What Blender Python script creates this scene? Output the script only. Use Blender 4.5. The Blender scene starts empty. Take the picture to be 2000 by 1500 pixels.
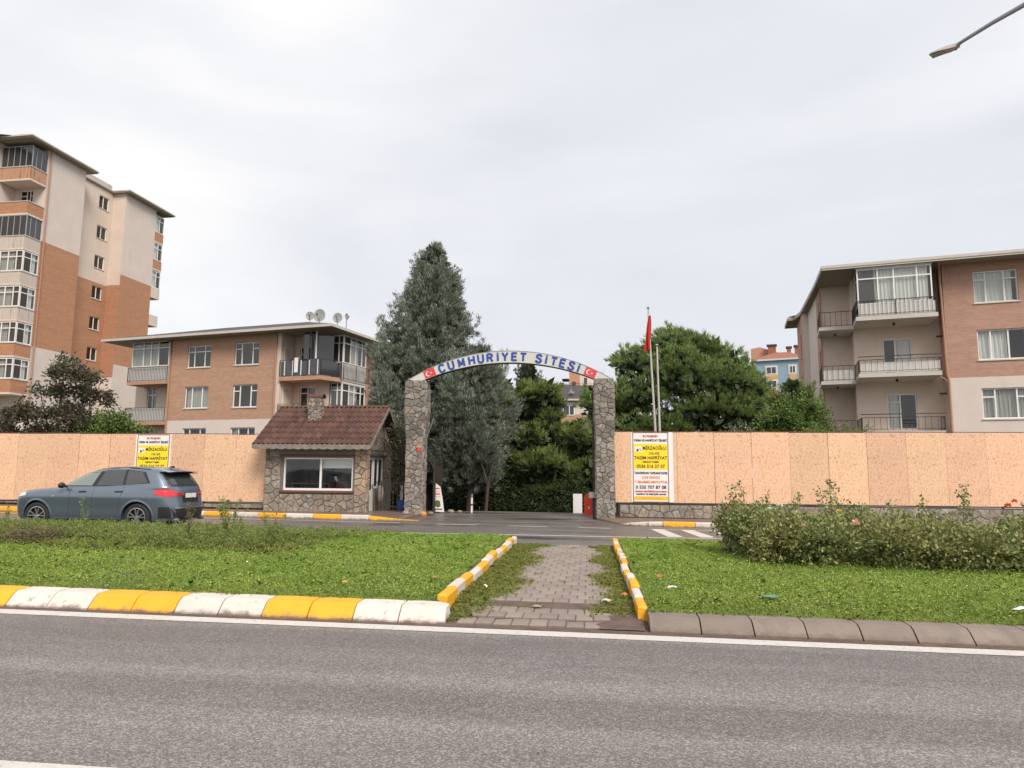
import bpy, bmesh, math, random
import numpy as np
from mathutils import Vector, Matrix, noise

S = bpy.context.scene
COL = S.collection
R_ = math.radians
rnd = random.Random(7)

# ------------------------------------------------------------------ camera
cd = bpy.data.cameras.new('camera')
cam = bpy.data.objects.new('camera', cd)
COL.objects.link(cam)
cd.sensor_width = 36.0
cd.lens = 36.0 * 1390.0 / 2000.0
cd.clip_start = 0.05
cd.clip_end = 3000
_a, _p, _r = R_(6.25), R_(7.1), R_(0.5)
_f = Vector((-math.sin(_a) * math.cos(_p), math.cos(_a) * math.cos(_p), math.sin(_p)))
_r0 = Vector((math.cos(_a), math.sin(_a), 0))
_u0 = _r0.cross(_f)
_R = _r0 * math.cos(_r) + _u0 * math.sin(_r)
_U = _u0 * math.cos(_r) - _r0 * math.sin(_r)
cam.matrix_world = Matrix(((_R.x, _U.x, -_f.x, 0), (_R.y, _U.y, -_f.y, 0), (_R.z, _U.z, -_f.z, 1.6), (0, 0, 0, 1)))
S.camera = cam

# ------------------------------------------------------------------ world, sun, exposure
SUN_EL, SUN_AZ = 44.0, 32.0       # azimuth from straight behind the camera, towards its right
W = bpy.data.worlds.new('World')
S.world = W
W.use_nodes = True
nt = W.node_tree
nt.nodes.clear()
N = nt.nodes.new
L = nt.links.new
out = N('ShaderNodeOutputWorld')
bg = N('ShaderNodeBackground')
sky = N('ShaderNodeTexSky')
sky.sky_type = 'NISHITA'
sky.sun_disc = False
sky.sun_elevation = R_(SUN_EL)
sky.sun_rotation = R_(180 + SUN_AZ)
sky.dust_density = 3.0
tc = N('ShaderNodeTexCoord')
mp = N('ShaderNodeMapping')
mp.inputs['Scale'].default_value = (1.0, 1.0, 2.6)
mp.inputs['Location'].default_value = (3.1, 0.4, 0.9)
n1 = N('ShaderNodeTexNoise')
n1.inputs['Scale'].default_value = 1.35
n1.inputs['Detail'].default_value = 5
n1.inputs['Roughness'].default_value = 0.45
n1.inputs['Distortion'].default_value = 0.5
cr = N('ShaderNodeValToRGB')
cr.color_ramp.elements[0].position = 0.33
cr.color_ramp.elements[0].color = (0.60, 0.615, 0.65, 1)
cr.color_ramp.elements[1].position = 0.66
cr.color_ramp.elements[1].color = (0.80, 0.785, 0.77, 1)
e = cr.color_ramp.elements.new(0.5)
e.color = (0.69, 0.695, 0.715, 1)
n2 = N('ShaderNodeTexNoise')
n2.inputs['Scale'].default_value = 4.5
n2.inputs['Detail'].default_value = 6
n2.inputs['Roughness'].default_value = 0.55
cr2 = N('ShaderNodeValToRGB')
cr2.color_ramp.elements[0].position = 0.30
cr2.color_ramp.elements[0].color = (0.945, 0.948, 0.958, 1)
cr2.color_ramp.elements[1].position = 0.62
cr2.color_ramp.elements[1].color = (1, 1, 1, 1)
mul = N('ShaderNodeMixRGB')
mul.blend_type = 'MULTIPLY'
mul.inputs['Fac'].default_value = 1.0
skm = N('ShaderNodeMixRGB')
skm.blend_type = 'MULTIPLY'
skm.inputs['Fac'].default_value = 1.0
skm.inputs['Color2'].default_value = (0.06, 0.06, 0.06, 1)
mix = N('ShaderNodeMixRGB')
mix.inputs['Fac'].default_value = 0.93
L(tc.outputs['Generated'], mp.inputs['Vector'])
L(mp.outputs['Vector'], n1.inputs['Vector'])
L(mp.outputs['Vector'], n2.inputs['Vector'])
L(n1.outputs['Fac'], cr.inputs['Fac'])
L(n2.outputs['Fac'], cr2.inputs['Fac'])
L(cr.outputs['Color'], mul.inputs['Color1'])
L(cr2.outputs['Color'], mul.inputs['Color2'])
L(sky.outputs['Color'], skm.inputs['Color1'])
L(skm.outputs['Color'], mix.inputs['Color1'])
L(mul.outputs['Color'], mix.inputs['Color2'])
L(mix.outputs['Color'], bg.inputs['Color'])
bg.inputs['Strength'].default_value = 0.62
L(bg.outputs['Background'], out.inputs['Surface'])

sl = bpy.data.lights.new('sun', 'SUN')
sl.energy = 1.5
sl.angle = R_(25)
sl.color = (1.0, 0.91, 0.80)
sun = bpy.data.objects.new('sun', sl)
COL.objects.link(sun)
_az = R_(SUN_AZ)
_sd = Vector((math.sin(_az) * math.cos(R_(SUN_EL)), -math.cos(_az) * math.cos(R_(SUN_EL)), math.sin(R_(SUN_EL))))
sun.rotation_euler = _sd.to_track_quat('Z', 'Y').to_euler()
S.view_settings.view_transform = 'Standard'
S.view_settings.look = 'None'
S.view_settings.gamma = 1
S.view_settings.exposure = 1.20
S.view_settings.use_curve_mapping = False
S.render.engine = 'CYCLES'
S.cycles.max_bounces = 6
S.cycles.transparent_max_bounces = 12

GR = 0.008                                    # the street falls gently to the right


def gz(x):
    return -GR * max(-40.0, min(40.0, x))


# ------------------------------------------------------------------ materials
MATS = {}


def mat(name, col, rough=0.8, var=0.0, vscale=3.0, bump=0.0, bscale=40.0, rndv=0.0, island=0.0, metal=0.0,
        spec=0.5, col2=None, detail=5, coat=0.0, aniso=(1, 1, 1), trans=0.0, rot=(0, 0, 0), contrast=(0.3, 0.7)):
    m = bpy.data.materials.new(name)
    m.use_nodes = True
    t = m.node_tree
    b = t.nodes['Principled BSDF']
    b.inputs['Roughness'].default_value = rough
    b.inputs['Metallic'].default_value = metal
    b.inputs['Specular IOR Level'].default_value = spec
    b.inputs['Coat Weight'].default_value = coat
    b.inputs['Coat Roughness'].default_value = 0.05
    c1 = (*col, 1)
    if col2 is None:
        c2 = (col[0] * (1 - var), col[1] * (1 - var), col[2] * (1 - var), 1)
    else:
        c2 = (*col2, 1)
    cur = None
    tcn = t.nodes.new('ShaderNodeTexCoord')
    mpn = t.nodes.new('ShaderNodeMapping')
    mpn.inputs['Scale'].default_value = aniso
    mpn.inputs['Rotation'].default_value = rot
    t.links.new(tcn.outputs['Object'], mpn.inputs['Vector'])
    if var > 0 or col2 is not None:
        nz = t.nodes.new('ShaderNodeTexNoise')
        nz.inputs['Scale'].default_value = vscale
        nz.inputs['Detail'].default_value = detail
        nz.inputs['Roughness'].default_value = 0.6
        rp = t.nodes.new('ShaderNodeValToRGB')
        rp.color_ramp.elements[0].position = contrast[0]
        rp.color_ramp.elements[1].position = contrast[1]
        rp.color_ramp.elements[0].color = c2
        rp.color_ramp.elements[1].color = c1
        t.links.new(mpn.outputs['Vector'], nz.inputs['Vector'])
        t.links.new(nz.outputs['Fac'], rp.inputs['Fac'])
        cur = rp.outputs['Color']
    if rndv > 0 or island > 0:
        hs = t.nodes.new('ShaderNodeHueSaturation')
        if cur:
            t.links.new(cur, hs.inputs['Color'])
        else:
            hs.inputs['Color'].default_value = c1
        if island > 0:
            src = t.nodes.new('ShaderNodeNewGeometry').outputs['Random Per Island']
            am = island
        else:
            src = t.nodes.new('ShaderNodeObjectInfo').outputs['Random']
            am = rndv
        mr = t.nodes.new('ShaderNodeMapRange')
        mr.inputs['To Min'].default_value = 1 - am
        mr.inputs['To Max'].default_value = 1 + am
        t.links.new(src, mr.inputs['Value'])
        t.links.new(mr.outputs['Result'], hs.inputs['Value'])
        ml = t.nodes.new('ShaderNodeMath')
        ml.operation = 'MULTIPLY'
        ml.inputs[1].default_value = 17.31
        fr = t.nodes.new('ShaderNodeMath')
        fr.operation = 'FRACT'
        t.links.new(src, ml.inputs[0])
        t.links.new(ml.outputs[0], fr.inputs[0])
        mr2 = t.nodes.new('ShaderNodeMapRange')
        mr2.inputs['To Min'].default_value = 0.5 - 0.035 * min(1, am * 2)
        mr2.inputs['To Max'].default_value = 0.5 + 0.02 * min(1, am * 2)
        t.links.new(fr.outputs[0], mr2.inputs['Value'])
        t.links.new(mr2.outputs['Result'], hs.inputs['Hue'])
        cur = hs.outputs['Color']
    if cur:
        t.links.new(cur, b.inputs['Base Color'])
    else:
        b.inputs['Base Color'].default_value = c1
    if bump > 0:
        nb = t.nodes.new('ShaderNodeTexNoise')
        nb.inputs['Scale'].default_value = bscale
        nb.inputs['Detail'].default_value = 6
        bp = t.nodes.new('ShaderNodeBump')
        bp.inputs['Strength'].default_value = bump
        bp.inputs['Distance'].default_value = 0.02
        t.links.new(mpn.outputs['Vector'], nb.inputs['Vector'])
        t.links.new(nb.outputs['Fac'], bp.inputs['Height'])
        t.links.new(bp.outputs['Normal'], b.inputs['Normal'])
    if trans > 0:      # thin leaves let some light through
        o_ = t.nodes['Material Output']
        tl = t.nodes.new('ShaderNodeBsdfTranslucent')
        if cur:
            t.links.new(cur, tl.inputs['Color'])
        else:
            tl.inputs['Color'].default_value = c1
        mx = t.nodes.new('ShaderNodeMixShader')
        mx.inputs['Fac'].default_value = trans
        t.links.new(b.outputs[0], mx.inputs[1])
        t.links.new(tl.outputs[0], mx.inputs[2])
        t.links.new(mx.outputs[0], o_.inputs['Surface'])
    MATS[name] = m
    return m


def nodes_of(m):
    return m.node_tree, m.node_tree.nodes['Principled BSDF']


def overlay(m, col, scale, lo, hi, aniso=(1, 1, 1), detail=4, rough=None, seed=0.0):
    """lay blotches of another colour over a material's base colour (stains, wear, lichen)"""
    t, b = nodes_of(m)
    src = b.inputs['Base Color'].links[0].from_socket if b.inputs['Base Color'].links else None
    base = tuple(b.inputs['Base Color'].default_value)
    mx = t.nodes.new('ShaderNodeMixRGB')
    tcn = t.nodes.new('ShaderNodeTexCoord')
    mpn = t.nodes.new('ShaderNodeMapping')
    mpn.inputs['Scale'].default_value = aniso
    mpn.inputs['Location'].default_value = (seed, seed * 0.7, seed * 1.3)
    nz = t.nodes.new('ShaderNodeTexNoise')
    nz.inputs['Scale'].default_value = scale
    nz.inputs['Detail'].default_value = detail
    nz.inputs['Roughness'].default_value = 0.65
    rp = t.nodes.new('ShaderNodeValToRGB')
    rp.color_ramp.elements[0].position = lo
    rp.color_ramp.elements[1].position = hi
    t.links.new(tcn.outputs['Object'], mpn.inputs['Vector'])
    t.links.new(mpn.outputs['Vector'], nz.inputs['Vector'])
    t.links.new(nz.outputs['Fac'], rp.inputs['Fac'])
    t.links.new(rp.outputs['Color'], mx.inputs['Fac'])
    if src:
        t.links.new(src, mx.inputs['Color1'])
    else:
        mx.inputs['Color1'].default_value = base
    mx.inputs['Color2'].default_value = (*col, 1)
    t.links.new(mx.outputs['Color'], b.inputs['Base Color'])
    if rough is not None:
        mr = t.nodes.new('ShaderNodeMapRange')
        mr.inputs['To Min'].default_value = b.inputs['Roughness'].default_value
        mr.inputs['To Max'].default_value = rough
        t.links.new(rp.outputs['Color'], mr.inputs['Value'])
        t.links.new(mr.outputs['Result'], b.inputs['Roughness'])
    return m


def speckle(m, scale, lo, hi, amount=1.0):
    """aggregate: every small voronoi cell gets its own brightness"""
    t, b = nodes_of(m)
    src = b.inputs['Base Color'].links[0].from_socket
    tcn = t.nodes.new('ShaderNodeTexCoord')
    vo = t.nodes.new('ShaderNodeTexVoronoi')
    vo.inputs['Scale'].default_value = scale
    sp = t.nodes.new('ShaderNodeSeparateColor')
    mr = t.nodes.new('ShaderNodeMapRange')
    pw = t.nodes.new('ShaderNodeMath')
    pw.operation = 'POWER'
    pw.inputs[1].default_value = 2.2
    mr.inputs['To Min'].default_value = lo
    mr.inputs['To Max'].default_value = hi
    t.links.new(tcn.outputs['Object'], vo.inputs['Vector'])
    t.links.new(vo.outputs['Color'], sp.inputs['Color'])
    t.links.new(sp.outputs['Red'], pw.inputs[0])
    t.links.new(pw.outputs[0], mr.inputs['Value'])
    mx = t.nodes.new('ShaderNodeMixRGB')
    mx.blend_type = 'MULTIPLY'
    mx.inputs['Fac'].default_value = amount
    t.links.new(src, mx.inputs['Color1'])
    t.links.new(mr.outputs['Result'], mx.inputs['Color2'])
    t.links.new(mx.outputs['Color'], b.inputs['Base Color'])
    return m


# road surfaces
A_near = mat('asphalt_dry', (0.156, 0.136, 0.132), 0.60, var=0.20, vscale=0.7, bump=0.28, bscale=110, detail=8)
overlay(A_near, (0.205, 0.186, 0.180), 0.35, 0.42, 0.66, aniso=(0.15, 2.4, 1))
overlay(A_near, (0.105, 0.090, 0.084), 0.6, 0.56, 0.80, aniso=(0.12, 1.8, 1), seed=5)
overlay(A_near, (0.070, 0.062, 0.058), 2.6, 0.70, 0.78, seed=9)
speckle(A_near, 95, 0.74, 2.05)
speckle(A_near, 230, 0.85, 1.3)
A_far = mat('asphalt_damp', (0.158, 0.138, 0.126), 0.50, var=0.3, vscale=1.3, bump=0.12, bscale=70)
overlay(A_far, (0.075, 0.066, 0.061), 0.55, 0.50, 0.66, aniso=(0.35, 1.6, 1), rough=0.22)
speckle(A_far, 60, 0.75, 1.6)
A_line = mat('road_paint', (0.62, 0.58, 0.54), 0.6, var=0.12, vscale=5, bump=0.3, bscale=90)
overlay(A_line, (0.22, 0.20, 0.19), 38, 0.58, 0.66, detail=8)
overlay(A_line, (0.30, 0.27, 0.25), 2.2, 0.60, 0.78, detail=8)
A_dirt = mat('gutter_dirt', (0.155, 0.105, 0.085), 0.85, var=0.45, vscale=6, bump=0.6, bscale=80)
A_walk = mat('sidewalk_damp', (0.215, 0.150, 0.125), 0.38, var=0.35, vscale=1.6, bump=0.15, bscale=50)
A_soil = mat('soil', (0.085, 0.075, 0.035), 0.95, col2=(0.055, 0.09, 0.02), vscale=4, bump=0.6, bscale=30)
A_ground = mat('ground_earth', (0.06, 0.07, 0.035), 0.95, var=0.5, vscale=0.3)
A_grass = mat('grass_blade', (0.390, 0.510, 0.115), 0.55, col2=(0.240, 0.385, 0.068), vscale=1.0, island=0.30, trans=0.25, spec=0.25)
A_grass2 = mat('grass_dry', (0.30, 0.28, 0.09), 0.65, col2=(0.17, 0.25, 0.05), vscale=2.2, island=0.42, trans=0.2, spec=0.2)
A_weed = mat('weed_leaf', (0.235, 0.285, 0.085), 0.6, col2=(0.15, 0.20, 0.06), vscale=2.5, island=0.42, trans=0.25, spec=0.3)
A_rose = mat('rose_leaf', (0.190, 0.250, 0.085), 0.5, col2=(0.30, 0.29, 0.11), vscale=1.5, island=0.45, trans=0.18, spec=0.4)
A_cyp = mat('cypress_needles', (0.235, 0.270, 0.215), 0.6, col2=(0.160, 0.185, 0.140), vscale=0.9, island=0.38, trans=0.12, spec=0.3)
A_cypw = mat('cypress_dark', (0.115, 0.125, 0.095), 0.6, col2=(0.080, 0.082, 0.065), vscale=0.9, island=0.4, trans=0.12, spec=0.3)
A_pine = mat('pine_needles', (0.225, 0.315, 0.095), 0.5, col2=(0.140, 0.210, 0.068), vscale=0.5, island=0.40, trans=0.12, spec=0.35)
A_pine2 = mat('pine_bright', (0.235, 0.305, 0.085), 0.5, col2=(0.135, 0.185, 0.056), vscale=0.6, island=0.42, trans=0.2, spec=0.35)
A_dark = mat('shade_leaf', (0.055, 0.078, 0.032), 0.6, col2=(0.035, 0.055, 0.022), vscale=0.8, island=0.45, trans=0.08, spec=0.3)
A_leafb = mat('broad_leaf', (0.150, 0.225, 0.050), 0.45, col2=(0.09, 0.15, 0.04), vscale=1.0, island=0.42, trans=0.25, spec=0.4)
A_magn = mat('reddish_leaf', (0.085, 0.105, 0.055), 0.5, col2=(0.115, 0.080, 0.058), vscale=1.2, island=0.45, trans=0.15, spec=0.4)
A_weedb = mat('weed_brown', (0.20, 0.175, 0.085), 0.6, col2=(0.15, 0.14, 0.07), vscale=2.5, island=0.4, trans=0.2, spec=0.3)
A_bark = mat('bark', (0.10, 0.075, 0.06), 0.9, var=0.5, vscale=9, bump=0.9, bscale=22, aniso=(1, 1, 0.25))
# painted kerbs
A_kw = mat('kerb_white', (0.66, 0.60, 0.54), 0.75, var=0.12, vscale=4, bump=0.35, bscale=45, rndv=0.05)
overlay(A_kw, (0.30, 0.25, 0.215), 9, 0.60, 0.72, detail=9)
A_ky = mat('kerb_yellow', (0.80, 0.40, 0.018), 0.65, var=0.12, vscale=4, bump=0.3, bscale=45, rndv=0.05)
overlay(A_ky, (0.33, 0.24, 0.18), 11, 0.64, 0.72, detail=9, seed=4)
A_kg = mat('kerb_bare', (0.235, 0.190, 0.158), 0.7, var=0.2, vscale=3, bump=0.3, bscale=60, rndv=0.10)
overlay(A_kg, (0.16, 0.13, 0.11), 5, 0.5, 0.75, detail=8)
A_pav = mat('paver_grey', (0.285, 0.232, 0.200), 0.7, var=0.25, vscale=6, bump=0.35, bscale=60, rndv=0.14)
def lowdirt(m, col, top, wob=0.05):
    """gutter dirt splashed on the foot of a kerb (follows the street's fall)"""
    t, b = nodes_of(m)
    src = b.inputs['Base Color'].links[0].from_socket
    tcn = t.nodes.new('ShaderNodeTexCoord')
    dt = t.nodes.new('ShaderNodeVectorMath')
    dt.operation = 'DOT_PRODUCT'
    dt.inputs[1].default_value = (0.008, 0, 1)
    nz = t.nodes.new('ShaderNodeTexNoise')
    nz.inputs['Scale'].default_value = 7
    nz.inputs['Detail'].default_value = 9
    nz.inputs['Roughness'].default_value = 0.7
    ma = t.nodes.new('ShaderNodeMath')
    ma.operation = 'MULTIPLY_ADD'
    ma.inputs[1].default_value = wob * 4
    mr = t.nodes.new('ShaderNodeMapRange')
    mr.inputs['From Min'].default_value = top + wob * 2 + 0.02
    mr.inputs['From Max'].default_value = top + wob * 2 - 0.03
    mx = t.nodes.new('ShaderNodeMixRGB')
    t.links.new(tcn.outputs['Object'], dt.inputs[0])
    t.links.new(tcn.outputs['Object'], nz.inputs['Vector'])
    t.links.new(nz.outputs['Fac'], ma.inputs[0])
    t.links.new(dt.outputs['Value'], ma.inputs[2])
    t.links.new(ma.outputs[0], mr.inputs['Value'])
    t.links.new(mr.outputs['Result'], mx.inputs['Fac'])
    t.links.new(src, mx.inputs['Color1'])
    mx.inputs['Color2'].default_value = (*col, 1)
    t.links.new(mx.outputs['Color'], b.inputs['Base Color'])
lowdirt(A_kw, (0.21, 0.165, 0.14), 0.035)
lowdirt(A_ky, (0.25, 0.15, 0.085), 0.030)
lowdirt(A_kg, (0.15, 0.11, 0.09), 0.045)
# hoarding
A_osb = mat('strand_board', (0.74, 0.485, 0.320), 0.75, var=0.12, vscale=1.0, rndv=0.085)
t_, b_ = nodes_of(A_osb)
_src = b_.inputs['Base Color'].links[0].from_socket
_tc = t_.nodes.new('ShaderNodeTexCoord')
_cols = []
for _k, (_rt, _sc) in enumerate(((0.7, (44, 44, 22)), (-0.8, (38, 38, 21)), (1.5, (50, 50, 30)))):
    _mp = t_.nodes.new('ShaderNodeMapping')
    _mp.inputs['Rotation'].default_value = (0, _rt, 0)
    _mp.inputs['Scale'].default_value = _sc
    _mp.inputs['Location'].default_value = (_k * 3.3, 0, _k)
    _vo = t_.nodes.new('ShaderNodeTexVoronoi')
    _vo.inputs['Scale'].default_value = 1.0
    _sp = t_.nodes.new('ShaderNodeSeparateColor')
    t_.links.new(_tc.outputs['Object'], _mp.inputs['Vector'])
    t_.links.new(_mp.outputs['Vector'], _vo.inputs['Vector'])
    t_.links.new(_vo.outputs['Color'], _sp.inputs['Color'])
    _cols.append(_sp.outputs[_k])
_ad = t_.nodes.new('ShaderNodeMath')
_ad.operation = 'ADD'
t_.links.new(_cols[0], _ad.inputs[0])
t_.links.new(_cols[1], _ad.inputs[1])
_ad2 = t_.nodes.new('ShaderNodeMath')
_ad2.operation = 'ADD'
t_.links.new(_ad.outputs[0], _ad2.inputs[0])
t_.links.new(_cols[2], _ad2.inputs[1])
_rp = t_.nodes.new('ShaderNodeValToRGB')
_rp.color_ramp.elements[0].position = 0.12
_rp.color_ramp.elements[0].color = (0.50, 0.40, 0.33, 1)
_rp.color_ramp.elements[1].position = 0.82
_rp.color_ramp.elements[1].color = (1.12, 1.12, 1.10, 1)
_e = _rp.color_ramp.elements.new(0.33)
_e.color = (0.94, 0.91, 0.88, 1)
_dv = t_.nodes.new('ShaderNodeMath')
_dv.operation = 'DIVIDE'
_dv.inputs[1].default_value = 3.0
t_.links.new(_ad2.outputs[0], _dv.inputs[0])
t_.links.new(_dv.outputs[0], _rp.inputs['Fac'])
_mx = t_.nodes.new('ShaderNodeMixRGB')
_mx.blend_type = 'MULTIPLY'
_mx.inputs['Fac'].default_value = 1
t_.links.new(_src, _mx.inputs['Color1'])
t_.links.new(_rp.outputs['Color'], _mx.inputs['Color2'])
t_.links.new(_mx.outputs['Color'], b_.inputs['Base Color'])
overlay(A_osb, (0.70, 0.33, 0.13), 0.5, 0.56, 0.85, seed=3)
A_trim = mat('board_trim', (0.66, 0.42, 0.32), 0.7, var=0.2)
A_steel = mat('dark_steel', (0.045, 0.035, 0.03), 0.5, var=0.4, vscale=8)
# stone
A_stone = mat('rubble_stone', (0.37, 0.305, 0.235), 0.85, col2=(0.155, 0.13, 0.11), vscale=9, detail=8, bump=0.7, bscale=30, rndv=0.25)
A_stone2 = mat('rubble_grey', (0.335, 0.300, 0.260), 0.85, col2=(0.125, 0.112, 0.10), vscale=9, detail=8, bump=0.7, bscale=30, rndv=0.28)
A_stone3 = mat('warm_stone', (0.47, 0.35, 0.235), 0.85, col2=(0.33, 0.25, 0.17), vscale=6, bump=0.6, bscale=30, rndv=0.18)
A_mort = mat('mortar', (0.19, 0.165, 0.145), 0.95, var=0.3, vscale=10, bump=0.5)
A_mort2 = mat('mortar_grey', (0.23, 0.21, 0.19), 0.95, var=0.3, vscale=10, bump=0.5)
A_stain = mat('dark_weathered_stone', (0.12, 0.11, 0.10), 0.85, col2=(0.20, 0.18, 0.155), vscale=6, bump=0.7, bscale=30, rndv=0.2)
A_tile = mat('clay_tile', (0.135, 0.057, 0.040), 0.75, col2=(0.062, 0.038, 0.030), vscale=5, bump=0.3, bscale=50, rndv=0.32)
overlay(A_tile, (0.075, 0.065, 0.045), 9, 0.55, 0.75, detail=8)
A_wood = mat('weathered_board', (0.27, 0.235, 0.205), 0.85, var=0.4, vscale=7, bump=0.4)
A_woodd = mat('dark_timber', (0.085, 0.062, 0.05), 0.8, var=0.4, vscale=7, bump=0.4)
A_ren = mat('brown_render', (0.25, 0.205, 0.17), 0.9, var=0.25, vscale=5, bump=0.3)
A_redf = mat('red_brown_frame', (0.18, 0.07, 0.05), 0.7, var=0.3)
# buildings
A_brick = mat('facade_orange', (0.480, 0.300, 0.212), 0.85, col2=(0.430, 0.250, 0.165), vscale=1.3, bump=0.15, bscale=30, aniso=(0.35, 0.35, 2.5), detail=8)
A_brickt = mat('facade_tower_orange', (0.470, 0.245, 0.145), 0.85, col2=(0.425, 0.210, 0.118), vscale=0.9, bump=0.1, bscale=30, aniso=(0.3, 0.3, 2.5), detail=8)
A_brickr = mat('facade_rose_brown', (0.460, 0.285, 0.215), 0.85, col2=(0.405, 0.238, 0.175), vscale=1.3, bump=0.15, bscale=30, aniso=(0.35, 0.35, 2.5), detail=8)
def courses(m, amt=0.10):
    """thin brick-slip courses: joints a little darker, every slip its own tone"""
    t, b = nodes_of(m)
    src = b.inputs['Base Color'].links[0].from_socket
    tcn = t.nodes.new('ShaderNodeTexCoord')
    sx = t.nodes.new('ShaderNodeSeparateXYZ')
    ad = t.nodes.new('ShaderNodeMath')
    ad.operation = 'ADD'
    cx = t.nodes.new('ShaderNodeCombineXYZ')
    br = t.nodes.new('ShaderNodeTexBrick')
    br.inputs['Scale'].default_value = 1.0
    br.inputs['Brick Width'].default_value = 0.25
    br.inputs['Row Height'].default_value = 0.075
    br.inputs['Mortar Size'].default_value = 0.008
    br.inputs['Color1'].default_value = (1.06, 1.05, 1.04, 1)
    br.inputs['Color2'].default_value = (1 - amt * 1.4, 1 - amt * 1.5, 1 - amt * 1.5, 1)
    br.inputs['Mortar'].default_value = (1 - amt, 1 - amt, 1 - amt, 1)
    t.links.new(tcn.outputs['Object'], sx.inputs[0])
    t.links.new(sx.outputs['X'], ad.inputs[0])
    t.links.new(sx.outputs['Y'], ad.inputs[1])
    t.links.new(ad.outputs[0], cx.inputs['X'])
    t.links.new(sx.outputs['Z'], cx.inputs['Y'])
    t.links.new(cx.outputs[0], br.inputs['Vector'])
    mx = t.nodes.new('ShaderNodeMixRGB')
    mx.blend_type = 'MULTIPLY'
    mx.inputs['Fac'].default_value = 1
    t.links.new(src, mx.inputs['Color1'])
    t.links.new(br.outputs['Color'], mx.inputs['Color2'])
    t.links.new(mx.outputs['Color'], b.inputs['Base Color'])
for _m in (A_brick, A_brickt, A_brickr):
    courses(_m)
    overlay(_m, (0.33, 0.185, 0.125), 1.4, 0.60, 0.90, aniso=(1.2, 1.2, 0.5), detail=9, seed=2)
A_beige = mat('facade_beige', (0.68, 0.565, 0.48), 0.9, var=0.10, vscale=0.8, bump=0.12, bscale=20, detail=8)
overlay(A_beige, (0.55, 0.45, 0.375), 1.2, 0.56, 0.85, aniso=(1.6, 1.6, 0.35), detail=8)
A_white = mat('facade_pale', (0.66, 0.575, 0.515), 0.9, var=0.10, vscale=0.8, bump=0.1, bscale=20, detail=8)
overlay(A_white, (0.52, 0.44, 0.385), 1.0, 0.58, 0.85, aniso=(1.5, 1.5, 0.3), detail=8)
A_streak = mat('parapet_streaked', (0.50, 0.285, 0.18), 0.9, var=0.1, vscale=2)
overlay(A_streak, (0.15, 0.09, 0.06), 2.6, 0.50, 0.68, aniso=(2.4, 2.4, 0.14), detail=7)
A_streakw = mat('pale_parapet_streaked', (0.56, 0.49, 0.43), 0.9, var=0.1, vscale=2)
overlay(A_streakw, (0.25, 0.20, 0.17), 2.4, 0.56, 0.74, aniso=(2.4, 2.4, 0.14), detail=7)
A_upvc = mat('window_frame_white', (0.78, 0.77, 0.75), 0.35, var=0.05)
A_sill = mat('sill_stone', (0.62, 0.56, 0.50), 0.7, var=0.15)
A_fasc = mat('fascia_cream', (0.55, 0.50, 0.455), 0.6, var=0.12, vscale=2)
A_soff = mat('soffit', (0.36, 0.30, 0.25), 0.9, var=0.15)
A_roofd = mat('roof_felt', (0.075, 0.070, 0.070), 0.85, var=0.3, vscale=2, bump=0.2)
A_roofr = mat('far_roof_tiles', (0.33, 0.14, 0.09), 0.85, var=0.3, vscale=3)
A_pipe = mat('downpipe', (0.42, 0.24, 0.165), 0.6, var=0.1)
A_rail = mat('railing_iron', (0.05, 0.038, 0.035), 0.5, var=0.3, vscale=10)
A_panelw = mat('pale_panel', (0.62, 0.60, 0.57), 0.6, var=0.08)
A_curt = mat('net_curtain', (0.88, 0.87, 0.84), 0.95, var=0.06, vscale=4, aniso=(6, 6, 0.4), trans=0.3)
A_curtg = mat('grey_curtain', (0.50, 0.50, 0.46), 0.95, var=0.25, vscale=4, aniso=(6, 6, 0.4), trans=0.2)
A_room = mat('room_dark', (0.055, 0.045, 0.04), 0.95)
A_rooml = mat('room_pale', (0.72, 0.70, 0.66), 0.95, var=0.1)
A_smoke = mat('smoked_glass', (0.035, 0.036, 0.045), 0.06, spec=0.8)
A_blueb = mat('facade_blue', (0.26, 0.38, 0.475), 0.85, var=0.1)
A_orb = mat('facade_amber', (0.72, 0.36, 0.09), 0.85, var=0.1)
A_pinkb = mat('far_salmon_wall', (0.52, 0.27, 0.185), 0.9, var=0.15)
# odds
A_green = mat('lid_teal', (0.10, 0.26, 0.20), 0.6, var=0.3, vscale=9)
A_red = mat('barrier_red', (0.88, 0.07, 0.025), 0.4, var=0.1)
A_flag = mat('flag_red', (0.55, 0.035, 0.028), 0.7, var=0.12, trans=0.15)
A_signw = mat('sign_white', (0.78, 0.76, 0.75), 0.45, var=0.05)
A_signy = mat('sign_yellow', (0.88, 0.66, 0.02), 0.45)
A_signo = mat('sign_amber', (0.86, 0.48, 0.03), 0.45)
A_ink = mat('print_black', (0.022, 0.02, 0.02), 0.5)
A_inkr = mat('print_red', (0.62, 0.05, 0.05), 0.5)
A_inko = mat('print_orange', (0.80, 0.19, 0.03), 0.5)
A_blue = mat('letter_blue', (0.025, 0.07, 0.34), 0.4, var=0.15)
A_arch = mat('arch_sheet', (0.60, 0.60, 0.56), 0.4, var=0.14, vscale=2.5)
overlay(A_arch, (0.38, 0.34, 0.28), 2.5, 0.6, 0.85, detail=8)
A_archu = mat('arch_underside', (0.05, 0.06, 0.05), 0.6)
A_alu = mat('galvanised', (0.30, 0.30, 0.31), 0.45, metal=0.6)
A_poles = mat('pole_paint', (0.50, 0.47, 0.43), 0.5, var=0.15, vscale=6)
A_globe = mat('lamp_globe', (0.72, 0.72, 0.70), 0.3)
A_barrel = mat('barrel_blue', (0.02, 0.09, 0.45), 0.4)
A_orange = mat('orange_paint', (0.60, 0.27, 0.09), 0.7, var=0.2)
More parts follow.
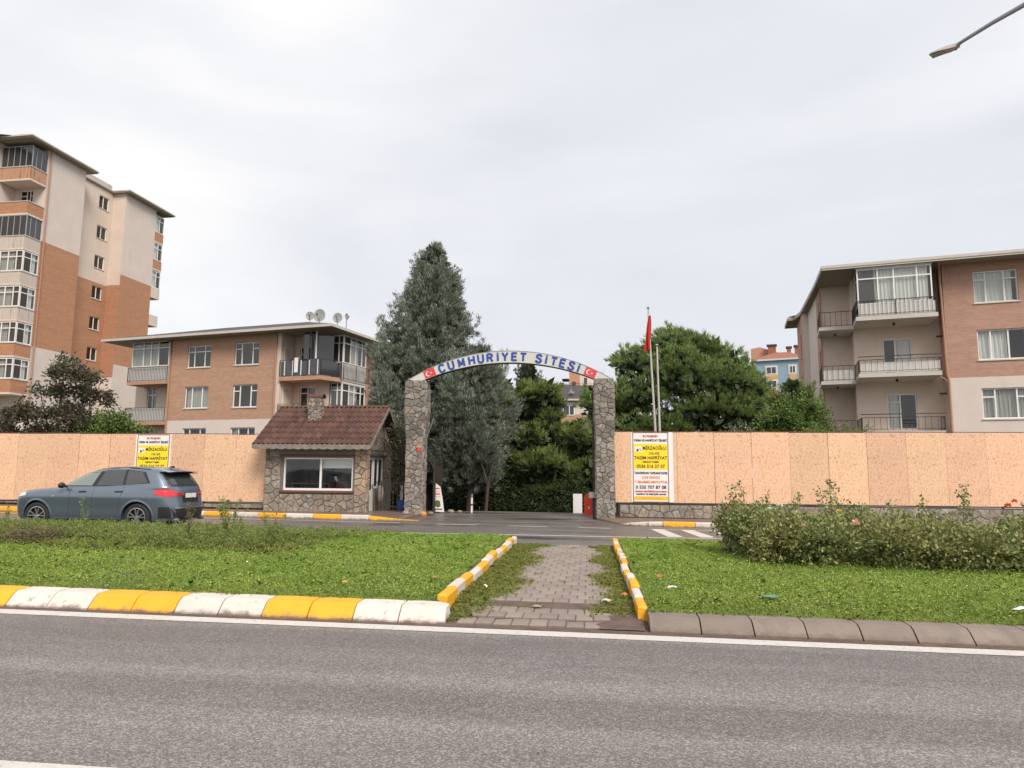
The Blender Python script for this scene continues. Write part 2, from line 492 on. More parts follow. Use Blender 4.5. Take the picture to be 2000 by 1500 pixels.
A_dish = mat('dish_grey', (0.36, 0.36, 0.355), 0.5, var=0.15, vscale=4)
# car
A_paint = mat('car_paint', (0.145, 0.180, 0.230), 0.32, metal=0.55, coat=1.0, var=0.04, vscale=2)
A_cglass = mat('car_glass', (0.045, 0.05, 0.052), 0.04, spec=0.9)
A_cglassl = mat('car_glass_light_through', (0.19, 0.22, 0.20), 0.04, spec=0.9)  # opaque; light seen through the cabin is put into the colour
A_black = mat('black_plastic', (0.018, 0.018, 0.019), 0.45)
A_tyre = mat('rubber', (0.022, 0.022, 0.022), 0.85, bump=0.2)
A_rim = mat('alloy', (0.52, 0.52, 0.53), 0.3, metal=0.9)
A_tail = mat('tail_lamp', (0.62, 0.012, 0.02), 0.12, spec=0.8, coat=0.6)
A_amb = mat('indicator_amber', (0.80, 0.36, 0.08), 0.2)
A_head = mat('head_lamp', (0.62, 0.66, 0.70), 0.08, spec=0.9)
A_seat = mat('seat_grey', (0.10, 0.10, 0.10), 0.9)
A_petp = mat('petal_peach', (0.88, 0.56, 0.42), 0.6, trans=0.2)
A_petw = mat('petal_white', (0.80, 0.76, 0.66), 0.6, trans=0.2)
A_pety = mat('petal_yellow', (0.80, 0.60, 0.14), 0.6, trans=0.2)
A_peto = mat('petal_orange', (0.85, 0.22, 0.05), 0.6, trans=0.2)
A_dleaf = mat('fallen_leaf', (0.52, 0.20, 0.07), 0.7, rndv=0.2)

# clear glass: a thin sheet that mirrors at glancing angles and otherwise lets you look in
A_glass = bpy.data.materials.new('window_glass')
A_glass.use_nodes = True
_t = A_glass.node_tree
_t.nodes.remove(_t.nodes['Principled BSDF'])
_tr = _t.nodes.new('ShaderNodeBsdfTransparent')
_tr.inputs['Color'].default_value = (0.90, 0.93, 0.92, 1)
_gl = _t.nodes.new('ShaderNodeBsdfGlossy')
_gl.inputs['Roughness'].default_value = 0.03
_ge = _t.nodes.new('ShaderNodeNewGeometry')
_dt = _t.nodes.new('ShaderNodeVectorMath')
_dt.operation = 'DOT_PRODUCT'
_ab = _t.nodes.new('ShaderNodeMath')
_ab.operation = 'ABSOLUTE'
_om = _t.nodes.new('ShaderNodeMath')
_om.operation = 'SUBTRACT'
_om.inputs[0].default_value = 1.0
_pw = _t.nodes.new('ShaderNodeMath')
_pw.operation = 'POWER'
_pw.inputs[1].default_value = 4.0
_lw = _t.nodes.new('ShaderNodeMath')
_lw.operation = 'MULTIPLY_ADD'
_lw.inputs[1].default_value = 0.85
_lw.inputs[2].default_value = 0.09
_t.links.new(_ge.outputs['Normal'], _dt.inputs[0])
_t.links.new(_ge.outputs['Incoming'], _dt.inputs[1])
_t.links.new(_dt.outputs['Value'], _ab.inputs[0])
_t.links.new(_ab.outputs[0], _om.inputs[1])
_t.links.new(_om.outputs[0], _pw.inputs[0])
_t.links.new(_pw.outputs[0], _lw.inputs[0])
_ms = _t.nodes.new('ShaderNodeMixShader')
_t.links.new(_lw.outputs[0], _ms.inputs[0])
_t.links.new(_tr.outputs[0], _ms.inputs[1])
_t.links.new(_gl.outputs[0], _ms.inputs[2])
_t.links.new(_ms.outputs[0], _t.nodes['Material Output'].inputs['Surface'])


# ------------------------------------------------------------------ mesh helpers
class MB:
    def __init__(self, X=None):
        self.v, self.f, self.X = [], [], X

    def add(self, vs, fs):
        o = len(self.v)
        if self.X:
            vs = [self.X(*p) for p in vs]
        self.v += [tuple(p) for p in vs]
        self.f += [tuple(i + o for i in q) for q in fs]
        return self

    def box(self, x0, x1, y0, y1, z0, z1):
        return self.add([(x0, y0, z0), (x1, y0, z0), (x1, y1, z0), (x0, y1, z0), (x0, y0, z1), (x1, y0, z1), (x1, y1, z1), (x0, y1, z1)],
                        [(0, 3, 2, 1), (4, 5, 6, 7), (0, 1, 5, 4), (1, 2, 6, 5), (2, 3, 7, 6), (3, 0, 4, 7)])

    def prism(self, poly, d0, d1, axis='y'):
        """closed outline (a, c) pushed from depth d0 to d1 along axis"""
        n = len(poly)
        mk = {'y': lambda a, c, d: (a, d, c), 'x': lambda a, c, d: (d, a, c), 'z': lambda a, c, d: (a, c, d)}[axis]
        vs = [mk(a, c, d0) for a, c in poly] + [mk(a, c, d1) for a, c in poly]
        fs = [tuple(range(n)), tuple(range(2 * n - 1, n - 1, -1))]
        fs += [(i, i + n, (i + 1) % n + n, (i + 1) % n) for i in range(n)]
        return self.add(vs, fs)

    def tube(self, p0, p1, r0, r1=None, n=8, caps=True):
        r1 = r0 if r1 is None else r1
        p0, p1 = Vector(p0), Vector(p1)
        d = (p1 - p0).normalized()
        a = d.orthogonal().normalized()
        b = d.cross(a)
        vs = []
        for p, r in ((p0, r0), (p1, r1)):
            for i in range(n):
                t = 2 * math.pi * i / n
                vs.append(p + (a * math.cos(t) + b * math.sin(t)) * r)
        fs = [(i, (i + 1) % n, (i + 1) % n + n, i + n) for i in range(n)]
        if caps:
            fs += [tuple(range(n - 1, -1, -1)), tuple(range(n, 2 * n))]
        return self.add(vs, fs)

    def path(self, pts, r, n=6):
        for i in range(len(pts) - 1):
            ra = r[i] if isinstance(r, (list, tuple)) else r
            rb = r[i + 1] if isinstance(r, (list, tuple)) else r
            self.tube(pts[i], pts[i + 1], ra, rb, n)
        return self

    def ball(self, c, r, nu=10, nv=7, sq=(1, 1, 1)):
        vs = [(c[0], c[1], c[2] - r * sq[2])]
        for j in range(1, nv):
            ph = -math.pi / 2 + math.pi * j / nv
            for i in range(nu):
                t = 2 * math.pi * i / nu
                vs.append((c[0] + r * sq[0] * math.cos(ph) * math.cos(t), c[1] + r * sq[1] * math.cos(ph) * math.sin(t), c[2] + r * sq[2] * math.sin(ph)))
        vs.append((c[0], c[1], c[2] + r * sq[2]))
        fs = [(0, 1 + (i + 1) % nu, 1 + i) for i in range(nu)]
        for j in range(nv - 2):
            for i in range(nu):
                a = 1 + j * nu
                fs.append((a + i, a + (i + 1) % nu, a + nu + (i + 1) % nu, a + nu + i))
        a = 1 + (nv - 2) * nu
        fs += [(a + i, a + (i + 1) % nu, len(vs) - 1) for i in range(nu)]
        return self.add(vs, fs)

    def grid(self, fn, nu, nv):
        vs = [fn(i / nu, j / nv) for j in range(nv + 1) for i in range(nu + 1)]
        fs = [(j * (nu + 1) + i, j * (nu + 1) + i + 1, (j + 1) * (nu + 1) + i + 1, (j + 1) * (nu + 1) + i) for j in range(nv) for i in range(nu)]
        return self.add(vs, fs)

    def build(self, name, m, parent=None, smooth=False, bevel=0):
        me = bpy.data.meshes.new(name)
        me.from_pydata(self.v, [], self.f)
        me.validate()
        if bevel:
            bm = bmesh.new()
            bm.from_mesh(me)
            bmesh.ops.bevel(bm, geom=bm.edges[:], offset=bevel, segments=2, profile=0.5, affect='EDGES')
            bm.to_mesh(me)
            bm.free()
        else:
            bm = bmesh.new()
            bm.from_mesh(me)
            bmesh.ops.recalc_face_normals(bm, faces=bm.faces)
            bm.to_mesh(me)
            bm.free()
        if smooth:
            for p in me.polygons:
                p.use_smooth = True
        me.materials.append(m)
        o = bpy.data.objects.new(name, me)
        COL.objects.link(o)
        if parent is not None:
            o.parent = parent
        return o


def link(name, me, parent=None, loc=(0, 0, 0), rot=(0, 0, 0), sc=(1, 1, 1)):
    o = bpy.data.objects.new(name, me)
    COL.objects.link(o)
    o.location, o.rotation_euler, o.scale = loc, rot, sc
    if parent is not None:
        o.parent = parent
    return o


def tag(o, label, cat, group=None, kind=None):
    o['label'] = label
    o['category'] = cat
    if group:
        o['group'] = group
    if kind:
        o['kind'] = kind
    return o


def thing(name, label, cat, loc=(0, 0, 0), rz=0.0, group=None):
    o = bpy.data.objects.new(name, None)
    o.empty_display_size = 0.3
    COL.objects.link(o)
    o.location = loc
    o.rotation_euler = (0, 0, rz)
    return tag(o, label, cat, group)


def struct(o):
    o['kind'] = 'structure'
    return o


def cards(name, P, A, B, Ln, Wd, m, parent=None, mode='leaf', kind=None, bend=None):
    """thousands of small leaves / blades as one mesh: P base, A direction, B side (n,3 arrays)"""
    n = len(P)
    Ln = np.asarray(Ln).reshape(-1, 1) * np.ones((n, 1))
    Wd = np.asarray(Wd).reshape(-1, 1) * np.ones((n, 1))
    if mode == 'blade':
        V = np.stack([P - B * Wd / 2, P + B * Wd / 2, P + A * Ln], 1)
        k = 3
    elif mode == 'bent':
        mid = P + A * Ln * 0.55
        tip = mid + (A * 0.45 + bend) * Ln * 0.5
        V = np.stack([P - B * Wd / 2, P + B * Wd / 2, mid + B * Wd * 0.4, tip, mid - B * Wd * 0.4], 1)
        k = 5
    else:
        V = np.stack([P, P + A * Ln * 0.45 + B * Wd / 2, P + A * Ln, P + A * Ln * 0.45 - B * Wd / 2], 1)
        k = 4
    me = bpy.data.meshes.new(name)
    me.vertices.add(n * k)
    me.vertices.foreach_set('co', V.reshape(-1).astype(np.float32))
    me.loops.add(n * k)
    me.loops.foreach_set('vertex_index', np.arange(n * k, dtype=np.int32))
    me.polygons.add(n)
    me.polygons.foreach_set('loop_start', np.arange(0, n * k, k, dtype=np.int32))
    me.polygons.foreach_set('loop_total', np.full(n, k, dtype=np.int32))
    me.update(calc_edges=True)
    me.materials.append(m)
    o = link(name, me, parent)
    if kind:
        o['kind'] = kind
    return o


def unit(a):
    return a / (np.linalg.norm(a, axis=-1, keepdims=True) + 1e-9)


def randdir(g, n):
    return unit(g.normal(size=(n, 3)))


def sprays(g, C, D, per, spread, ln, wd, jit=0.12):
    """around each tuft centre C with direction D: `per` leaves fanning within a cone"""
    n = len(C)
    P = np.repeat(C, per, 0) + g.normal(size=(n * per, 3)) * jit
    A = unit(np.repeat(D, per, 0) + randdir(g, n * per) * spread)
    B = unit(np.cross(A, randdir(g, n * per)))
    Ln = ln * g.uniform(0.6, 1.3, n * per)
    Wd = wd * g.uniform(0.7, 1.3, n * per)
    return P, A, B, Ln, Wd


def cat_(*sets):
    return [np.concatenate([s[i] for s in sets]) for i in range(5)]


# ------------------------------------------------------------------ rubble stones: voronoi cells, each its own proud stone
def clip_half(poly, px, py, nx, ny):
    outp = []
    n = len(poly)
    for i in range(n):
        a, b = poly[i], poly[(i + 1) % n]
        da = (a[0] - px) * nx + (a[1] - py) * ny
        db = (b[0] - px) * nx + (b[1] - py) * ny
        if da <= 0:
            outp.append(a)
        if da * db < 0:
            t = da / (da - db)
            outp.append((a[0] + (b[0] - a[0]) * t, a[1] + (b[1] - a[1]) * t))
    return outp


def stones(parent, T, a0, a1, z0, z1, size, mfn, depth=0.03, gap=0.010, rg=rnd, clipf=None):
    """T(a, b, z): a along the wall, b outwards (negative = proud)"""
    nx = max(1, round((a1 - a0) / size))
    nz = max(1, round((z1 - z0) / (size * 0.9)))
    sx, sz = (a1 - a0) / nx, (z1 - z0) / nz
    seeds = [(a0 + (i + 0.5 + rg.uniform(-0.55, 0.55)) * sx, z0 + (j + 0.5 + rg.uniform(-0.55, 0.55)) * sz) for j in range(nz) for i in range(nx)]
    for i, (x, z) in enumerate(seeds):
        poly = [(a0, z0), (a1, z0), (a1, z1), (a0, z1)]
        for k, (x2, z2) in enumerate(seeds):
            if k != i and abs(x2 - x) < size * 3 and abs(z2 - z) < size * 3:
                poly = clip_half(poly, (x + x2) / 2, (z + z2) / 2, x2 - x, z2 - z)
        if clipf:
            for h in clipf:
                poly = clip_half(poly, *h)
        if len(poly) < 3:
            continue
        cx = sum(p[0] for p in poly) / len(poly)
        cz = sum(p[1] for p in poly) / len(poly)
        rad = min(math.hypot(p[0] - cx, p[1] - cz) for p in poly)
        if rad < 0.03:
            continue
        k1 = 1 - gap / max(rad, 0.05)
        k2 = k1 - 0.18
        d = depth * rg.uniform(0.6, 1.4)
        P1 = [(cx + (p[0] - cx) * k1, cz + (p[1] - cz) * k1) for p in poly]
        P2 = [(cx + (p[0] - cx) * k2 + rg.uniform(-1, 1) * 0.006, cz + (p[1] - cz) * k2 + rg.uniform(-1, 1) * 0.006) for p in poly]
        n = len(poly)
        vs = [T(p[0], 0.01, p[1]) for p in P1] + [T(p[0], -d * 0.7, p[1]) for p in P1] + [T(p[0], -d * rg.uniform(0.9, 1.15), p[1]) for p in P2]
        fs = [(i_, (i_ + 1) % n, (i_ + 1) % n + n, i_ + n) for i_ in range(n)]
        fs += [(i_ + n, (i_ + 1) % n + n, (i_ + 1) % n + 2 * n, i_ + 2 * n) for i_ in range(n)]
        fs += [tuple(range(2 * n, 3 * n))]
        mb = MB()
        mb.add(vs, fs)
        mb.build('stone', mfn(cx, cz), parent)


def text_mesh(body, size, m, parent, bold=0.0, ext=0.004, xs=1.0, name='lettering', align='CENTER', loc=(0, 0, 0), rot=(0, 0, 0)):
    c = bpy.data.curves.new(name, 'FONT')
    c.body = body
    c.size = size
    c.offset = bold
    c.extrude = ext
    c.align_x = align
    c.align_y = 'CENTER'
    c.resolution_u = 3
    tmp = bpy.data.objects.new('tmp_text', c)
    COL.objects.link(tmp)
    dg = bpy.context.evaluated_depsgraph_get()
    me = bpy.data.meshes.new_from_object(tmp.evaluated_get(dg))
    bpy.data.objects.remove(tmp)
    bpy.data.curves.remove(c)
    me.materials.clear()
    me.materials.append(m)
    return link(name, me, parent, loc, rot, (xs, 1, 1))

# ================================================================== THE SETTING
def sheet(name, x0, x1, y0, y1, h, m, nx=2, ny=1, hf=None, kind='structure'):
    xs = np.linspace(x0, x1, nx + 1)
    ys = np.linspace(y0, y1, ny + 1)
    vs = [(x, y, gz(x) + (hf(x, y) if hf else h)) for y in ys for x in xs]
    fs = [(j * (nx + 1) + i, j * (nx + 1) + i + 1, (j + 1) * (nx + 1) + i + 1, (j + 1) * (nx + 1) + i) for j in range(ny) for i in range(nx)]
    mb = MB()
    mb.add(vs, fs)
    o = mb.build(name, m)
    o['kind'] = kind
    return o


def fall(y):      # the estate behind the gate lies lower than the street
    t = max(0.0, min(1.0, (y - 26.5) / 16.0))
    return 0.10 - 1.7 * t * t * (3 - 2 * t)


_xs = [-900, -300, -120, -60, -40, -25, -12, 0, 12, 25, 40, 60, 120, 300, 900]
_ys = [-400, -60, -12, 8, 22, 24.6, 26.5, 28.5, 31, 34, 38, 42.5, 60, 120, 300, 900]
mb = MB()
mb.add([(x, y, gz(x) + (-0.06 if y < 24.5 else fall(y) - 0.02)) for y in _ys for x in _xs],
       [(j * 15 + i, j * 15 + i + 1, (j + 1) * 15 + i + 1, (j + 1) * 15 + i) for j in range(15) for i in range(14)])
struct(mb.build('ground', A_ground))

sheet('road', -60, 60, -9, 7.60, 0.0, A_near, nx=6)
def far_dip(x, y):      # the far carriageway sags a little towards the left
    return -0.085 * max(0, min(1, (-8.0 - x) / 3.0)) * max(0, min(1, (22.3 - y) / 4.0))
sheet('road_far', -60, 60, 16.0, 22.62, 0.0, A_far, nx=60, ny=8, hf=far_dip)
sheet('road_line', -60, 60, 7.25, 7.47, 0.004, A_line, nx=6)
sheet('road_line', -60, 60, 3.60, 3.76, 0.004, A_line, nx=6)
sheet('gutter', -60, 60, 7.475, 7.62, 0.006, A_dirt, nx=6)
sheet('road_line', -8, 60, 16.10, 16.22, 0.004, A_line, nx=6)
# solid line that drifts away from the median, edge line, junction dashes
mb = MB()
_tp = [(-8, 17.81), (-5.9, 18.02), (-3.8, 18.30), (0.5, 18.60), (6, 19.1), (20, 20.3)]
mb.add([(x, y + d, gz(x) + 0.004) for x, y in _tp for d in (0, 0.13)], [(2 * i, 2 * i + 2, 2 * i + 3, 2 * i + 1) for i in range(len(_tp) - 1)])
struct(mb.build('road_line', A_line))
sheet('road_line', -60, -5.75, 21.52, 21.64, 0.004, A_line, nx=6)
sheet('road_line', 1.75, 40, 21.52, 21.64, 0.004, A_line, nx=6)
for xa, xb in ((-4.58, -3.37), (-2.41, -1.26), (-0.34, 0.62)):
    sheet('road_line', xa, xb, 21.42, 21.54, 0.004, A_line)
for k in range(9):
    x = 1.78 + 0.84 * k
    mb = MB()
    ys_ = 18.9 + 0.09 * (x - 2)
    mb.add([(x, 21.50, gz(x) + 0.0045), (x + 0.36, 21.50, gz(x) + 0.0045), (x + 0.62, ys_ + 0.15, gz(x) + 0.0045), (x + 0.22, ys_ + 0.15, gz(x) + 0.0045)], [(0, 1, 2, 3)])
    struct(mb.build('hatching_stripe', A_line))

# entrance apron: asphalt that climbs a little and drops away beyond the gate
def apron_h(x, y):
    if y < 25.0:
        return 0.004 + 0.125 * max(0, (y - 22.5) / 2.5)
    return fall(y) + 0.03 if y > 27 else 0.129 - 0.002 * (y - 25)
mb = MB()
_rows = [(22.55, -6.0, 1.05), (23.3, -5.75, 0.72), (24.0, -5.56, 0.20), (24.7, -5.5, 0.16), (25.6, -5.2, 0.10), (26.8, -4.4, 0.2), (29, -4.2, 0.8), (34, -4.2, 1.0), (40, -4.2, 1.0)]
_vs = []
for y, xa, xb in _rows:
    for k in range(6):
        x = xa + (xb - xa) * k / 5
        _vs.append((x, y, gz(x) + apron_h(x, y)))
mb.add(_vs, [(j * 6 + i, j * 6 + i + 1, (j + 1) * 6 + i + 1, (j + 1) * 6 + i) for j in range(len(_rows) - 1) for i in range(5)])
struct(mb.build('entrance_road', A_far))

# far sidewalks with their painted kerbs
def walk_poly(name, pts):
    mb = MB()
    n = len(pts)
    mb.add([(x, y, gz(x) + h) for x, y, h in pts] + [(x, y, gz(x) - 0.05) for x, y, h in pts],
           [tuple(range(n))] + [(i, i + n, (i + 1) % n + n, (i + 1) % n) for i in range(n)])
    return struct(mb.build(name, A_walk))
walk_poly('sidewalk', [(-60, 22.74, 0.13), (-7.2, 22.74, 0.13), (-6.1, 22.70, 0.05), (-5.9, 23.2, 0.10), (-5.62, 24.0, 0.17), (-5.55, 25.2, 0.17), (-60, 25.2, 0.17)])
walk_poly('sidewalk', [(1.0, 23.15, 0.02), (1.9, 22.92, 0.13), (60, 22.92, 0.13), (60, 25.2, 0.17), (0.15, 25.2, 0.17), (0.22, 24.0, 0.16), (0.75, 23.45, 0.06)])

far_kerb = struct(bpy.data.objects.new('kerb_far_side', None))
COL.objects.link(far_kerb)
def kerb_seg(x0, x1, y0, y1, h0, h1, m, parent):
    mb = MB()
    vs = []
    for x, y, h in ((x0 + 0.008, y0, h0), (x1 - 0.008, y1, h1)):
        g = gz(x)
        vs += [(x, y - 0.02, g - 0.04), (x, y, g + h * 0.85), (x, y + 0.03, g + h), (x, y + 0.17, g + h), (x, y + 0.17, g - 0.04)]
    mb.add(vs, [(0, 1, 6, 5), (1, 2, 7, 6), (2, 3, 8, 7), (3, 4, 9, 8), (0, 4, 3, 2, 1), (5, 6, 7, 8, 9)])
    return mb.build('kerb_stone', m, parent)
x = -30.3
for k in range(40):
    w = 0.93
    if x + w > -5.7:
        break
    hh = 0.145 if x < -7.4 else max(0.03, 0.145 - 0.075 * (x + 7.4 + w))
    hp = 0.145 if x < -7.4 else max(0.045, 0.145 - 0.075 * (x + 7.4))
    kerb_seg(x, x + w, 22.56, 22.56, hp, hh, A_ky if k % 2 == 1 else A_kw, far_kerb)
    x += w
kerb_seg(x, x + 0.7, 22.56, 22.54, 0.05, 0.02, A_ky, far_kerb)
for k, (xa, xb, ya, yb, ha, hb) in enumerate(((0.95, 1.25, 23.12, 22.98, 0.02, 0.07), (1.25, 1.8, 22.98, 22.82, 0.07, 0.13), (1.8, 2.25, 22.82, 22.78, 0.13, 0.145))):
    kerb_seg(xa, xb, ya, yb, ha, hb, A_kw, far_kerb)
x = 2.25
for k in range(26):
    kerb_seg(x, x + 0.98, 22.78, 22.78, 0.15, 0.15, (A_ky, A_kw)[k % 2], far_kerb)
    x += 0.98

# ------------------------------------------------------------------ median
def med_h(x, y):
    e = min(1, max(0, (y - 7.9) / 1.6)) * min(1, max(0, (16.1 - y) / 0.9))
    b = 0.150 + 0.04 * e
    if x < -4:
        b += 0.05 * e * min(1, (-4 - x) / 5)
    return b + 0.02 * e * noise.noise(Vector((x * 0.6, y * 0.6, 0)))
sheet('median_earth', -40, -1.69, 7.95, 16.05, 0, A_soil, nx=90, ny=24, hf=med_h)
sheet('median_earth', 0.60, 40, 7.95, 16.05, 0, A_soil, nx=90, ny=24, hf=med_h)
def path_h(x, y):
    return 0.006 + 0.042 * min(1, (y - 7.6) / 0.5) if y < 8.55 else 0.075 if y < 15 else 0.075 - 0.06 * (y - 15)
sheet('path_bed', -1.74, 0.60, 7.60, 16.02, 0, A_dirt, nx=8, ny=40, hf=lambda x, y: path_h(x, y) - 0.012)

path = struct(bpy.data.objects.new('path', None))
COL.objects.link(path)
pm = MB()
pm.box(-0.092, 0.092, -0.132, 0.132, -0.05, 0.0)
me_p = bpy.data.meshes.new('paver')
bm = bmesh.new()
_vs = [bm.verts.new(v) for v in pm.v]
for f_ in pm.f:
    bm.faces.new([_vs[i] for i in f_])
bmesh.ops.bevel(bm, geom=[e_ for e_ in bm.edges if e_.verts[0].co.z > -0.01 and e_.verts[1].co.z > -0.01], offset=0.009, segments=1, affect='EDGES')
bm.to_mesh(me_p)
bm.free()
me_p.materials.append(A_pav)
np_ = 0
for j in range(31):
    y = 7.80 + j * 0.272
    if 8.45 < y < 8.62:
        continue
    off = 0.096 if j % 2 else 0
    lo = -1.40 if y < 8.6 else -1.22 if y < 9.8 else -1.12
    hi = 0.22 if y < 8.3 else 0.24
    for i in range(-8, 4):
        x = i * 0.192 + off + 0.03
        if x < lo or x > hi or np_ >= 300:
            continue
        np_ += 1
        o = link('paver', me_p, path, (x, y, gz(x) + path_h(x, y) + rnd.uniform(-0.004, 0.004)), (rnd.uniform(-.012, .012), rnd.uniform(-.012, .012), rnd.uniform(-.012, .012)))

# near kerbs of the median: sloping-faced blocks
near_kerb = struct(bpy.data.objects.new('kerb_near_side', None))
COL.objects.link(near_kerb)
def kerb_block(x0, x1, m, last=False, first=False, hs=1.0):
    mb = MB()
    g0, g1 = x0 + 0.007, x1 - 0.007
    prof = [(7.58, -0.03), (7.585, 0.025), (7.69, 0.128), (7.745, 0.158), (7.96, 0.168), (7.96, -0.03)]
    prof = [(y_, z_ * hs if z_ > 0 else z_) for y_, z_ in prof]
    ns = 4
    vs = []
    jit = rnd.uniform(-0.006, 0.006)
    for i in range(ns + 1):
        x = g0 + (g1 - g0) * i / ns
        rd = 0.0
        if last and i >= ns - 1:
            rd = (0.012, 0.05)[i - ns + 1]
        for y, z in prof:
            vs.append((x - (0.0 if not (last and i == ns) else z * 0.1), y + (rd if y < 7.8 else 0) + jit, gz(x) + z - (rd * 0.4 if z > 0.1 else 0) + (0.004 if 0 < i < ns and z > 0.1 else 0)))
    n = len(prof)
    fs = [(i * n + k, i * n + k + 1, (i + 1) * n + k + 1, (i + 1) * n + k) for i in range(ns) for k in range(n - 1)]
    fs += [tuple(range(n)), tuple(range(ns * n + n - 1, ns * n - 1, -1))]
    mb.add(vs, fs)
    return mb.build('kerb_stone', m, near_kerb)
# left: painted in pairs, ends at the path; the photo's first pair at the path is white
x = -1.52
pat = [A_kw, A_kw, A_ky, A_ky]
for k in range(40):
    w = 0.505 + rnd.uniform(-0.01, 0.01)
    kerb_block(x - w, x, pat[k % 4], last=(k == 0))
    x -= w
x = 0.60
for k in range(40):
    w = 0.52 + rnd.uniform(-0.012, 0.012)
    kerb_block(x, x + w, A_kg, hs=.88)
    x += w
# side kerbs of the path
side_kerb = struct(bpy.data.objects.new('kerb_path_edge', None))
COL.objects.link(side_kerb)
for sx, x0, y0, y1, n, fy in ((-1, -1.72, 8.10, 16.0, 12, 0), (1, 0.50, 8.02, 16.0, 13, 0)):
    y = y0
    for k in range(n):
        w = (y1 - y0) / n
        dx = rnd.uniform(-0.022, 0.022)
        dz = rnd.uniform(-0.035, 0.015)
        mb = MB()
        xa = x0 + dx
        xb = xa + 0.115
        g = gz(xa)
        zt = 0.215 + dz
        mb.add([(xa, y + .01, g), (xb, y + .01, g), (xb, y + w - .01, g), (xa, y + w - .01, g),
                (xa, y + .01, g + zt - 0.012), (xb, y + .01, g + zt - .03), (xb, y + w - .01, g + zt - .03), (xa, y + w - .01, g + zt - 0.012),
                (xa + .025, y + .03, g + zt), (xb - .03, y + .03, g + zt), (xb - .03, y + w - .03, g + zt), (xa + .025, y + w - .03, g + zt)],
               [(0, 1, 5, 4), (1, 2, 6, 5), (2, 3, 7, 6), (3, 0, 4, 7), (4, 5, 9, 8), (5, 6, 10, 9), (6, 7, 11, 10), (7, 4, 8, 11), (8, 9, 10, 11)])
        mb.build('kerb_stone', (A_ky, A_kw)[k % 2], side_kerb)
        y += w

# ------------------------------------------------------------------ grass
g = np.random.default_rng(3)
def fr_noise(x, y, s, seed=0):
    return np.array([noise.noise(Vector((a * s, b * s, seed))) for a, b in zip(x, y)])
def grass_patch(name, x0, x1, y0, y1, dens, m, hmin, hmax, maskf=None, hf=med_h, wd=0.0065, kind='stuff', lean=0.5):
    n = int((x1 - x0) * (y1 - y0) * dens)
    x = g.uniform(x0, x1, n)
    y = g.uniform(y0, y1, n)
    if maskf is not None:
        k = maskf(x, y)
        x, y = x[k], y[k]
        n = len(x)
    # coarse lookup of noise on a grid keeps it quick
    gx = np.linspace(x0, x1, 60)
    gy = np.linspace(y0, y1, 40)
    Gn = np.array([[noise.noise(Vector((a * 0.9, b * 0.9, 2.0))) + 0.6 * noise.noise(Vector((a * 3.1, b * 3.1, 5.0))) for a in gx] for b in gy])
    Gh = np.array([[hf(a, b) for a in gx] for b in gy])
    ix = np.clip(((x - x0) / (x1 - x0) * 59).astype(int), 0, 59)
    iy = np.clip(((y - y0) / (y1 - y0) * 39).astype(int), 0, 39)
    hh = (hmin + (hmax - hmin) * g.uniform(0, 1, n)) * (1 + 0.55 * Gn[iy, ix])
    z = -GR * x + Gh[iy, ix] - 0.01
    P = np.stack([x, y, z], 1)
    A = unit(np.stack([g.normal(0, lean, n), g.normal(0, lean, n), np.ones(n)], 1))
    B = unit(np.cross(A, randdir(g, n)))
    bd = np.stack([g.normal(0, .8, n), g.normal(0, .8, n), g.uniform(-.5, .3, n)], 1)
    return cards(name, P, A, B, hh, wd * g.uniform(0.7, 1.4, n), m, mode='bent', kind=kind, bend=bd)
def vis(x, y):
    c, s = math.cos(_a), math.sin(_a)
    d = -x * s + y * c
    r = x * c + y * s
    return np.abs(r) < 0.80 * d + 3.6
o = grass_patch('grass', -16.0, -1.76, 7.93, 12.2, 8800, A_grass, 0.025, 0.062, vis, wd=.0048)
tag(o, 'short green turf of the median left of the paved path', 'grass')
o = grass_patch('grass', -13.5, -1.76, 8.1, 12.0, 260, A_grass2, 0.04, 0.10, vis, wd=.008)
tag(o, 'scattered longer yellowish blades in the turf left of the path', 'grass')
o = grass_patch('grass', .63, 9.5, 8.1, 12.0, 260, A_grass2, 0.04, 0.10, vis, wd=.008)
tag(o, 'scattered longer yellowish blades in the turf right of the path', 'grass')
o = grass_patch('grass', -13.5, -5, 10.9, 14.5, 1500, A_grass2, 0.07, 0.17, lambda x, y: vis(x, y) & (y > 11.2 + .25 * np.sin(x * 1.7)), wd=.008)
tag(o, 'long yellowish grass among the ragged weeds', 'grass')
o = grass_patch('grass', -19.0, -1.76, 12.2, 16.08, 3600, A_grass, 0.05, 0.11, vis, wd=0.0085)
tag(o, 'longer green turf along the far edge of the median, left of the path', 'grass')
o = grass_patch('grass', 0.63, 13.5, 7.93, 12.2, 8800, A_grass, 0.025, 0.062, vis, wd=.0048)
tag(o, 'short green turf of the median between bare kerb and rose hedge', 'grass')
o = grass_patch('grass', 0.63, 17, 12.2, 16.08, 3600, A_grass, 0.06, 0.12, vis, wd=0.0085)
tag(o, 'longer green turf on the median right of the path, behind the roses', 'grass')
# dry fringe just behind the kerbs
o = grass_patch('grass', -13, -1.76, 7.90, 8.5, 1600, A_grass2, 0.03, 0.06, vis)
tag(o, 'yellowing grass fringe behind the painted kerb', 'grass')
o = grass_patch('grass', 0.62, 9, 7.90, 8.7, 2000, A_grass2, 0.03, 0.06, vis)
tag(o, 'yellowing grass fringe behind the bare kerb', 'grass')
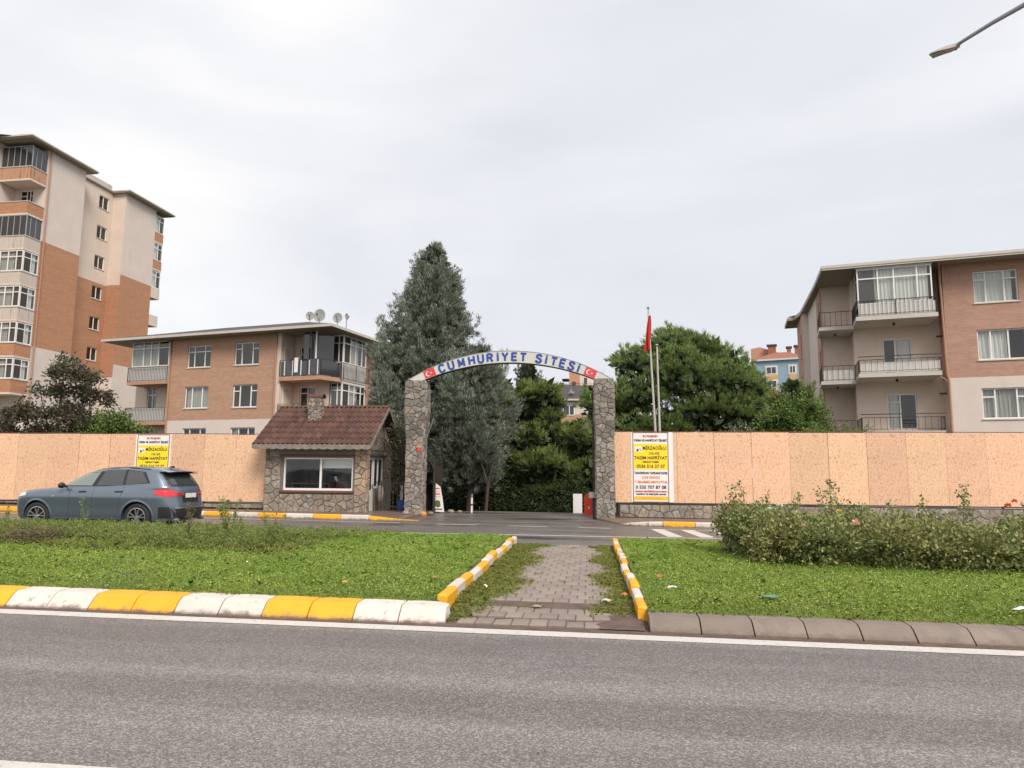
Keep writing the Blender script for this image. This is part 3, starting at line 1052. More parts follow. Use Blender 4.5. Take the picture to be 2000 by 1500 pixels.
# overgrown strips inside the path
def strip_l(x, y):
    lim = -1.12 + 0.13 * np.sin(y * 2.1) + 0.06 * np.sin(y * 6.3) + np.where(y < 9.5, -0.02, 0.06)
    lim = lim + 0.10 * g.normal(size=len(x))
    return (x < lim) & (y > 7.72 + 0.5 * np.clip((x + 1.5) * 1.5, 0, 1))
def strip_r(x, y):
    lim = 0.17 + 0.10 * np.sin(y * 2.7 + 1) + 0.05 * np.sin(y * 7.3)
    lim = lim + 0.07 * g.normal(size=len(x))
    return (x > lim) & (y > 8.0 + 0.3 * np.abs(np.sin(x * 9)))
o = grass_patch('grass', -1.62, -0.75, 7.70, 16.0, 7500, A_grass2, 0.03, 0.07, strip_l, hf=path_h, wd=0.0075, lean=1.1)
tag(o, 'yellowish weedy grass creeping over the left side of the paved path', 'grass')
o = grass_patch('grass', -0.05, 0.54, 7.85, 16.0, 7500, A_grass2, 0.03, 0.07, strip_r, hf=path_h, wd=0.0075, lean=1.1)
tag(o, 'yellowish weedy grass creeping over the right side of the paved path', 'grass')
def step_mask(x, y):
    return (np.abs(y - 8.50 - 0.03 * np.sin(x * 8)) < 0.03 + 0.02 * np.sin(x * 17)) & (np.sin(x * 5.1) > -0.5)
o = grass_patch('grass', -1.3, 0.1, 8.38, 8.64, 9000, A_grass2, 0.015, 0.04, step_mask, hf=path_h, wd=0.007, lean=1.2)
tag(o, 'thin line of grass growing in the step across the paved path', 'grass')
def tuft_mask(x, y):
    return (np.sin(x * 7.3 + 1) * np.sin(y * 4.1) > 0.86)
o = grass_patch('grass', -1.05, 0.15, 9.0, 15.8, 2600, A_grass2, 0.012, 0.035, tuft_mask, hf=path_h, wd=0.007, lean=1.2)
tag(o, 'small tufts growing in the joints of the paved path', 'grass')
# broad leaved ground weeds mixed in the lawn
def lowleaves(name, x0, x1, y0, y1, dens, m, label, mask=None, h=(0.03, 0.09), sz=0.022):
    n = int((x1 - x0) * (y1 - y0) * dens)
    x = g.uniform(x0, x1, n)
    y = g.uniform(y0, y1, n)
    k = vis(x, y)
    if mask is not None:
        k &= mask(x, y)
    x, y = x[k], y[k]
    n = len(x)
    z = np.array([gz(a) + med_h(a, b) for a, b in zip(x, y)]) + g.uniform(h[0], h[1], n)
    P = np.stack([x, y, z], 1)
    A = unit(np.stack([g.normal(0, 1, n), g.normal(0, 1, n), g.uniform(-.1, .7, n)], 1))
    B = unit(np.cross(A, np.stack([g.normal(0, .4, n), g.normal(0, .4, n), np.ones(n)], 1)))
    o = cards(name, P, A, B, sz * g.uniform(0.6, 1.4, n), sz * 0.7 * g.uniform(0.6, 1.3, n), m, kind='stuff')
    return tag(o, label, 'ground cover', kind='stuff')
lowleaves('clover', -13, -1.8, 8.0, 12.0, 420, A_grass, 'clover-like leaves mixed into the turf left of the path')
lowleaves('clover', 0.7, 9, 8.0, 12.0, 480, A_grass, 'clover-like leaves mixed into the turf in front of the roses')

# ragged weeds on the left of the median: a mass nobody could count, plus the tall ones
def weed_mass(name, n_pl, xr, yr, hr, m, label, per=34, sz=0.032, mask=None):
    C, D = [], []
    ST = MB()
    for i in range(n_pl):
        x, y = rnd.uniform(*xr), rnd.uniform(*yr)
        if mask and not mask(x, y):
            continue
        h = rnd.uniform(*hr)
        z = gz(x) + med_h(x, y)
        tx, ty = x + rnd.gauss(0, 0.14) * h * 2, y + rnd.gauss(0, 0.14) * h * 2
        ST.tube((x, y, z), (tx, ty, z + h), 0.0035, 0.0015, 3, caps=False)
        for k in range(6):
            t = rnd.uniform(0.25, 1.0)
            C.append((x + (tx - x) * t, y + (ty - y) * t, z + h * t))
            D.append((rnd.gauss(0, 1), rnd.gauss(0, 1), 0.8))
    C = np.array(C)
    D = unit(np.array(D))
    P, A, B, Ln, Wd = sprays(g, C, D, max(2, per // 6), 0.9, sz, sz * 0.38, 0.028)
    o = cards(name, P, A, B, Ln, Wd, m, kind='stuff')
    tag(o, label, 'weeds', kind='stuff')
    ST.build('weed_stem', m, o)['kind'] = 'stuff'
    return o
weed_mass('weeds', 1900, (-14.5, -5.0), (11.2, 14.6), (0.05, 0.17), A_weed, 'ragged yellow-green weeds on the left half of the median', per=40, sz=0.042,
          mask=lambda x, y: (math.sin(x * 1.3) + math.sin(y * 2.2 + x)) > -0.9 and y > 11.6 + 0.35 * (x + 14.5) * 0.25)
weed_mass('weeds', 700, (-15.0, -4.4), (14.3, 16.0), (0.05, 0.14), A_weed, 'low weeds fringing the far road left of the path', per=30, sz=0.04)
weed_mass('weeds', 160, (-7.6, -5.5), (11.3, 13.4), (0.12, 0.38), A_weed, 'bushy weeds standing around the tall stems right of the car', per=60, sz=0.04)
weed_mass('weeds', 90, (-10.4, -9.3), (11.2, 12.2), (0.08, 0.26), A_weedb, 'brownish low bush in the weeds below the car door', per=66, sz=0.04)

def tall_weed(x, y, h, spread, n, label, m=None, sz=0.05):
    r = thing('tall_weed', label, 'weed', (x, y, gz(x) + med_h(x, y)), 0, 'tall weeds on the median')
    ST = MB()
    C, D = [], []
    for i in range(n):
        a = rnd.uniform(0, 6.28)
        pts = [(0, 0, 0)]
        lx, ly = math.cos(a) * spread * rnd.uniform(0.3, 1), math.sin(a) * spread * rnd.uniform(0.3, 1)
        hh = h * rnd.uniform(0.65, 1)
        for k in range(1, 5):
            t = k / 4
            pts.append((lx * t ** 1.3 + rnd.gauss(0, .008), ly * t ** 1.3, hh * t))
        ST.path(pts, [0.006, 0.005, 0.004, 0.003, 0.0015], 4)
        for k in range(12):
            t = rnd.uniform(0.3, 1)
            i_ = min(3, int(t * 4))
            f_ = t * 4 - i_
            p = [pts[i_][j] + (pts[i_ + 1][j] - pts[i_][j]) * f_ for j in range(3)]
            C.append(p)
            D.append((rnd.gauss(0, 1), rnd.gauss(0, 1), 0.5))
    P, A, B, Ln, Wd = sprays(g, np.array(C), unit(np.array(D)), 6, 0.8, sz, sz * 0.4, 0.02)
    cards('foliage', P, A, B, Ln, Wd, m or A_weed, r)
    ST.build('stem', m or A_weed, r)
    return r
tall_weed(-6.35, 12.2, 0.92, 0.42, 9, 'tallest bushy weed on the median, in front of the last boards left of the gatehouse')
tall_weed(-7.35, 12.6, 1.02, 0.16, 3, 'thin tall weed rising in front of the car tailgate', A_weedb)
tall_weed(-9.32, 12.5, 0.78, 0.10, 2, 'slim tall weed in front of the car between its doors', sz=0.045)
tall_weed(-11.3, 13.0, 0.55, 0.10, 2, 'slim weed in front of the car front door', sz=0.04)
tall_weed(-12.25, 13.0, 0.50, 0.14, 3, 'weed crossing the front wheel of the car', sz=0.04)
tall_weed(-5.6, 12.3, 0.62, 0.3, 6, 'leafy weed right of the tallest one, before the yellow kerb', sz=0.045)

# ================================================================== GATE PILLARS AND ARCH
def gate_pillar(label, x0, x1, y0, y1, zb, zt, flare, lean=0.0):
    r = thing('gate_pillar', label, 'pillar', (0, 0, 0), 0, 'stone pillars of the estate gate')
    H = zt - zb
    def fx(a, z):       # side profile: the shaft swells a little towards the top and rounds off
        t = (z - zb) / H
        k = flare * max(0, min(1, (t - 0.55) / 0.2)) * (1 if t < 0.93 else 1 - (t - 0.93) / 0.07 * 0.8)
        mid = (x0 + x1) / 2
        s = (a - mid) / ((x1 - x0) / 2)
        return mid + s * ((x1 - x0) / 2 + k) + lean * t
    def fy(b, z):
        return b
    mb = MB()
    nz = 14
    vs = []
    ins = 0.01
    for j in range(nz + 1):
        z = zb + H * j / nz
        for a, b in ((x0 + ins, y0 + ins), (x1 - ins, y0 + ins), (x1 - ins, y1 - ins), (x0 + ins, y1 - ins)):
            vs.append((fx(a, z), b, z - (0.0 if j < nz else 0.02)))
    mb.add(vs, [(j * 4 + i, j * 4 + (i + 1) % 4, (j + 1) * 4 + (i + 1) % 4, (j + 1) * 4 + i) for j in range(nz) for i in range(4)] + [(nz * 4, nz * 4 + 1, nz * 4 + 2, nz * 4 + 3)])
    mb.build('shaft', A_mort2, r)
    def mf(cx, cz):
        t = (cz - zb) / H
        if 0.58 < t < 0.72 and rnd.random() < 0.8:
            return A_stain
        return A_stone2 if rnd.random() < 0.78 else A_stone
    corner = [((x0 + 0.03, zt - 0.12, -0.6, 1), (x1 - 0.03, zt - 0.12, 0.6, 1)), None]
    cf = [(x0 + 0.02, zt - 0.14, -0.75, 0.66), (x1 - 0.02, zt - 0.14, 0.75, 0.66)]
    stones(r, lambda a, b, z: (fx(a, z), y0 + b, z), x0, x1, zb, zt, 0.195, mf, depth=0.034, gap=0.008, clipf=cf)
    stones(r, lambda a, b, z: (fx(x1, z) - b, a, z), y0, y1, zb, zt, 0.21, mf, depth=0.034, gap=0.008)
    stones(r, lambda a, b, z: (fx(x0, z) + b, a, z), y0, y1, zb, zt, 0.25, mf, depth=0.028, gap=0.013)
    return r
gate_pillar('rough stone gate pillar beside the gatehouse, carrying the left end of the arch', -6.27, -5.70, 24.0, 24.62, 0.12, 4.76, 0.085)
gate_pillar('rough stone gate pillar beside the red barrier box, carrying the right end of the arch', 0.22, 0.81, 24.0, 24.58, 0.12, 4.80, 0.03, lean=-0.04)
# number plate and lamp bracket on the left pillar
pl = thing('house_number_plate', 'small red plate fixed on the left gate pillar', 'plate', (-5.80, 23.955, 2.36))
MB().box(-0.075, 0.075, -0.014, 0.0, -0.07, 0.07).build('plate', A_inkr, pl, bevel=0.004)
lp = thing('wall_bracket', 'slanting metal bracket on the right side of the left gate pillar', 'bracket', (-5.66, 24.2, 2.6))
mb = MB()
mb.path([(0, 0, 0), (0.14, 0.05, 0.45), (0.28, 0.05, 0.85)], 0.018, 6)
mb.box(-0.03, 0.03, -0.06, 0.06, -0.08, 0.08)
mb.build('arm', A_alu, lp)

arch = thing('arch_sign', 'curved white sheet-metal arch with blue capital letters spanning the two stone pillars', 'sign', (0, 0, 0))
AX = -2.76
def top_pt(t):
    x = 3.52 * t
    return AX + x, -0.94 + math.sqrt(6.72 ** 2 - x * x)
def bot_pt(t):
    x = 3.05 * t
    return AX + x, -2.35 + math.sqrt(7.70 ** 2 - x * x)
NS = 48
YA0, YA1 = 24.06, 24.34
P_ = [(top_pt(-1 + 2 * i / NS), bot_pt(-1 + 2 * i / NS)) for i in range(NS + 1)]
mb = MB()
mb.add([(p[k][0], YA0, p[k][1]) for p in P_ for k in (0, 1)], [(2 * i, 2 * i + 1, 2 * i + 3, 2 * i + 2) for i in range(NS)])
mb.add([(p[k][0], YA1, p[k][1]) for p in P_ for k in (0, 1)], [(2 * i, 2 * i + 2, 2 * i + 3, 2 * i + 1) for i in range(NS)])
mb.add([(p[0][0], y, p[0][1]) for p in P_ for y in (YA0, YA1)], [(2 * i, 2 * i + 2, 2 * i + 3, 2 * i + 1) for i in range(NS)])
for p in (P_[0], P_[-1]):
    mb.add([(p[0][0], YA0, p[0][1]), (p[1][0], YA0, p[1][1]), (p[1][0], YA1, p[1][1]), (p[0][0], YA1, p[0][1])], [(0, 1, 2, 3)])
mb.build('face_sheet', A_arch, arch)
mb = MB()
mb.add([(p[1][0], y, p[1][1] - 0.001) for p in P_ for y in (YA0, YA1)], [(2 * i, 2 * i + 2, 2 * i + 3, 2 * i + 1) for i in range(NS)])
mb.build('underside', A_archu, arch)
mb = MB()
for s in (0, 1):
    pts = [(p[s][0], YA0 - 0.004, p[s][1] + (-0.012 if s == 0 else 0.012)) for p in P_]
    mb.path(pts, 0.009, 4)
mb.build('edge_trim', A_alu, arch)
mb = MB()
mb.tube((-2.83, 24.2, 5.77), (-2.83, 24.2, 5.84), 0.02)
mb.ball((-2.83, 24.2, 5.86), 0.03)
mb.build('finial', A_alu, arch)
def arch_at(x):
    t = (x - AX) / 3.285
    for _ in range(4):
        a, b = top_pt(t), bot_pt(t)
        t += (x - (a[0] + b[0]) / 2) / 3.285
    a, b = top_pt(t), bot_pt(t)
    ang = math.atan2(a[1] - b[1], a[0] - b[0]) - math.pi / 2
    a2, b2 = top_pt(t + 0.01), bot_pt(t + 0.01)
    sl_ = math.atan2((a2[1] + b2[1] - a[1] - b[1]) / 2, (a2[0] + b2[0] - a[0] - b[0]) / 2)
    return (a[1] + b[1]) / 2, sl_
ST_ = {   # strokes on a 1 x 1.35 cell
    'C': [[(.92, 1.05), (.75, 1.28), (.42, 1.33), (.14, 1.12), (.05, .68), (.14, .24), (.42, .03), (.75, .08), (.92, .32)]],
    'U': [[(.08, 1.35), (.08, .42), (.22, .10), (.50, .02), (.78, .10), (.92, .42), (.92, 1.35)]],
    'M': [[(.06, 0), (.06, 1.35)], [(.06, 1.30), (.50, .25)], [(.50, .25), (.94, 1.30)], [(.94, 1.35), (.94, 0)]],
    'H': [[(.08, 0), (.08, 1.35)], [(.08, .70), (.92, .70)], [(.92, 0), (.92, 1.35)]],
    'R': [[(.08, 0), (.08, 1.30)], [(.08, 1.28), (.62, 1.28), (.86, 1.12), (.86, .88), (.62, .70), (.08, .70)], [(.50, .68), (.92, 0)]],
    'İ': [[(.5, 0), (.5, 1.12)], [(.5, 1.24), (.5, 1.42)]],
    'Y': [[(.5, 0), (.5, .62)], [(.04, 1.35), (.5, .60)], [(.96, 1.35), (.5, .60)]],
    'E': [[(.12, 0), (.12, 1.35)], [(.12, .08), (.92, .08)], [(.12, .70), (.84, .70)], [(.12, 1.28), (.92, 1.28)]],
    'T': [[(.5, 0), (.5, 1.30)], [(.02, 1.27), (.98, 1.27)]],
    'S': [[(.90, 1.08), (.72, 1.28), (.40, 1.32), (.12, 1.16), (.14, .88), (.45, .73), (.78, .58), (.90, .34), (.74, .10), (.42, .02), (.14, .12), (.04, .32)]]}
for ch, px in (('C', 860.8), ('U', 879), ('M', 899.5), ('H', 920), ('U', 938), ('R', 956.3), ('İ', 971.8), ('Y', 986), ('E', 1004.5), ('T', 1022),
               ('S', 1052.8), ('İ', 1067), ('T', 1082), ('E', 1098.7), ('S', 1116), ('İ', 1129.5)):
    x = -2.64 + (px - 1000) * 0.0176
    z, sl_ = arch_at(x)
    mb = MB()
    dd = 0
    U_, TH = .205, .035
    for line in ST_[ch]:
        for q_ in range(len(line) - 1):
            (ax, az), (bx, bz) = line[q_], line[q_ + 1]
            ax, bx, az, bz = (ax - .5) * U_, (bx - .5) * U_, (az - .67) * U_, (bz - .67) * U_
            L_ = math.hypot(bx - ax, bz - az)
            ux, uz = (bx - ax) / L_, (bz - az) / L_
            e_ = .008 if len(line) > 2 else 0
            ax, az, bx, bz = ax - ux * e_, az - uz * e_, bx + ux * e_, bz + uz * e_
            nx_, nz_ = -uz * TH, ux * TH
            mb.prism([(ax + nx_, az + nz_), (ax - nx_, az - nz_), (bx - nx_, bz - nz_), (bx + nx_, bz + nz_)], -.010 - dd * .0006, 0, 'y')
            dd += 1
    o = mb.build('letter', A_blue, arch)
    o.location = (x, YA0 - .002, z)
    o.rotation_euler = (0, -sl_, 0)
for px in (836.5, 1152):
    x = -2.64 + (px - 1000) * 0.0176
    z, sl_ = arch_at(x)
    fl = MB().box(-0.20, 0.20, -0.010, -0.003, -0.145, 0.145).build('flag_panel', A_inkr, arch)
    fl.location = (x, YA0, z)
    fl.rotation_euler = (0, -sl_, 0)
    mb = MB()
    ro, ri, n = 0.085, 0.070, 28
    vs, fs = [], []
    for i in range(n + 1):
        a = 0.62 + (2 * math.pi - 1.24) * i / n
        # crescent: outer circle less an offset smaller circle
        ox, oz = ro * math.cos(a), ro * math.sin(a)
        dx, dz = ox - 0.022, oz
        d = math.hypot(dx, dz)
        k = min(1, ri / d)
        vs += [(ox - 0.055, -0.013, oz), (0.022 + dx * k - 0.055, -0.013, dz * k)]
    mb.add(vs, [(2 * i, 2 * i + 1, 2 * i + 3, 2 * i + 2) for i in range(n)])
    sv = []
    for i in range(10):
        a = math.pi + i * math.pi / 5
        rr = 0.042 if i % 2 == 0 else 0.017
        sv.append((0.055 + rr * math.cos(a), -0.013, rr * math.sin(a)))
    mb.add(sv + [(0.055, -0.013, 0)], [(i, (i + 1) % 10, 10) for i in range(10)])
    mb.build('crescent_and_star', A_signw, fl)

# ================================================================== GATEHOUSE
gh = thing('gatehouse', 'small rubble-stone gatehouse with a red clay tile roof left of the gate', 'building')
GX0, GX1, GY0, GY1, GZ0, GZ1 = -11.28, -7.66, 24.0, 27.1, 0.10, 2.42
WX0, WX1, WZ0, WZ1 = -10.62, -8.12, 0.93, 2.06
def sm(cx, cz):
    return A_stone if rnd.random() < 0.6 else A_stone2
def sm_warm(cx, cz):
    return A_stone3 if rnd.random() < 0.75 else A_stone
mb = MB()
t = 0.22     # wall body with real openings
for a, b, c, d in ((GX0, WX0, GZ0, GZ1), (WX1, GX1, GZ0, GZ1), (WX0, WX1, GZ0, WZ0), (WX0, WX1, WZ1, GZ1)):
    mb.box(a, b, GY0, GY0 + t, c, d)
mb.box(GX0, GX0 + t, GY0 + t, GY1, GZ0, GZ1)
mb.box(GX0, GX1, GY1 - t, GY1, GZ0, GZ1)
DY0, DY1 = 24.42, 26.15     # door and window group on the right side
mb.box(GX1 - t, GX1, GY0 + t, DY0, GZ0, GZ1)
mb.box(GX1 - t, GX1, DY1, GY1 - t, GZ0, GZ1)
mb.box(GX1 - t, GX1, DY0, DY1, 2.12, GZ1)
mb.box(GX1 - t, GX1, 25.05, DY1, GZ0, 1.0)
mb.build('wall', A_mort, gh)
# stones of the front
Tf = lambda a, b, z: (a, GY0 + b, z)
stones(gh, Tf, GX0, WX0 - 0.10, GZ0 + .08, 2.34, 0.27, lambda x, z: sm(x, z), depth=0.035)
stones(gh, Tf, WX1 + 0.06, GX1, GZ0 + .08, 2.34, 0.235, lambda x, z: sm_warm(x, z) if z > 0.9 else sm(x, z), depth=0.04)
stones(gh, Tf, WX0 - 0.10, WX1 + 0.06, GZ0 + .08, WZ0 - 0.13, 0.27, sm, depth=0.035)
stones(gh, lambda a, b, z: (GX0 + b, a, z), GY0, GY1, GZ0, 2.34, 0.32, sm)
stones(gh, lambda a, b, z: (GX1 - b, a, z), 24.0, DY0 - .04, GZ0, 2.34, 0.26, sm_warm)
MB().box(GX0 - .02, GX1 + .02, GY0 - 0.05, GY0 + 0.0, 0.08, 0.20).build('plinth', A_ren, gh)
mb = MB()
mb.box(WX0 - 0.10, WX1 + 0.06, GY0 - 0.07, GY0 + 0.14, WZ0 - 0.075, WZ0 - 0.003)
mb.box(WX0 - 0.10, WX1 + 0.06, GY0 - 0.04, GY0 + 0.10, WZ1 + 0.05, WZ1 + 0.10)
mb.build('window_surround', A_redf, gh, bevel=0.006)
MB().box(GX0, GX1, GY0 - 0.03, GY0 - 0.001, WZ1 + 0.11, GZ1).build('lintel_render', A_ren, gh)
wf = MB()
fr = 0.055
yy = (GY0 + 0.04, GY0 + 0.10)
wf.box(WX0, WX1, *yy, WZ0, WZ0 + fr + .02).box(WX0, WX1, *yy, WZ1 - fr, WZ1)
xm = WX0 + (WX1 - WX0) * 0.535
for xx in (WX0, xm - 0.04, WX1 - fr):
    wf.box(xx, xx + (fr if xx != xm - 0.04 else 0.07), *yy, WZ0 + fr + .02, WZ1 - fr)
wf = wf.build('window', A_upvc, gh)
for a, b in ((WX0 + fr, xm - 0.04), (xm + 0.03, WX1 - fr)):
    MB().add([(a, GY0 + 0.07, WZ0 + fr + .02), (b, GY0 + 0.07, WZ0 + fr + .02), (b, GY0 + 0.07, WZ1 - fr), (a, GY0 + 0.07, WZ1 - fr)], [(0, 1, 2, 3)]).build('pane', A_glass, wf)
MB().add([(xm + 0.03, GY0 + 0.16, 1.70), (WX1 - fr, GY0 + 0.16, 1.70), (WX1 - fr, GY0 + 0.16, WZ1), (xm + 0.03, GY0 + 0.16, WZ1)], [(0, 1, 2, 3)]).build('blind', A_rooml, wf)
# room inside
mb = MB()
mb.add([(GX0 + t, GY1 - t - .01, GZ0), (GX1 - t, GY1 - t - .01, GZ0), (GX1 - t, GY1 - t - .01, 2.4), (GX0 + t, GY1 - t - .01, 2.4)], [(0, 1, 2, 3)])
mb.add([(GX0 + t + .01, GY0 + t, GZ0), (GX0 + t + .01, GY1 - t, GZ0), (GX0 + t + .01, GY1 - t, 2.4), (GX0 + t + .01, GY0 + t, 2.4)], [(0, 1, 2, 3)])
mb.build('room_lining', A_rooml, gh)
mb = MB()
mb.box(GX0 + t, GX1 - t, GY0 + t, GY1 - t, 0.16, 0.18)
mb.box(GX0 + t, GX1 - t, GY0 + t, GY1 - t, 2.38, 2.40)
mb.build('floor', A_room, gh)
dk = thing('desk', 'dark desk seen through the gatehouse window', 'desk', (-10.0, 24.75, 0.18))
mb = MB()
mb.box(-0.5, 0.9, -0.3, 0.35, 0.95, 1.0).box(-0.5, -0.45, -0.3, 0.35, 0, 0.95).box(0.85, 0.9, -0.3, 0.35, 0, 0.95)
mb.build('desk_top', A_room, dk)
mon = thing('monitor', 'black computer monitor on the gatehouse desk', 'monitor', (-9.95, 24.75, 1.18))
mb = MB()
mb.box(-0.42, 0.30, -0.02, 0.02, 0.06, 0.42).box(-0.1, 0.0, -0.03, 0.05, 0, 0.08)
mb.build('screen', A_black, mon)
chr_ = thing('office_chair', 'dark chair back behind the gatehouse desk', 'chair', (-9.28, 25.1, 0.18))
MB().box(-0.2, 0.2, -0.04, 0.04, 0.55, 1.30).build('backrest', A_black, chr_, bevel=0.03)
MB().box(-0.22, 0.22, -0.35, 0.04, 0.45, 0.52).tube((0, -.15, 0), (0, -.15, 0.45), 0.03).build('seat', A_black, chr_)
# door and side window, white frames
dr = MB(lambda a, b, z: (GX1 - 0.06 - b, a, z))
dr.box(24.44, 24.52, 0, .05, .16, 2.10).box(24.94, 25.04, 0, .05, .16, 2.10).box(24.52, 24.94, 0, .05, 2.0, 2.10).box(24.52, 24.94, 0, .05, .16, .95)
door = dr.build('door', A_upvc, gh)
MB(lambda a, b, z: (GX1 - 0.085, a, z)).add([(24.52, 0, .95), (24.94, 0, .95), (24.94, 0, 2.0), (24.52, 0, 2.0)], [(0, 1, 2, 3)]).build('pane', A_smoke, door)
MB(lambda a, b, z: (GX1 - 0.05 + b, a, z)).box(24.90, 24.93, 0, .04, 1.0, 1.16).build('handle', A_alu, door)
sw = MB(lambda a, b, z: (GX1 - 0.05 - b, a, z))
sw.box(25.05, DY1, 0, .05, 1.0, 1.07).box(25.05, DY1, 0, .05, 2.03, 2.12)
for a in (25.05, 25.55, 26.08):
    sw.box(a, a + 0.07, 0, .05, 1.07, 2.03)
sw = sw.build('window', A_upvc, gh)
for a, b in ((25.12, 25.55), (25.62, 26.08)):
    MB(lambda a_, b_, z: (GX1 - 0.075, a_, z)).add([(a, 0, 1.07), (b, 0, 1.07), (b, 0, 2.03), (a, 0, 2.03)], [(0, 1, 2, 3)]).build('pane', A_smoke, sw)
MB().box(GX1 - .02, GX1 + 0.012, 25.05, 27.1, 0.14, 0.995).build('render_panel', A_ren, gh)
MB().box(GX1 - .02, GX1 + 0.012, 26.16, 27.1, 0.998, 2.42).build('render_panel', A_ren, gh)
MB().box(GX1 + 0.012, GX1 + 0.06, DY0 - .03, 26.3, 2.13, 2.20).build('door_hood', A_woodd, gh)
# roof
EY, EZ, RY, RZ = 23.50, 2.50, 25.58, 3.96
RX0, RX1 = -11.56, -7.36
sl_len = math.hypot(RY - EY, RZ - EZ)
pit = math.atan2(RZ - EZ, RY - EY)
BY, BZ = 2 * RY - EY, EZ
mb = MB()
mb.prism([(EY, EZ - .02), (RY, RZ - .02), (BY, BZ - .02), (BY, BZ - .08), (RY, RZ - .08), (EY, EZ - .08)], RX0 + .02, RX1 - .02, 'x')
mb.build('roof_deck', A_woodd, gh)
tw = (RX1 - RX0) / 24
tl = sl_len / 7
tmb = MB()
prof = []
for i in range(9):
    u = i / 8
    prof.append((u * tw - tw / 2, 0.062 * math.sin(math.pi * min(1, u / 0.66)) if u < 0.66 else -0.008 * math.sin(math.pi * (u - 0.66) / 0.34)))
n = len(prof)
vs = []
for y, dz in ((0, 0.022), (tl + 0.03, 0.0)):
    vs += [(x_, y, z_ + dz) for x_, z_ in prof]
vs += [(x_, 0, z_ - 0.004) for x_, z_ in prof]
tmb.add(vs, [(i, i + 1, n + i + 1, n + i) for i in range(n - 1)] + [(i + 2 * n, i + 1 + 2 * n, i + 1, i) for i in range(n - 1)])
me_t = bpy.data.meshes.new('roof_tile')
me_t.from_pydata(tmb.v, [], tmb.f)
me_t.materials.append(A_tile)
for j in range(7):
    for i in range(24):
        s = j * tl - 0.03
        link('roof_tile', me_t, gh, (RX0 + (i + 0.5) * tw + rnd.uniform(-.004, .004), EY + s * math.cos(pit), EZ + s * math.sin(pit) + rnd.uniform(-.002, .006)), (pit + rnd.uniform(-.02, .01), rnd.uniform(-.02, .02), rnd.uniform(-.02, .02)))
mb = MB()     # rear slope, one corrugated field
def back(u, v):
    x = RX0 + u * (RX1 - RX0)
    s = v * sl_len
    return (x, BY - s * math.cos(pit), BZ + s * math.sin(pit) + 0.03 * abs(math.sin(u * 24 * math.pi)) + 0.005)
mb.grid(back, 96, 7)
mb.build('rear_roof_tiles', A_tile, gh)['kind'] = 'stuff'
rmb = MB()
for i in range(7):
    a0_, a1_ = math.pi * i / 6, math.pi * (i + 1) / 6
    if i < 6:
        rmb.add([(-.13, .085 * math.cos(a0_), .075 * math.sin(a0_)), (.13, .075 * math.cos(a0_), .062 * math.sin(a0_)), (.13, .075 * math.cos(a1_), .062 * math.sin(a1_)), (-.13, .085 * math.cos(a1_), .075 * math.sin(a1_))], [(0, 1, 2, 3)])
me_r = bpy.data.meshes.new('ridge_tile')
me_r.from_pydata(rmb.v, [], rmb.f)
me_r.materials.append(A_tile)
for i in range(18):
    link('ridge_tile', me_r, gh, (RX0 + 0.11 + i * 0.234, RY, RZ + rnd.uniform(-.006, .01)), (rnd.uniform(-.05, .05), 0, rnd.uniform(-.04, .04)))
# scalloped fascia and barge boards
def scallop(length, step, hgt, dip):
    top = [(0, 0), (length, 0)]
    low = []
    n_ = int(length / step)
    for i in range(n_):
        for k in range(5):
            u = (i + k / 5) * step
            low.append((u, -hgt - dip * abs(math.sin(math.pi * (k / 5)))))
    low.append((length, -hgt))
    return top + low[::-1]
mb = MB()
mb.prism([(RX0 + a, EZ - 0.0 + c) for a, c in scallop(RX1 - RX0, 0.30, 0.14, 0.035)], EY - 0.035, EY - 0.012, 'y')
mb.build('fascia_board', A_wood, gh)
for xx in (RX1, RX0 - 0.025):
    for sgn in (1, -1):
        mb = MB()
        sc_ = scallop(sl_len, 0.30, 0.12, 0.03)
        mb.prism([((EY if sgn > 0 else BY) + sgn * (a * math.cos(pit)), EZ + a * math.sin(pit) + c + 0.01) for a, c in sc_], xx, xx + 0.025, 'x')
        mb.build('barge_board', A_wood, gh)
# gable
gb = MB()
gb.prism([(GY0, 2.42), (GY1 + 0.0, 2.42), (RY, RZ - 0.12)], GX1 - 0.2, GX1 - 0.01, 'x')
gb.prism([(GY0, 2.42), (GY1 + 0.0, 2.42), (RY, RZ - 0.12)], GX0 + 0.01, GX0 + 0.2, 'x')
gb.build('gable_wall', A_mort, gh)
e1 = math.atan2(RZ - .12 - 2.42, RY - GY0)
stones(gh, lambda a, b, z: (GX1 - 0.01 - b, a, z), GY0, GY1, 2.34, 3.25, 0.26, sm,
       clipf=[(GY0 + .05, 2.42, -math.sin(e1), math.cos(e1)), (GY1 - .05, 2.42, math.sin(e1), math.cos(e1))])
mb = MB()
for k in range(6):
    y = RY - 0.42 + k * 0.155
    h_ = (RZ - 0.14) - abs(y + .07 - RY) * math.tan(pit) - 0.02
    mb.box(GX1 - 0.012, GX1 + 0.014, y, y + 0.14, 3.12 - (k % 2) * 0.05, h_)
mb.build('gable_boards', A_woodd, gh)
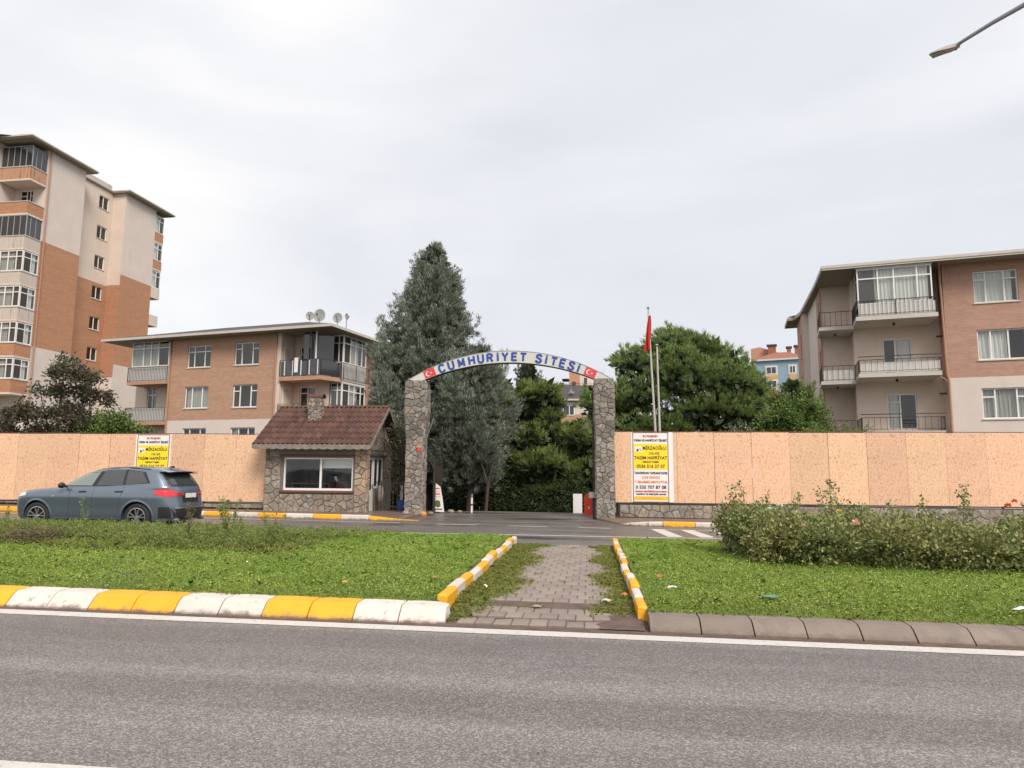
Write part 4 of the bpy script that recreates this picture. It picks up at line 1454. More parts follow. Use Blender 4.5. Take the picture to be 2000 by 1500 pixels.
# chimney
ch = MB()
CX, CY = -9.93, 24.98
ch.box(CX - .22, CX + .22, CY - .2, CY + .2, 3.2, 4.22)
chim = ch.build('chimney', A_mort, gh)
stones(chim, lambda a, b, z: (a, CY - .2 + b, z), CX - .22, CX + .22, 3.2, 4.22, 0.15, sm)
stones(chim, lambda a, b, z: (CX + .22 - b, a, z), CY - .2, CY + .2, 3.2, 4.22, 0.15, sm)
mb = MB()
mb.grid(lambda u, v: (CX - .30 + .60 * u, CY + 0.17 * math.cos(math.pi * v), 4.24 + 0.15 * math.sin(math.pi * v)), 2, 8)
mb.grid(lambda u, v: (CX - .30 + .60 * u, CY + 0.14 * math.cos(math.pi * v), 4.24 + 0.12 * math.sin(math.pi * v)), 2, 8)
mb.build('chimney_cap', A_tile, chim)

# things between gatehouse and pillar: iron fence, barrels, bundle, ivy
fn = thing('iron_fence', 'short black iron fence closing the gap between gatehouse and left gate pillar', 'fence')
mb = MB()
for k in range(9):
    mb.box(-7.52 + k * 0.145, -7.50 + k * 0.145, 24.9, 24.92, 0.2, 1.28)
mb.build('bars', A_steel, fn)
mb = MB().box(-7.56, -6.28, 24.89, 24.93, 0.35, 0.39).box(-7.56, -6.28, 24.89, 24.93, 1.18, 1.21)
mb.build('cross_rail', A_steel, fn)
for i, x in enumerate((-6.72, -6.46)):
    b_l = thing('plastic_drum', ('blue plastic drum behind the iron fence, the one nearer the gatehouse', 'blue plastic drum behind the iron fence, the one nearer the stone pillar')[i], 'drum', (x, 25.25, 0.17), 0, 'blue drums behind the iron fence')
    MB().tube((0, 0, 0), (0, 0, .42), 0.12, 0.12, 14).build('body', A_barrel, b_l, smooth=False)
    MB().tube((0, 0, .425), (0, 0, .95), 0.05, 0.045, 8).build('neck', A_signw, b_l)
sck = thing('grey_sack', 'pale grey sack hanging beside the gatehouse corner', 'sack', (-7.42, 25.0, 0.45))
MB().ball((0, 0, .38), 0.2, sq=(0.6, 0.5, 1.8)).build('sack_body', A_wood, sck, smooth=True)
# open gate leaf behind the left pillar
gl = thing('gate_leaf', 'opened dark metal gate leaf folded back behind the left pillar', 'gate', (-5.42, 24.75, 0))
mb = MB()
for k in range(8):
    mb.box(-.012, .012, k * .16, k * .16 + .03, .22, 1.95)
mb.build('bars', A_steel, gl)
MB().box(-.02, .02, 0, 1.15, .25, .31).box(-.02, .02, 0, 1.15, 1.88, 1.94).box(-.03, .03, -.05, 0.02, .15, 2.0).box(-.03, .03, 1.13, 1.19, .2, 2.0).build('gate_frame', A_steel, gl)
gp = thing('gate_post', 'thin black steel post standing against the right gate pillar', 'post', (0.13, 24.3, 0.1))
MB().box(-.035, .035, -.03, .03, 0, 4.35).build('shaft', A_steel, gp)
MB().box(-.05, .05, -.05, .05, 4.35, 4.37).build('cap', A_steel, gp)
# barrier cabinet
bc = thing('barrier_box', 'bright red barrier cabinet beside the right gate pillar', 'barrier', (-0.03, 25.9, 0.07))
MB().box(-.17, .17, -.15, .15, 0.03, .72).build('cabinet', A_red, bc, bevel=0.02)
MB().prism([(-.17, .72), (.17, .72), (.12, .80), (-.10, .80)], -.15, .15, 'y').build('lid', A_red, bc)
MB().box(-.10, .08, -.16, -.152, .12, .60).build('door', A_red, bc)
MB().box(-.03, .02, -.165, -.161, .28, .36).build('sticker', A_signw, bc)
MB().box(.12, .16, -.17, -.152, .1, .7).build('hinge', A_steel, bc)
mbx = thing('meter_box', 'small pale grey box fixed on the post beside the right gate pillar', 'box', (0.08, 24.22, 0.78))
MB().box(-.12, .12, -.06, .06, 0, .20).build('case', A_alu, mbx, bevel=0.01)
MB().box(-.13, .13, -.07, .07, .205, .225).build('lid', A_steel, mbx)
pw = thing('pale_panel', 'white panel leaning behind the red barrier box', 'panel', (-0.6, 28.2, -0.05))
MB().box(-.05, .30, 0, .04, 0, .85).build('sheet', A_signw, pw, bevel=.004)
MB().box(-.05, 0, .04, .3, 0, .8).build('prop', A_wood, pw)
# striped post
sp = thing('marker_post', 'white and dark banded marker post at the entrance crest', 'post', (-4.27, 25.9, 0.10))
for k, (a, b, m_) in enumerate(((0, .30, A_signw), (.30, .36, A_black), (.36, .58, A_signw), (.58, .64, A_wood), (.64, .72, A_wood))):
    MB().tube((0, 0, a + .001), (0, 0, b), 0.036 if k % 2 == 0 else 0.030, None, 10).build('band', m_, sp)
# banner
bn = thing('feather_banner', 'small white banner with red lines and a green picture, leaning beside the left pillar', 'banner', (-5.30, 25.0, 0.22))
out_ = [(-.20, 0), (.20, -.02), (.13, .48), (.045, .86), (-.04, .93), (-.175, 1.02), (-.19, .6)]
o = MB().prism(out_, -.008, .008, 'y').build('cloth', A_signw, bn)
o = MB().prism([(-.13, .18), (-.02, .14), (.07, .18), (.05, .36), (-.06, .40), (-.13, .36)], -.011, -.0085, 'y').build('picture', A_leafb, bn)
for k, (tx, z, s, m_) in enumerate((('KAMPANYA', .80, .075, A_inkr), ('EVİNİZE', .70, .07, A_inkr), ('ÖZEL', .61, .08, A_inkr), ('HİZMET', .52, .07, A_inkr))):
    MB().box(-.15 + k * .01, .02 + k * .012, -.010, -.0085, z - s * .28, z + s * .28).build('printed_line', A_inkr if k % 2 == 0 else A_petp, bn)
MB().box(-.15, .13, -.010, -.0085, .06, .10).build('printed_line', A_ink, bn)
MB().path([(-.16, .02, .95), (-.12, .35, -.08)], 0.01, 5).build('stand', A_steel, bn)
ok_ = thing('painted_rock', 'orange painted rock at the foot of the left gate pillar', 'rock', (-5.62, 24.02, 0.12))
MB().ball((0, -.02, .06), .13, 7, 5, (1, .7, .8)).build('rock_body', A_orange, ok_)
for i, (x, y, s, lb) in enumerate(((-5.38, 24.1, .08, 'pale rounded rock right of the orange painted rock'), (-6.15, 23.72, .10, 'whitish stone lying in front of the left gate pillar'), (-4.9, 25.2, .1, 'pale stone on the verge right of the white banner'), (-4.6, 25.3, .08, 'small stone farthest from the banner on the verge'))):
    rk = MB().ball((0, 0, s * .5), s, 8, 5, (1.3, .9, .7)).build('rock', A_stone if i else A_wood)
    rk.location = (x, y, gz(x) + 0.13)
    tag(rk, lb, 'rock', 'loose rocks by the gate')
# globe lamps in the garden behind the gate
for x, y, zc, r_, lb in ((-5.64, 36.0, .70, .19, 'largest white globe lamp, left among the dark trunks behind the gate'), (-6.72, 44.9, 1.30, .19, 'small white globe lamp higher up between the trunks behind the gate'),
                     (-3.5, 38.0, -.30, .13, 'low globe lamp near the crest line, left of the pair behind the gate'), (-3.0, 39.0, -.32, .11, 'low globe lamp near the crest line, right one of the pair behind the gate')):
    gl_ = thing('globe_lamp', lb, 'lamp', (x, y, zc), 0, 'garden globe lamps')
    MB().ball((0, 0, 0), r_, 12, 8).build('globe', A_globe, gl_, smooth=True)
    MB().tube((0, 0, -r_), (0, 0, -1.9 - zc if zc > 0 else -1.4), .035).build('pole', A_steel, gl_)

# ================================================================== HOARDINGS
def hoarding(name_label, xs_, z0f, z1f, y, xdark=()):
    r = thing('site_hoarding', name_label, 'fence', (0, 0, 0), 0, 'strand board hoardings along the pavement')
    for i in range(len(xs_) - 1):
        xa, xb = xs_[i], xs_[i + 1]
        dy = rnd.uniform(-0.006, 0.006)
        gp_ = 0.004 if rnd.random() < 0.7 else 0.009
        mb = MB()
        mb.box(-(xb - xa) / 2 + gp_, (xb - xa) / 2 - gp_, -0.006, 0.006, 0, z1f((xa + xb) / 2) - z0f((xa + xb) / 2) + rnd.uniform(-.010, .006))
        o = mb.build('board', A_osb, r)
        o.location = ((xa + xb) / 2, y + dy, z0f((xa + xb) / 2))
    xa, xb = xs_[0], xs_[-1]
    mb = MB()
    n_ = 12
    for i in range(n_):
        a, b = xa + (xb - xa) * i / n_, xa + (xb - xa) * (i + 1) / n_
        mb.box(a, b, y - 0.016, y + 0.02, z1f((a + b) / 2) + 0.012, z1f((a + b) / 2) + 0.034)
    mb.build('top_rail', A_inkr if False else A_redf, r)
    mb = MB()
    for i in range(n_):
        a, b = xa + (xb - xa) * i / n_, xa + (xb - xa) * (i + 1) / n_
        mb.box(a, b, y - 0.014, y + 0.03, z0f((a + b) / 2) - 0.045, z0f((a + b) / 2) - 0.010)
    mb.build('bottom_rail', A_steel, r)
    k = xa + 0.05
    while k < xb:
        mb = MB()
        mb.box(k, k + 0.05, y + 0.04, y + 0.10, 0.1, z1f(k) - 0.05)
        mb.build('post', A_steel, r)
        k += 2.44
    return r
HY = 24.5
xs_r = [0.82, 1.80, 2.92] + [2.92 + 1.22 * k for k in range(1, 14)]
hoarding('chipboard hoarding running right from the gate, with the full-length yellow and white sign', xs_r, lambda x: 0.64 + 0.002 * x, lambda x: 3.00, HY)
xs_l = [-11.42 - 1.22 * k for k in range(16, -1, -1)]
hoarding('chipboard hoarding running left from the gatehouse, behind the parked car', xs_l, lambda x: 0.50 + 0.004 * (x + 11.5), lambda x: 2.875 - 0.002 * (x + 11.5), HY)
# low rubble wall below the boards
for lb, xa, xb, za in (('low rubble wall under the right hoarding', 0.95, 17.5, 0.62), ('low rubble wall under the left hoarding', -31, -11.30, 0.46)):
    r = thing('low_stone_wall', lb, 'wall', (0, 0, 0), 0, 'low walls under the hoardings')
    MB().box(xa, xb, HY + 0.03, HY + 0.3, -0.1, za - 0.03).build('wall_core', A_mort, r)
    a1_ = min(xb, 16)
    a0_ = max(xa, -23)
    stones(r, lambda a, b, z: (a, HY + 0.03 + b, z), a0_, a1_, 0.14 if xa < 0 else 0.06, za - 0.05, 0.30 if xa > 0 else 0.36, sm, depth=0.03)
    MB().box(xa, xa + .06, HY - .03, HY + .025, 0.0, za).build('end_post', A_steel, r)
if True:
    # planting edge so the stones near the sign stand on a plinth of earth
    sheet('verge_earth', -60, -11.3, 24.30, 24.56, 0.185, A_dirt, nx=4)
    sheet('verge_earth', 0.9, 60, 24.30, 24.56, 0.185, A_dirt, nx=4)

# ------------------------------------------------------------------ contractor signs
LINES = [  # text, y from top (fraction of height), size, material, x squeeze
    ('BU PROJENİN', .060, .115, 'r', .80), ('YIKIM VE HAFRİYAT İŞLERİ', .120, .115, 'k', .72),
    ('MİRZAOĞLU', .232, .195, 'k', .84), ('LTD. ŞTİ.', .308, .105, 'k', .9), ('TAŞIM HAFRİYAT', .372, .185, 'k', .78),
    ('NEVZAT TAŞIM', .430, .095, 'k', .85), ('0536 516 27 37', .492, .185, 'k', .80),
    ('TARAFINDAN YAPILMAKTADIR', .588, .125, 'k', .66), ('Ç.S.B ONAYLI', .650, .125, 'o', .85), ('Y. BELGEMİZ MEVCUTTUR', .716, .130, 'o', .70),
    ('0 535 707 87 08', .790, .190, 'k', .80), ('ÇEVREYE VERDİĞİMİZ RAHATSIZLIK', .850, .080, 'r', .66), ('HAFRİYAT VE YIKIM İÇİN ARAYIN', .889, .080, 'k', .66)]
def site_sign(lb, x0, x1, zt, zb, side_l, side_r):
    r = thing('contractor_sign', lb, 'sign', ((x0 + x1) / 2, HY - 0.02, 0), 0, 'yellow and white contractor signs')
    w, h = x1 - x0, zt - zb
    MB().box(-w / 2, w / 2, -.004, 0, zb, zt).build('board', A_signw, r)
    MB().box(-w / 2 + .03, w / 2 - .03, -.008, -.0045, zt - h * .535, zt - h * .168).build('yellow_field', A_signy, r)
    MB().box(-w / 2 + .03, w / 2 - .03, -.008, -.0045, zt - h * .972, zt - h * .918).build('amber_strip', A_signo, r)
    mb = MB()
    for a, b, c, d in ((-w / 2, w / 2, zt - .018, zt), (-w / 2, w / 2, zb, zb + .018), (-w / 2, -w / 2 + .018, zb + .018, zt - .018), (w / 2 - .018, w / 2, zb + .018, zt - .018)):
        mb.box(a, b, -.014, -.0045, c, d)
    mb.build('border', A_redf, r)
    for a, b in ((-w / 2 - side_l, -w / 2 - .004), (w / 2 + .004, w / 2 + side_r)):
        MB().box(a, b, -.002, .004, zb, zt).build('white_strip', A_signw, r)
    logo = MB().box(-w / 2 + .06, -w / 2 + .31, -.010, -.0085, zt - h * .285, zt - h * .205).build('logo_panel', A_signw, r)
    mb = MB()     # little digger: cab, tracks, boom
    lx, lz = -w / 2 + .18, zt - h * .255
    mb.box(lx - .07, lx + .02, -.013, -.0105, lz - .05, lz - .025).box(lx - .05, lx + .0, -.013, -.0105, lz - .02, lz + .03)
    mb.prism([(lx, lz), (lx + .06, lz + .055), (lx + .11, lz - .03), (lx + .095, lz - .035), (lx + .055, lz + .035), (lx + .005, lz - .015)], -.013, -.0105, 'y')
    mb.build('digger_logo', A_ink, logo)
    for tx, fy_, s, mk, xsq in LINES:
        m_ = {'k': A_ink, 'r': A_inkr, 'o': A_inko}[mk]
        xo = 0.13 if fy_ in (.232, .308) else 0
        o = text_mesh(tx, s * 0.80, m_, r, bold=.004, ext=.0008, xs=1, loc=(xo, -.0105, zt - h * fy_), rot=(math.pi / 2, 0, 0))
        wt = (max(v.co.x for v in o.data.vertices) - min(v.co.x for v in o.data.vertices))
        lim = {.232: .66, .308: .35, .060: .42, .430: .5, .650: .5}.get(fy_, .93)
        o.scale.x = min(1.0, w * lim / wt)
        o['label'] = 'printed line reading ' + tx
    o = text_mesh('HAFRİYAT NAKLİYAT VE MOLOZ', .06, A_inko, r, ext=.0006, loc=(0, -.0105, zt - h * .945), rot=(math.pi / 2, 0, 0))
    o.scale.x = .75
    return r
site_sign('full-length yellow and white contractor sign on the right hoarding', 1.45, 2.63, 3.0, 0.66, .06, .16)
site_sign('yellow and white contractor sign on the left hoarding, half hidden by the car', -16.44, -15.20, 2.87, 0.52, .07, .06)

# ================================================================== FLAGPOLES
fp = thing('flagpole', 'tall leaning pale flagpole with a ball top, flying the red flag', 'flagpole', (2.69, 28.0, -0.1))
mb = MB()
mb.path([(0, 0, 0), (-.16, 0, 3.4), (-.36, 0, 8.0)], [.055, .048, .032], 10)
mb.build('mast', A_poles, fp)
MB().ball((-.362, 0, 8.22), .055).tube((-.36, 0, 8.0), (-.362, 0, 8.2), .02).build('finial', A_alu, fp)
fl = thing('flag', 'limp red flag hanging from the taller flagpole', 'flag', (2.36, 27.93, 6.45))
def flf(u, v):
    w = 0.05 + 0.26 * v ** 0.8
    return (-w * u + .02 * math.sin(v * 5 + u * 4) - .0 * v, .06 * math.sin(u * 9 + v * 2.5) * (.3 + v), 1.35 * (1 - v) - (0.12 * u * v) - .05)
o = MB().grid(flf, 14, 16).build('cloth', A_flag, fl, smooth=True)
fl.location = (2.42, 27.93, 6.50)
fp2 = thing('flagpole', 'shorter bare flagpole just right of the flag', 'flagpole', (2.73, 28.0, -0.1), 0)
MB().path([(0, 0, 0), (-.03, 0, 3.4), (-.085, 0, 6.65)], [.05, .045, .035], 10).build('mast', A_poles, fp2)
MB().ball((-.085, 0, 6.72), .06, sq=(1, 1, .6)).build('finial', A_poles, fp2)
for o in (fp, fp2):
    o['group'] = 'flagpoles behind the right hoarding'

# ================================================================== STREET LAMP (its mast stands just outside the picture)
sl_ = thing('street_lamp', 'grey street lamp whose long arm reaches in at the top right corner', 'street lamp', (7.60, 11.4, gz(7.3) + .37))
z0 = sl_.location.z
mb = MB()
mb.path([(0, 0, 0), (0, 0, 4.5), (0, 0, 9.0)], [.09, .075, .06], 12)
mb.build('mast', A_alu, sl_, smooth=False)
mb = MB()
mb.path([(0, 0, 8.95), (0, .25, 9.22), (0, .8, 9.42), (0, 2.0, 9.80), (0, 3.05, 10.10), (0, 3.22, 10.14), (0, 3.34, 10.12)], [.055, .05, .045, .04, .036, .04, .045], 10)
mb.build('arm', A_alu, sl_)
mb = MB()
hd = []
for y, w, zt_, zb_ in ((3.20, .04, 10.16, 10.10), (3.28, .07, 10.17, 10.09), (3.40, .10, 10.17, 10.09), (3.56, .11, 10.165, 10.11), (3.70, .09, 10.16, 10.13), (3.76, .04, 10.155, 10.14)):
    hd.append([(a_ * .64 - (y - 3.24) * .77, 3.24 + (y - 3.24) * .64 + a_ * .77, q_) for a_, q_ in ((-w, zb_), (w, zb_), (w * .8, zt_), (-w * .8, zt_))])
vs = [p for s in hd for p in s]
mb.add(vs, [(j * 4 + i, j * 4 + (i + 1) % 4, (j + 1) * 4 + (i + 1) % 4, (j + 1) * 4 + i) for j in range(5) for i in range(4)] + [(3, 2, 1, 0), (20, 21, 22, 23)])
mb.build('lamp_head', A_poles, sl_)
ln_ = MB().box(-.07, .07, -.12, .12, 0, .012).build('lens', A_dish, sl_)
ln_.location = (-.28, 3.47, 10.082)
ln_.rotation_euler = (0, 0, R_(50))

# ================================================================== APARTMENT BUILDINGS
def wall_rects(a0, a1, z0, z1, holes):
    """split the rectangle around its openings"""
    xs_ = sorted({a0, a1, *[min(max(h[0], a0), a1) for h in holes], *[min(max(h[1], a0), a1) for h in holes]})
    zs_ = sorted({z0, z1, *[min(max(h[2], z0), z1) for h in holes], *[min(max(h[3], z0), z1) for h in holes]})
    for i in range(len(xs_) - 1):
        for j in range(len(zs_) - 1):
            cx, cz = (xs_[i] + xs_[i + 1]) / 2, (zs_[j] + zs_[j + 1]) / 2
            if not any(h[0] < cx < h[1] and h[2] < cz < h[3] for h in holes):
                yield xs_[i], xs_[i + 1], zs_[j], zs_[j + 1]


def wall(parent, T, a0, a1, bands, holes=(), name='wall'):
    """T(a, b, z) b = depth into the building; bands = [(z0, z1, material)]"""
    for z0, z1, m in bands:
        mb = MB(T)
        for xa, xb, za, zb in wall_rects(a0, a1, z0, z1, holes):
            mb.add([(xa, 0, za), (xb, 0, za), (xb, 0, zb), (xa, 0, zb)], [(0, 1, 2, 3)])
        for h in holes:      # reveals
            za, zb = max(h[2], z0), min(h[3], z1)
            if zb <= za:
                continue
            d = 0.16
            for xx in (h[0], h[1]):
                mb.add([(xx, 0, za), (xx, d, za), (xx, d, zb), (xx, 0, zb)], [(0, 1, 2, 3)])
            if za == h[2]:
                mb.add([(h[0], 0, za), (h[1], 0, za), (h[1], d, za), (h[0], d, za)], [(0, 1, 2, 3)])
            if zb == h[3]:
                mb.add([(h[0], 0, zb), (h[1], 0, zb), (h[1], d, zb), (h[0], d, zb)], [(0, 1, 2, 3)])
        mb.build(name, m, parent)


def window(parent, T, a0, a1, z0, z1, cols=(1, 1, 1), tr=None, curt=None, depth=0.09, f=0.06, sill=True, tcols=None, name='window', glass=None, open_col=None):
    """cols: relative widths; tr: height of the transom row; tcols: which columns carry a transom"""
    w, h = a1 - a0, z1 - z0
    fm = MB(T)
    d0, d1 = depth, depth + 0.055
    fm.box(a0, a1, d0, d1, z0, z0 + f).box(a0, a1, d0, d1, z1 - f, z1)
    fm.box(a0, a0 + f, d0, d1, z0 + f, z1 - f).box(a1 - f, a1, d0, d1, z0 + f, z1 - f)
    tot = sum(cols)
    xs_ = [a0]
    for c in cols:
        xs_.append(xs_[-1] + w * c / tot)
    for x in xs_[1:-1]:
        fm.box(x - f * .55, x + f * .55, d0 - .004, d1, z0 + f, z1 - f)
    panes = []
    for i in range(len(cols)):
        xa = xs_[i] + (f if i == 0 else f * .55)
        xb = xs_[i + 1] - (f if i == len(cols) - 1 else f * .55)
        has = tr is not None and (tcols is None or i in tcols)
        if has:
            zt = z1 - tr
            fm.box(xa, xb, d0, d1 - .004, zt - f * .5, zt + f * .5)
            panes += [(xa, xb, z0 + f, zt - f * .5), (xa, xb, zt + f * .5, z1 - f)]
        else:
            panes.append((xa, xb, z0 + f, z1 - f))
    fo = fm.build(name, A_upvc, parent)
    for xa, xb, za, zb in panes:
        MB(T).add([(xa, d0 + .03, za), (xb, d0 + .03, za), (xb, d0 + .03, zb), (xa, d0 + .03, zb)], [(0, 1, 2, 3)]).build('pane', glass or A_glass, fo)
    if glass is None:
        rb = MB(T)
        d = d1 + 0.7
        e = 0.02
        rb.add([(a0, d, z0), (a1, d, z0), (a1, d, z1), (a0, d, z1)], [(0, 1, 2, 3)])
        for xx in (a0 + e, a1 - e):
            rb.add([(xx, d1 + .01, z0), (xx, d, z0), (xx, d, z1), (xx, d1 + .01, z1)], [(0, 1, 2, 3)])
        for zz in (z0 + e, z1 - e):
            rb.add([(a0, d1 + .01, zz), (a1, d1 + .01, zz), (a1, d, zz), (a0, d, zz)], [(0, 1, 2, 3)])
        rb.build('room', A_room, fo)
        if curt:
            m_, segs = curt
            for s0, s1 in segs:
                xa, xb = a0 + w * s0, a0 + w * s1
                n_ = max(6, int((xb - xa) / 0.05))
                cb = MB(T)
                cb.grid(lambda u, v: (xa + (xb - xa) * u, d1 + .09 + .03 * math.sin(u * n_ * 1.9 + v), z0 + .03 + (h - .06) * v), n_, 2)
                cb.build('curtain', m_, fo)
    if sill:
        MB(T).box(a0 - .06, a1 + .06, -.05, d0, z0 - .06, z0 - .004).build('sill', A_sill, fo)
    return fo


def railing(parent, T, pts, z0, z1, step=0.12, m=None, mid=None, posts=1.6):
    """pts: list of (a, b) along the balcony edge"""
    m = m or A_rail
    mb = MB(T)
    for i in range(len(pts) - 1):
        (xa, ya), (xb, yb) = pts[i], pts[i + 1]
        L_ = math.hypot(xb - xa, yb - ya)
        n_ = max(1, int(L_ / step))
        for zz, r in ((z1, .022), (z0 + .06, .016)) + (((mid, .016),) if mid else ()):
            mb.tube((xa, ya, zz), (xb, yb, zz), r, None, 4)
        for k in range(n_ + 1):
            t_ = k / n_
            x, y = xa + (xb - xa) * t_, ya + (yb - ya) * t_
            thick = .02 if (k == 0 or k == n_ or abs((t_ * L_ / posts) % 1) < step / posts * .5) else .009
            mb.box(x - thick, x + thick, y - thick, y + thick, z0, z1)
    return mb.build('railing', m, parent)


def downpipe(parent, T, pts, r=.05):
    return MB(T).path(pts, r, 8).build('downpipe', A_pipe, parent)


# ---------------------------------------------------------------- left low block
B1 = thing('apartment_block', 'three-storey orange-brown apartment block with glazed corner balconies, behind the gatehouse', 'building', (-28.53, 45.47, 0), R_(-13.05))
F = lambda v0: (lambda a, b, z: (a, v0 + b, z))
bands = [(-2.5, 4.89, A_white), (4.89, 10.45, A_brick)]
wins = [(1.40, 3.36, 8.46, 9.96, 0), (5.31, 7.28, 8.48, 9.98, 1), (1.36, 3.33, 5.70, 7.16, 2), (5.33, 7.29, 5.68, 7.18, 1), (1.36, 3.33, 2.90, 4.36, 0), (5.32, 7.26, 2.90, 4.36, 3)]
wall(B1, F(0), 0.0, 8.62, bands, [w[:4] for w in wins])
for i, (a0, a1, z0, z1, k) in enumerate(wins):
    if k == 0:
        window(B1, F(0), a0, a1, z0, z1, (1, 1.6, 1), tr=.42)
    elif k == 1:
        window(B1, F(0), a0, a1, z0, z1, (1, 1.6, 1), tr=.42, tcols=(0, 2))
    elif k == 2:
        window(B1, F(0), a0, a1, z0, z1, (1, 1.5, 1), curt=(A_curtg, ((0, 1),)))
    else:
        window(B1, F(0), a0, a1, z0, z1, (1, 1.3, 1), curt=(A_curtg, ((0, .3),)))
# left recess with balconies
lw = [(-3.30, -2.40, 6.05 - .2, 7.42, 0), (-1.30, -0.50, 4.66, 7.00, 1), (-3.30, -2.35, 3.25, 4.60, 0), (-1.5, -.5, 1.9, 3.95, 1)]
wall(B1, F(1.3), -4.35, 0.0, [(-2.5, 10.45, A_beige)], [w[:4] for w in lw])
for a0, a1, z0, z1, k in lw:
    if k == 0:
        window(B1, F(1.3), a0, a1, z0, z1, (1, 1), tr=.55, curt=(A_curtg, ((.5, 1),)))
    else:
        window(B1, F(1.3), a0, a1, z0, z1, (1,), curt=(A_curtg, ((.1, .9),)), sill=False, name='balcony_door')
wall(B1, lambda a, b, z: (-4.35 + b, a, z), 1.3, 9.5, [(-2.5, 4.89, A_white), (4.89, 10.45, A_brick)])
wall(B1, lambda a, b, z: (b, a, z), 0, 1.3, [(-2.5, 10.45, A_beige)])
for zf in (7.42, 4.62, 1.82):
    MB().box(-3.62, -0.02, -.22, 1.3, zf, zf + .22).build('balcony_slab', A_soff if zf == 0 else A_brick, B1)
    railing(B1, F(0), [(-3.58, 1.2), (-3.58, -.18), (-.10, -.18)], zf + .22, zf + 1.20, .13, posts=1.75)
MB().box(-3.46, -.10, -.08, -.02, 7.66, 8.66).build('white_parapet_panel', A_panelw, B1)
MB().box(-3.5, -.10, -.08, -.02, 4.9, 5.78).build('white_parapet_panel', A_panelw, B1)
window(B1, F(-.08), -3.42, -.12, 8.68, 10.43, (1.3, .85, .85, 1.2), tr=.48, curt=(A_curtg, ((0, .68),)), depth=0, sill=False, name='balcony_glazing')
MB().box(-3.44, -3.38, -.04, 1.3, 7.66, 10.43).build('balcony_side_screen', A_panelw, B1)
downpipe(B1, F(-.07), [(-.45, -.5, 10.50), (-.05, 0, 10.36), (-.02, 0, 8.0), (0.0, 0, -2)], .06)
downpipe(B1, F(-.07), [(8.58, -.5, 10.52), (8.66, 0, 10.36), (8.70, 0, -2)], .06)
# right recess, balcony and corner bay
wall(B1, F(0), 8.62, 9.0, [(-2.5, 10.45, A_beige)])
wall(B1, lambda a, b, z: (9.0 - b, a, z), 0, 1.5, [(-2.5, 10.45, A_beige)])
rw = [(9.45, 10.65, 5.75, 7.08, 0), (9.35, 10.6, 7.75, 9.75, 2)]
wall(B1, F(1.5), 9.0, 11.75, [(-2.5, 10.45, A_beige)], [w[:4] for w in rw])
window(B1, F(1.5), 9.45, 10.65, 5.75, 7.08, (1, 1), tr=.42, tcols=(0,), name='window')
window(B1, F(1.5), 9.35, 10.6, 7.75, 9.75, (1, 1.2), tr=.5, tcols=(0,), sill=False, name='balcony_door', curt=(A_curt, ((.5, 1),)))
window(B1, lambda a, b, z: (9.0 - b - .04, a, z), .35, 1.1, 7.75, 9.6, (1,), depth=-.06, sill=False, name='balcony_door', glass=A_smoke)
window(B1, lambda a, b, z: (9.0 - b - .04, a, z), .35, 1.1, 4.9, 7.0, (1,), tr=.4, depth=-.06, sill=False, name='balcony_door', glass=A_smoke)
for zf in (7.30, 4.50, 1.70):
    mb = MB()
    mb.prism([(9.0, -.12), (12.12, -.12), (12.62, 1.5), (9.0, 1.5)], zf, zf + .26, 'z')
    mb.build('balcony_slab', A_brick, B1)
railing(B1, F(0), [(9.02, -.08), (12.10, -.08), (12.58, 1.46)], 7.56, 8.62, 1.0, posts=9)
railing(B1, F(0), [(9.02, -.08), (12.10, -.08), (12.58, 1.46)], 4.76, 5.80, .35, posts=9)
MB().add([(9.1, -.05, 7.62), (12.06, -.05, 7.62), (12.06, -.05, 8.55), (9.1, -.05, 8.55)], [(0, 1, 2, 3)]).add([(12.08, -.03, 7.62), (12.54, 1.42, 7.62), (12.54, 1.42, 8.55), (12.08, -.03, 8.55)], [(0, 1, 2, 3)]).build('balcony_glass', A_smoke, B1)
mb = MB()
for k in range(5):
    mb.box(9.35 + k * .62, 9.41 + k * .62, -.075, -.055, 7.6, 8.6)
mb.build('glass_clamp', A_upvc, B1)
# stacked folding glass at the corner of the top balcony
for k in range(4):
    MB().box(11.2 + k * .10 if k else 10.75, 11.23 + k * .10 if k else 11.15, -.03, .0 + (.35 if k else 0), 8.66, 10.38).build('folded_glass_panel', A_smoke, B1)
MB().box(11.62, 11.70, -.05, .03, 8.62, 10.42).build('corner_mullion', A_upvc, B1)
MB().add([(11.75, .1, 8.66), (12.3, 1.0, 8.66), (12.3, 1.0, 10.2), (11.75, .1, 10.2)], [(0, 1, 2, 3)]).build('folded_glass_panel', A_smoke, B1)
bt = thing('balcony_towel', 'white towel hanging over the glass railing of the top balcony', 'towel')
MB().box(10.15, 10.42, -.135, -.10, 7.8, 8.72).box(10.15, 10.42, -.135, .05, 8.72, 8.75).build('cloth', A_upvc, bt)
bt.location, bt.rotation_euler = B1.location, B1.rotation_euler
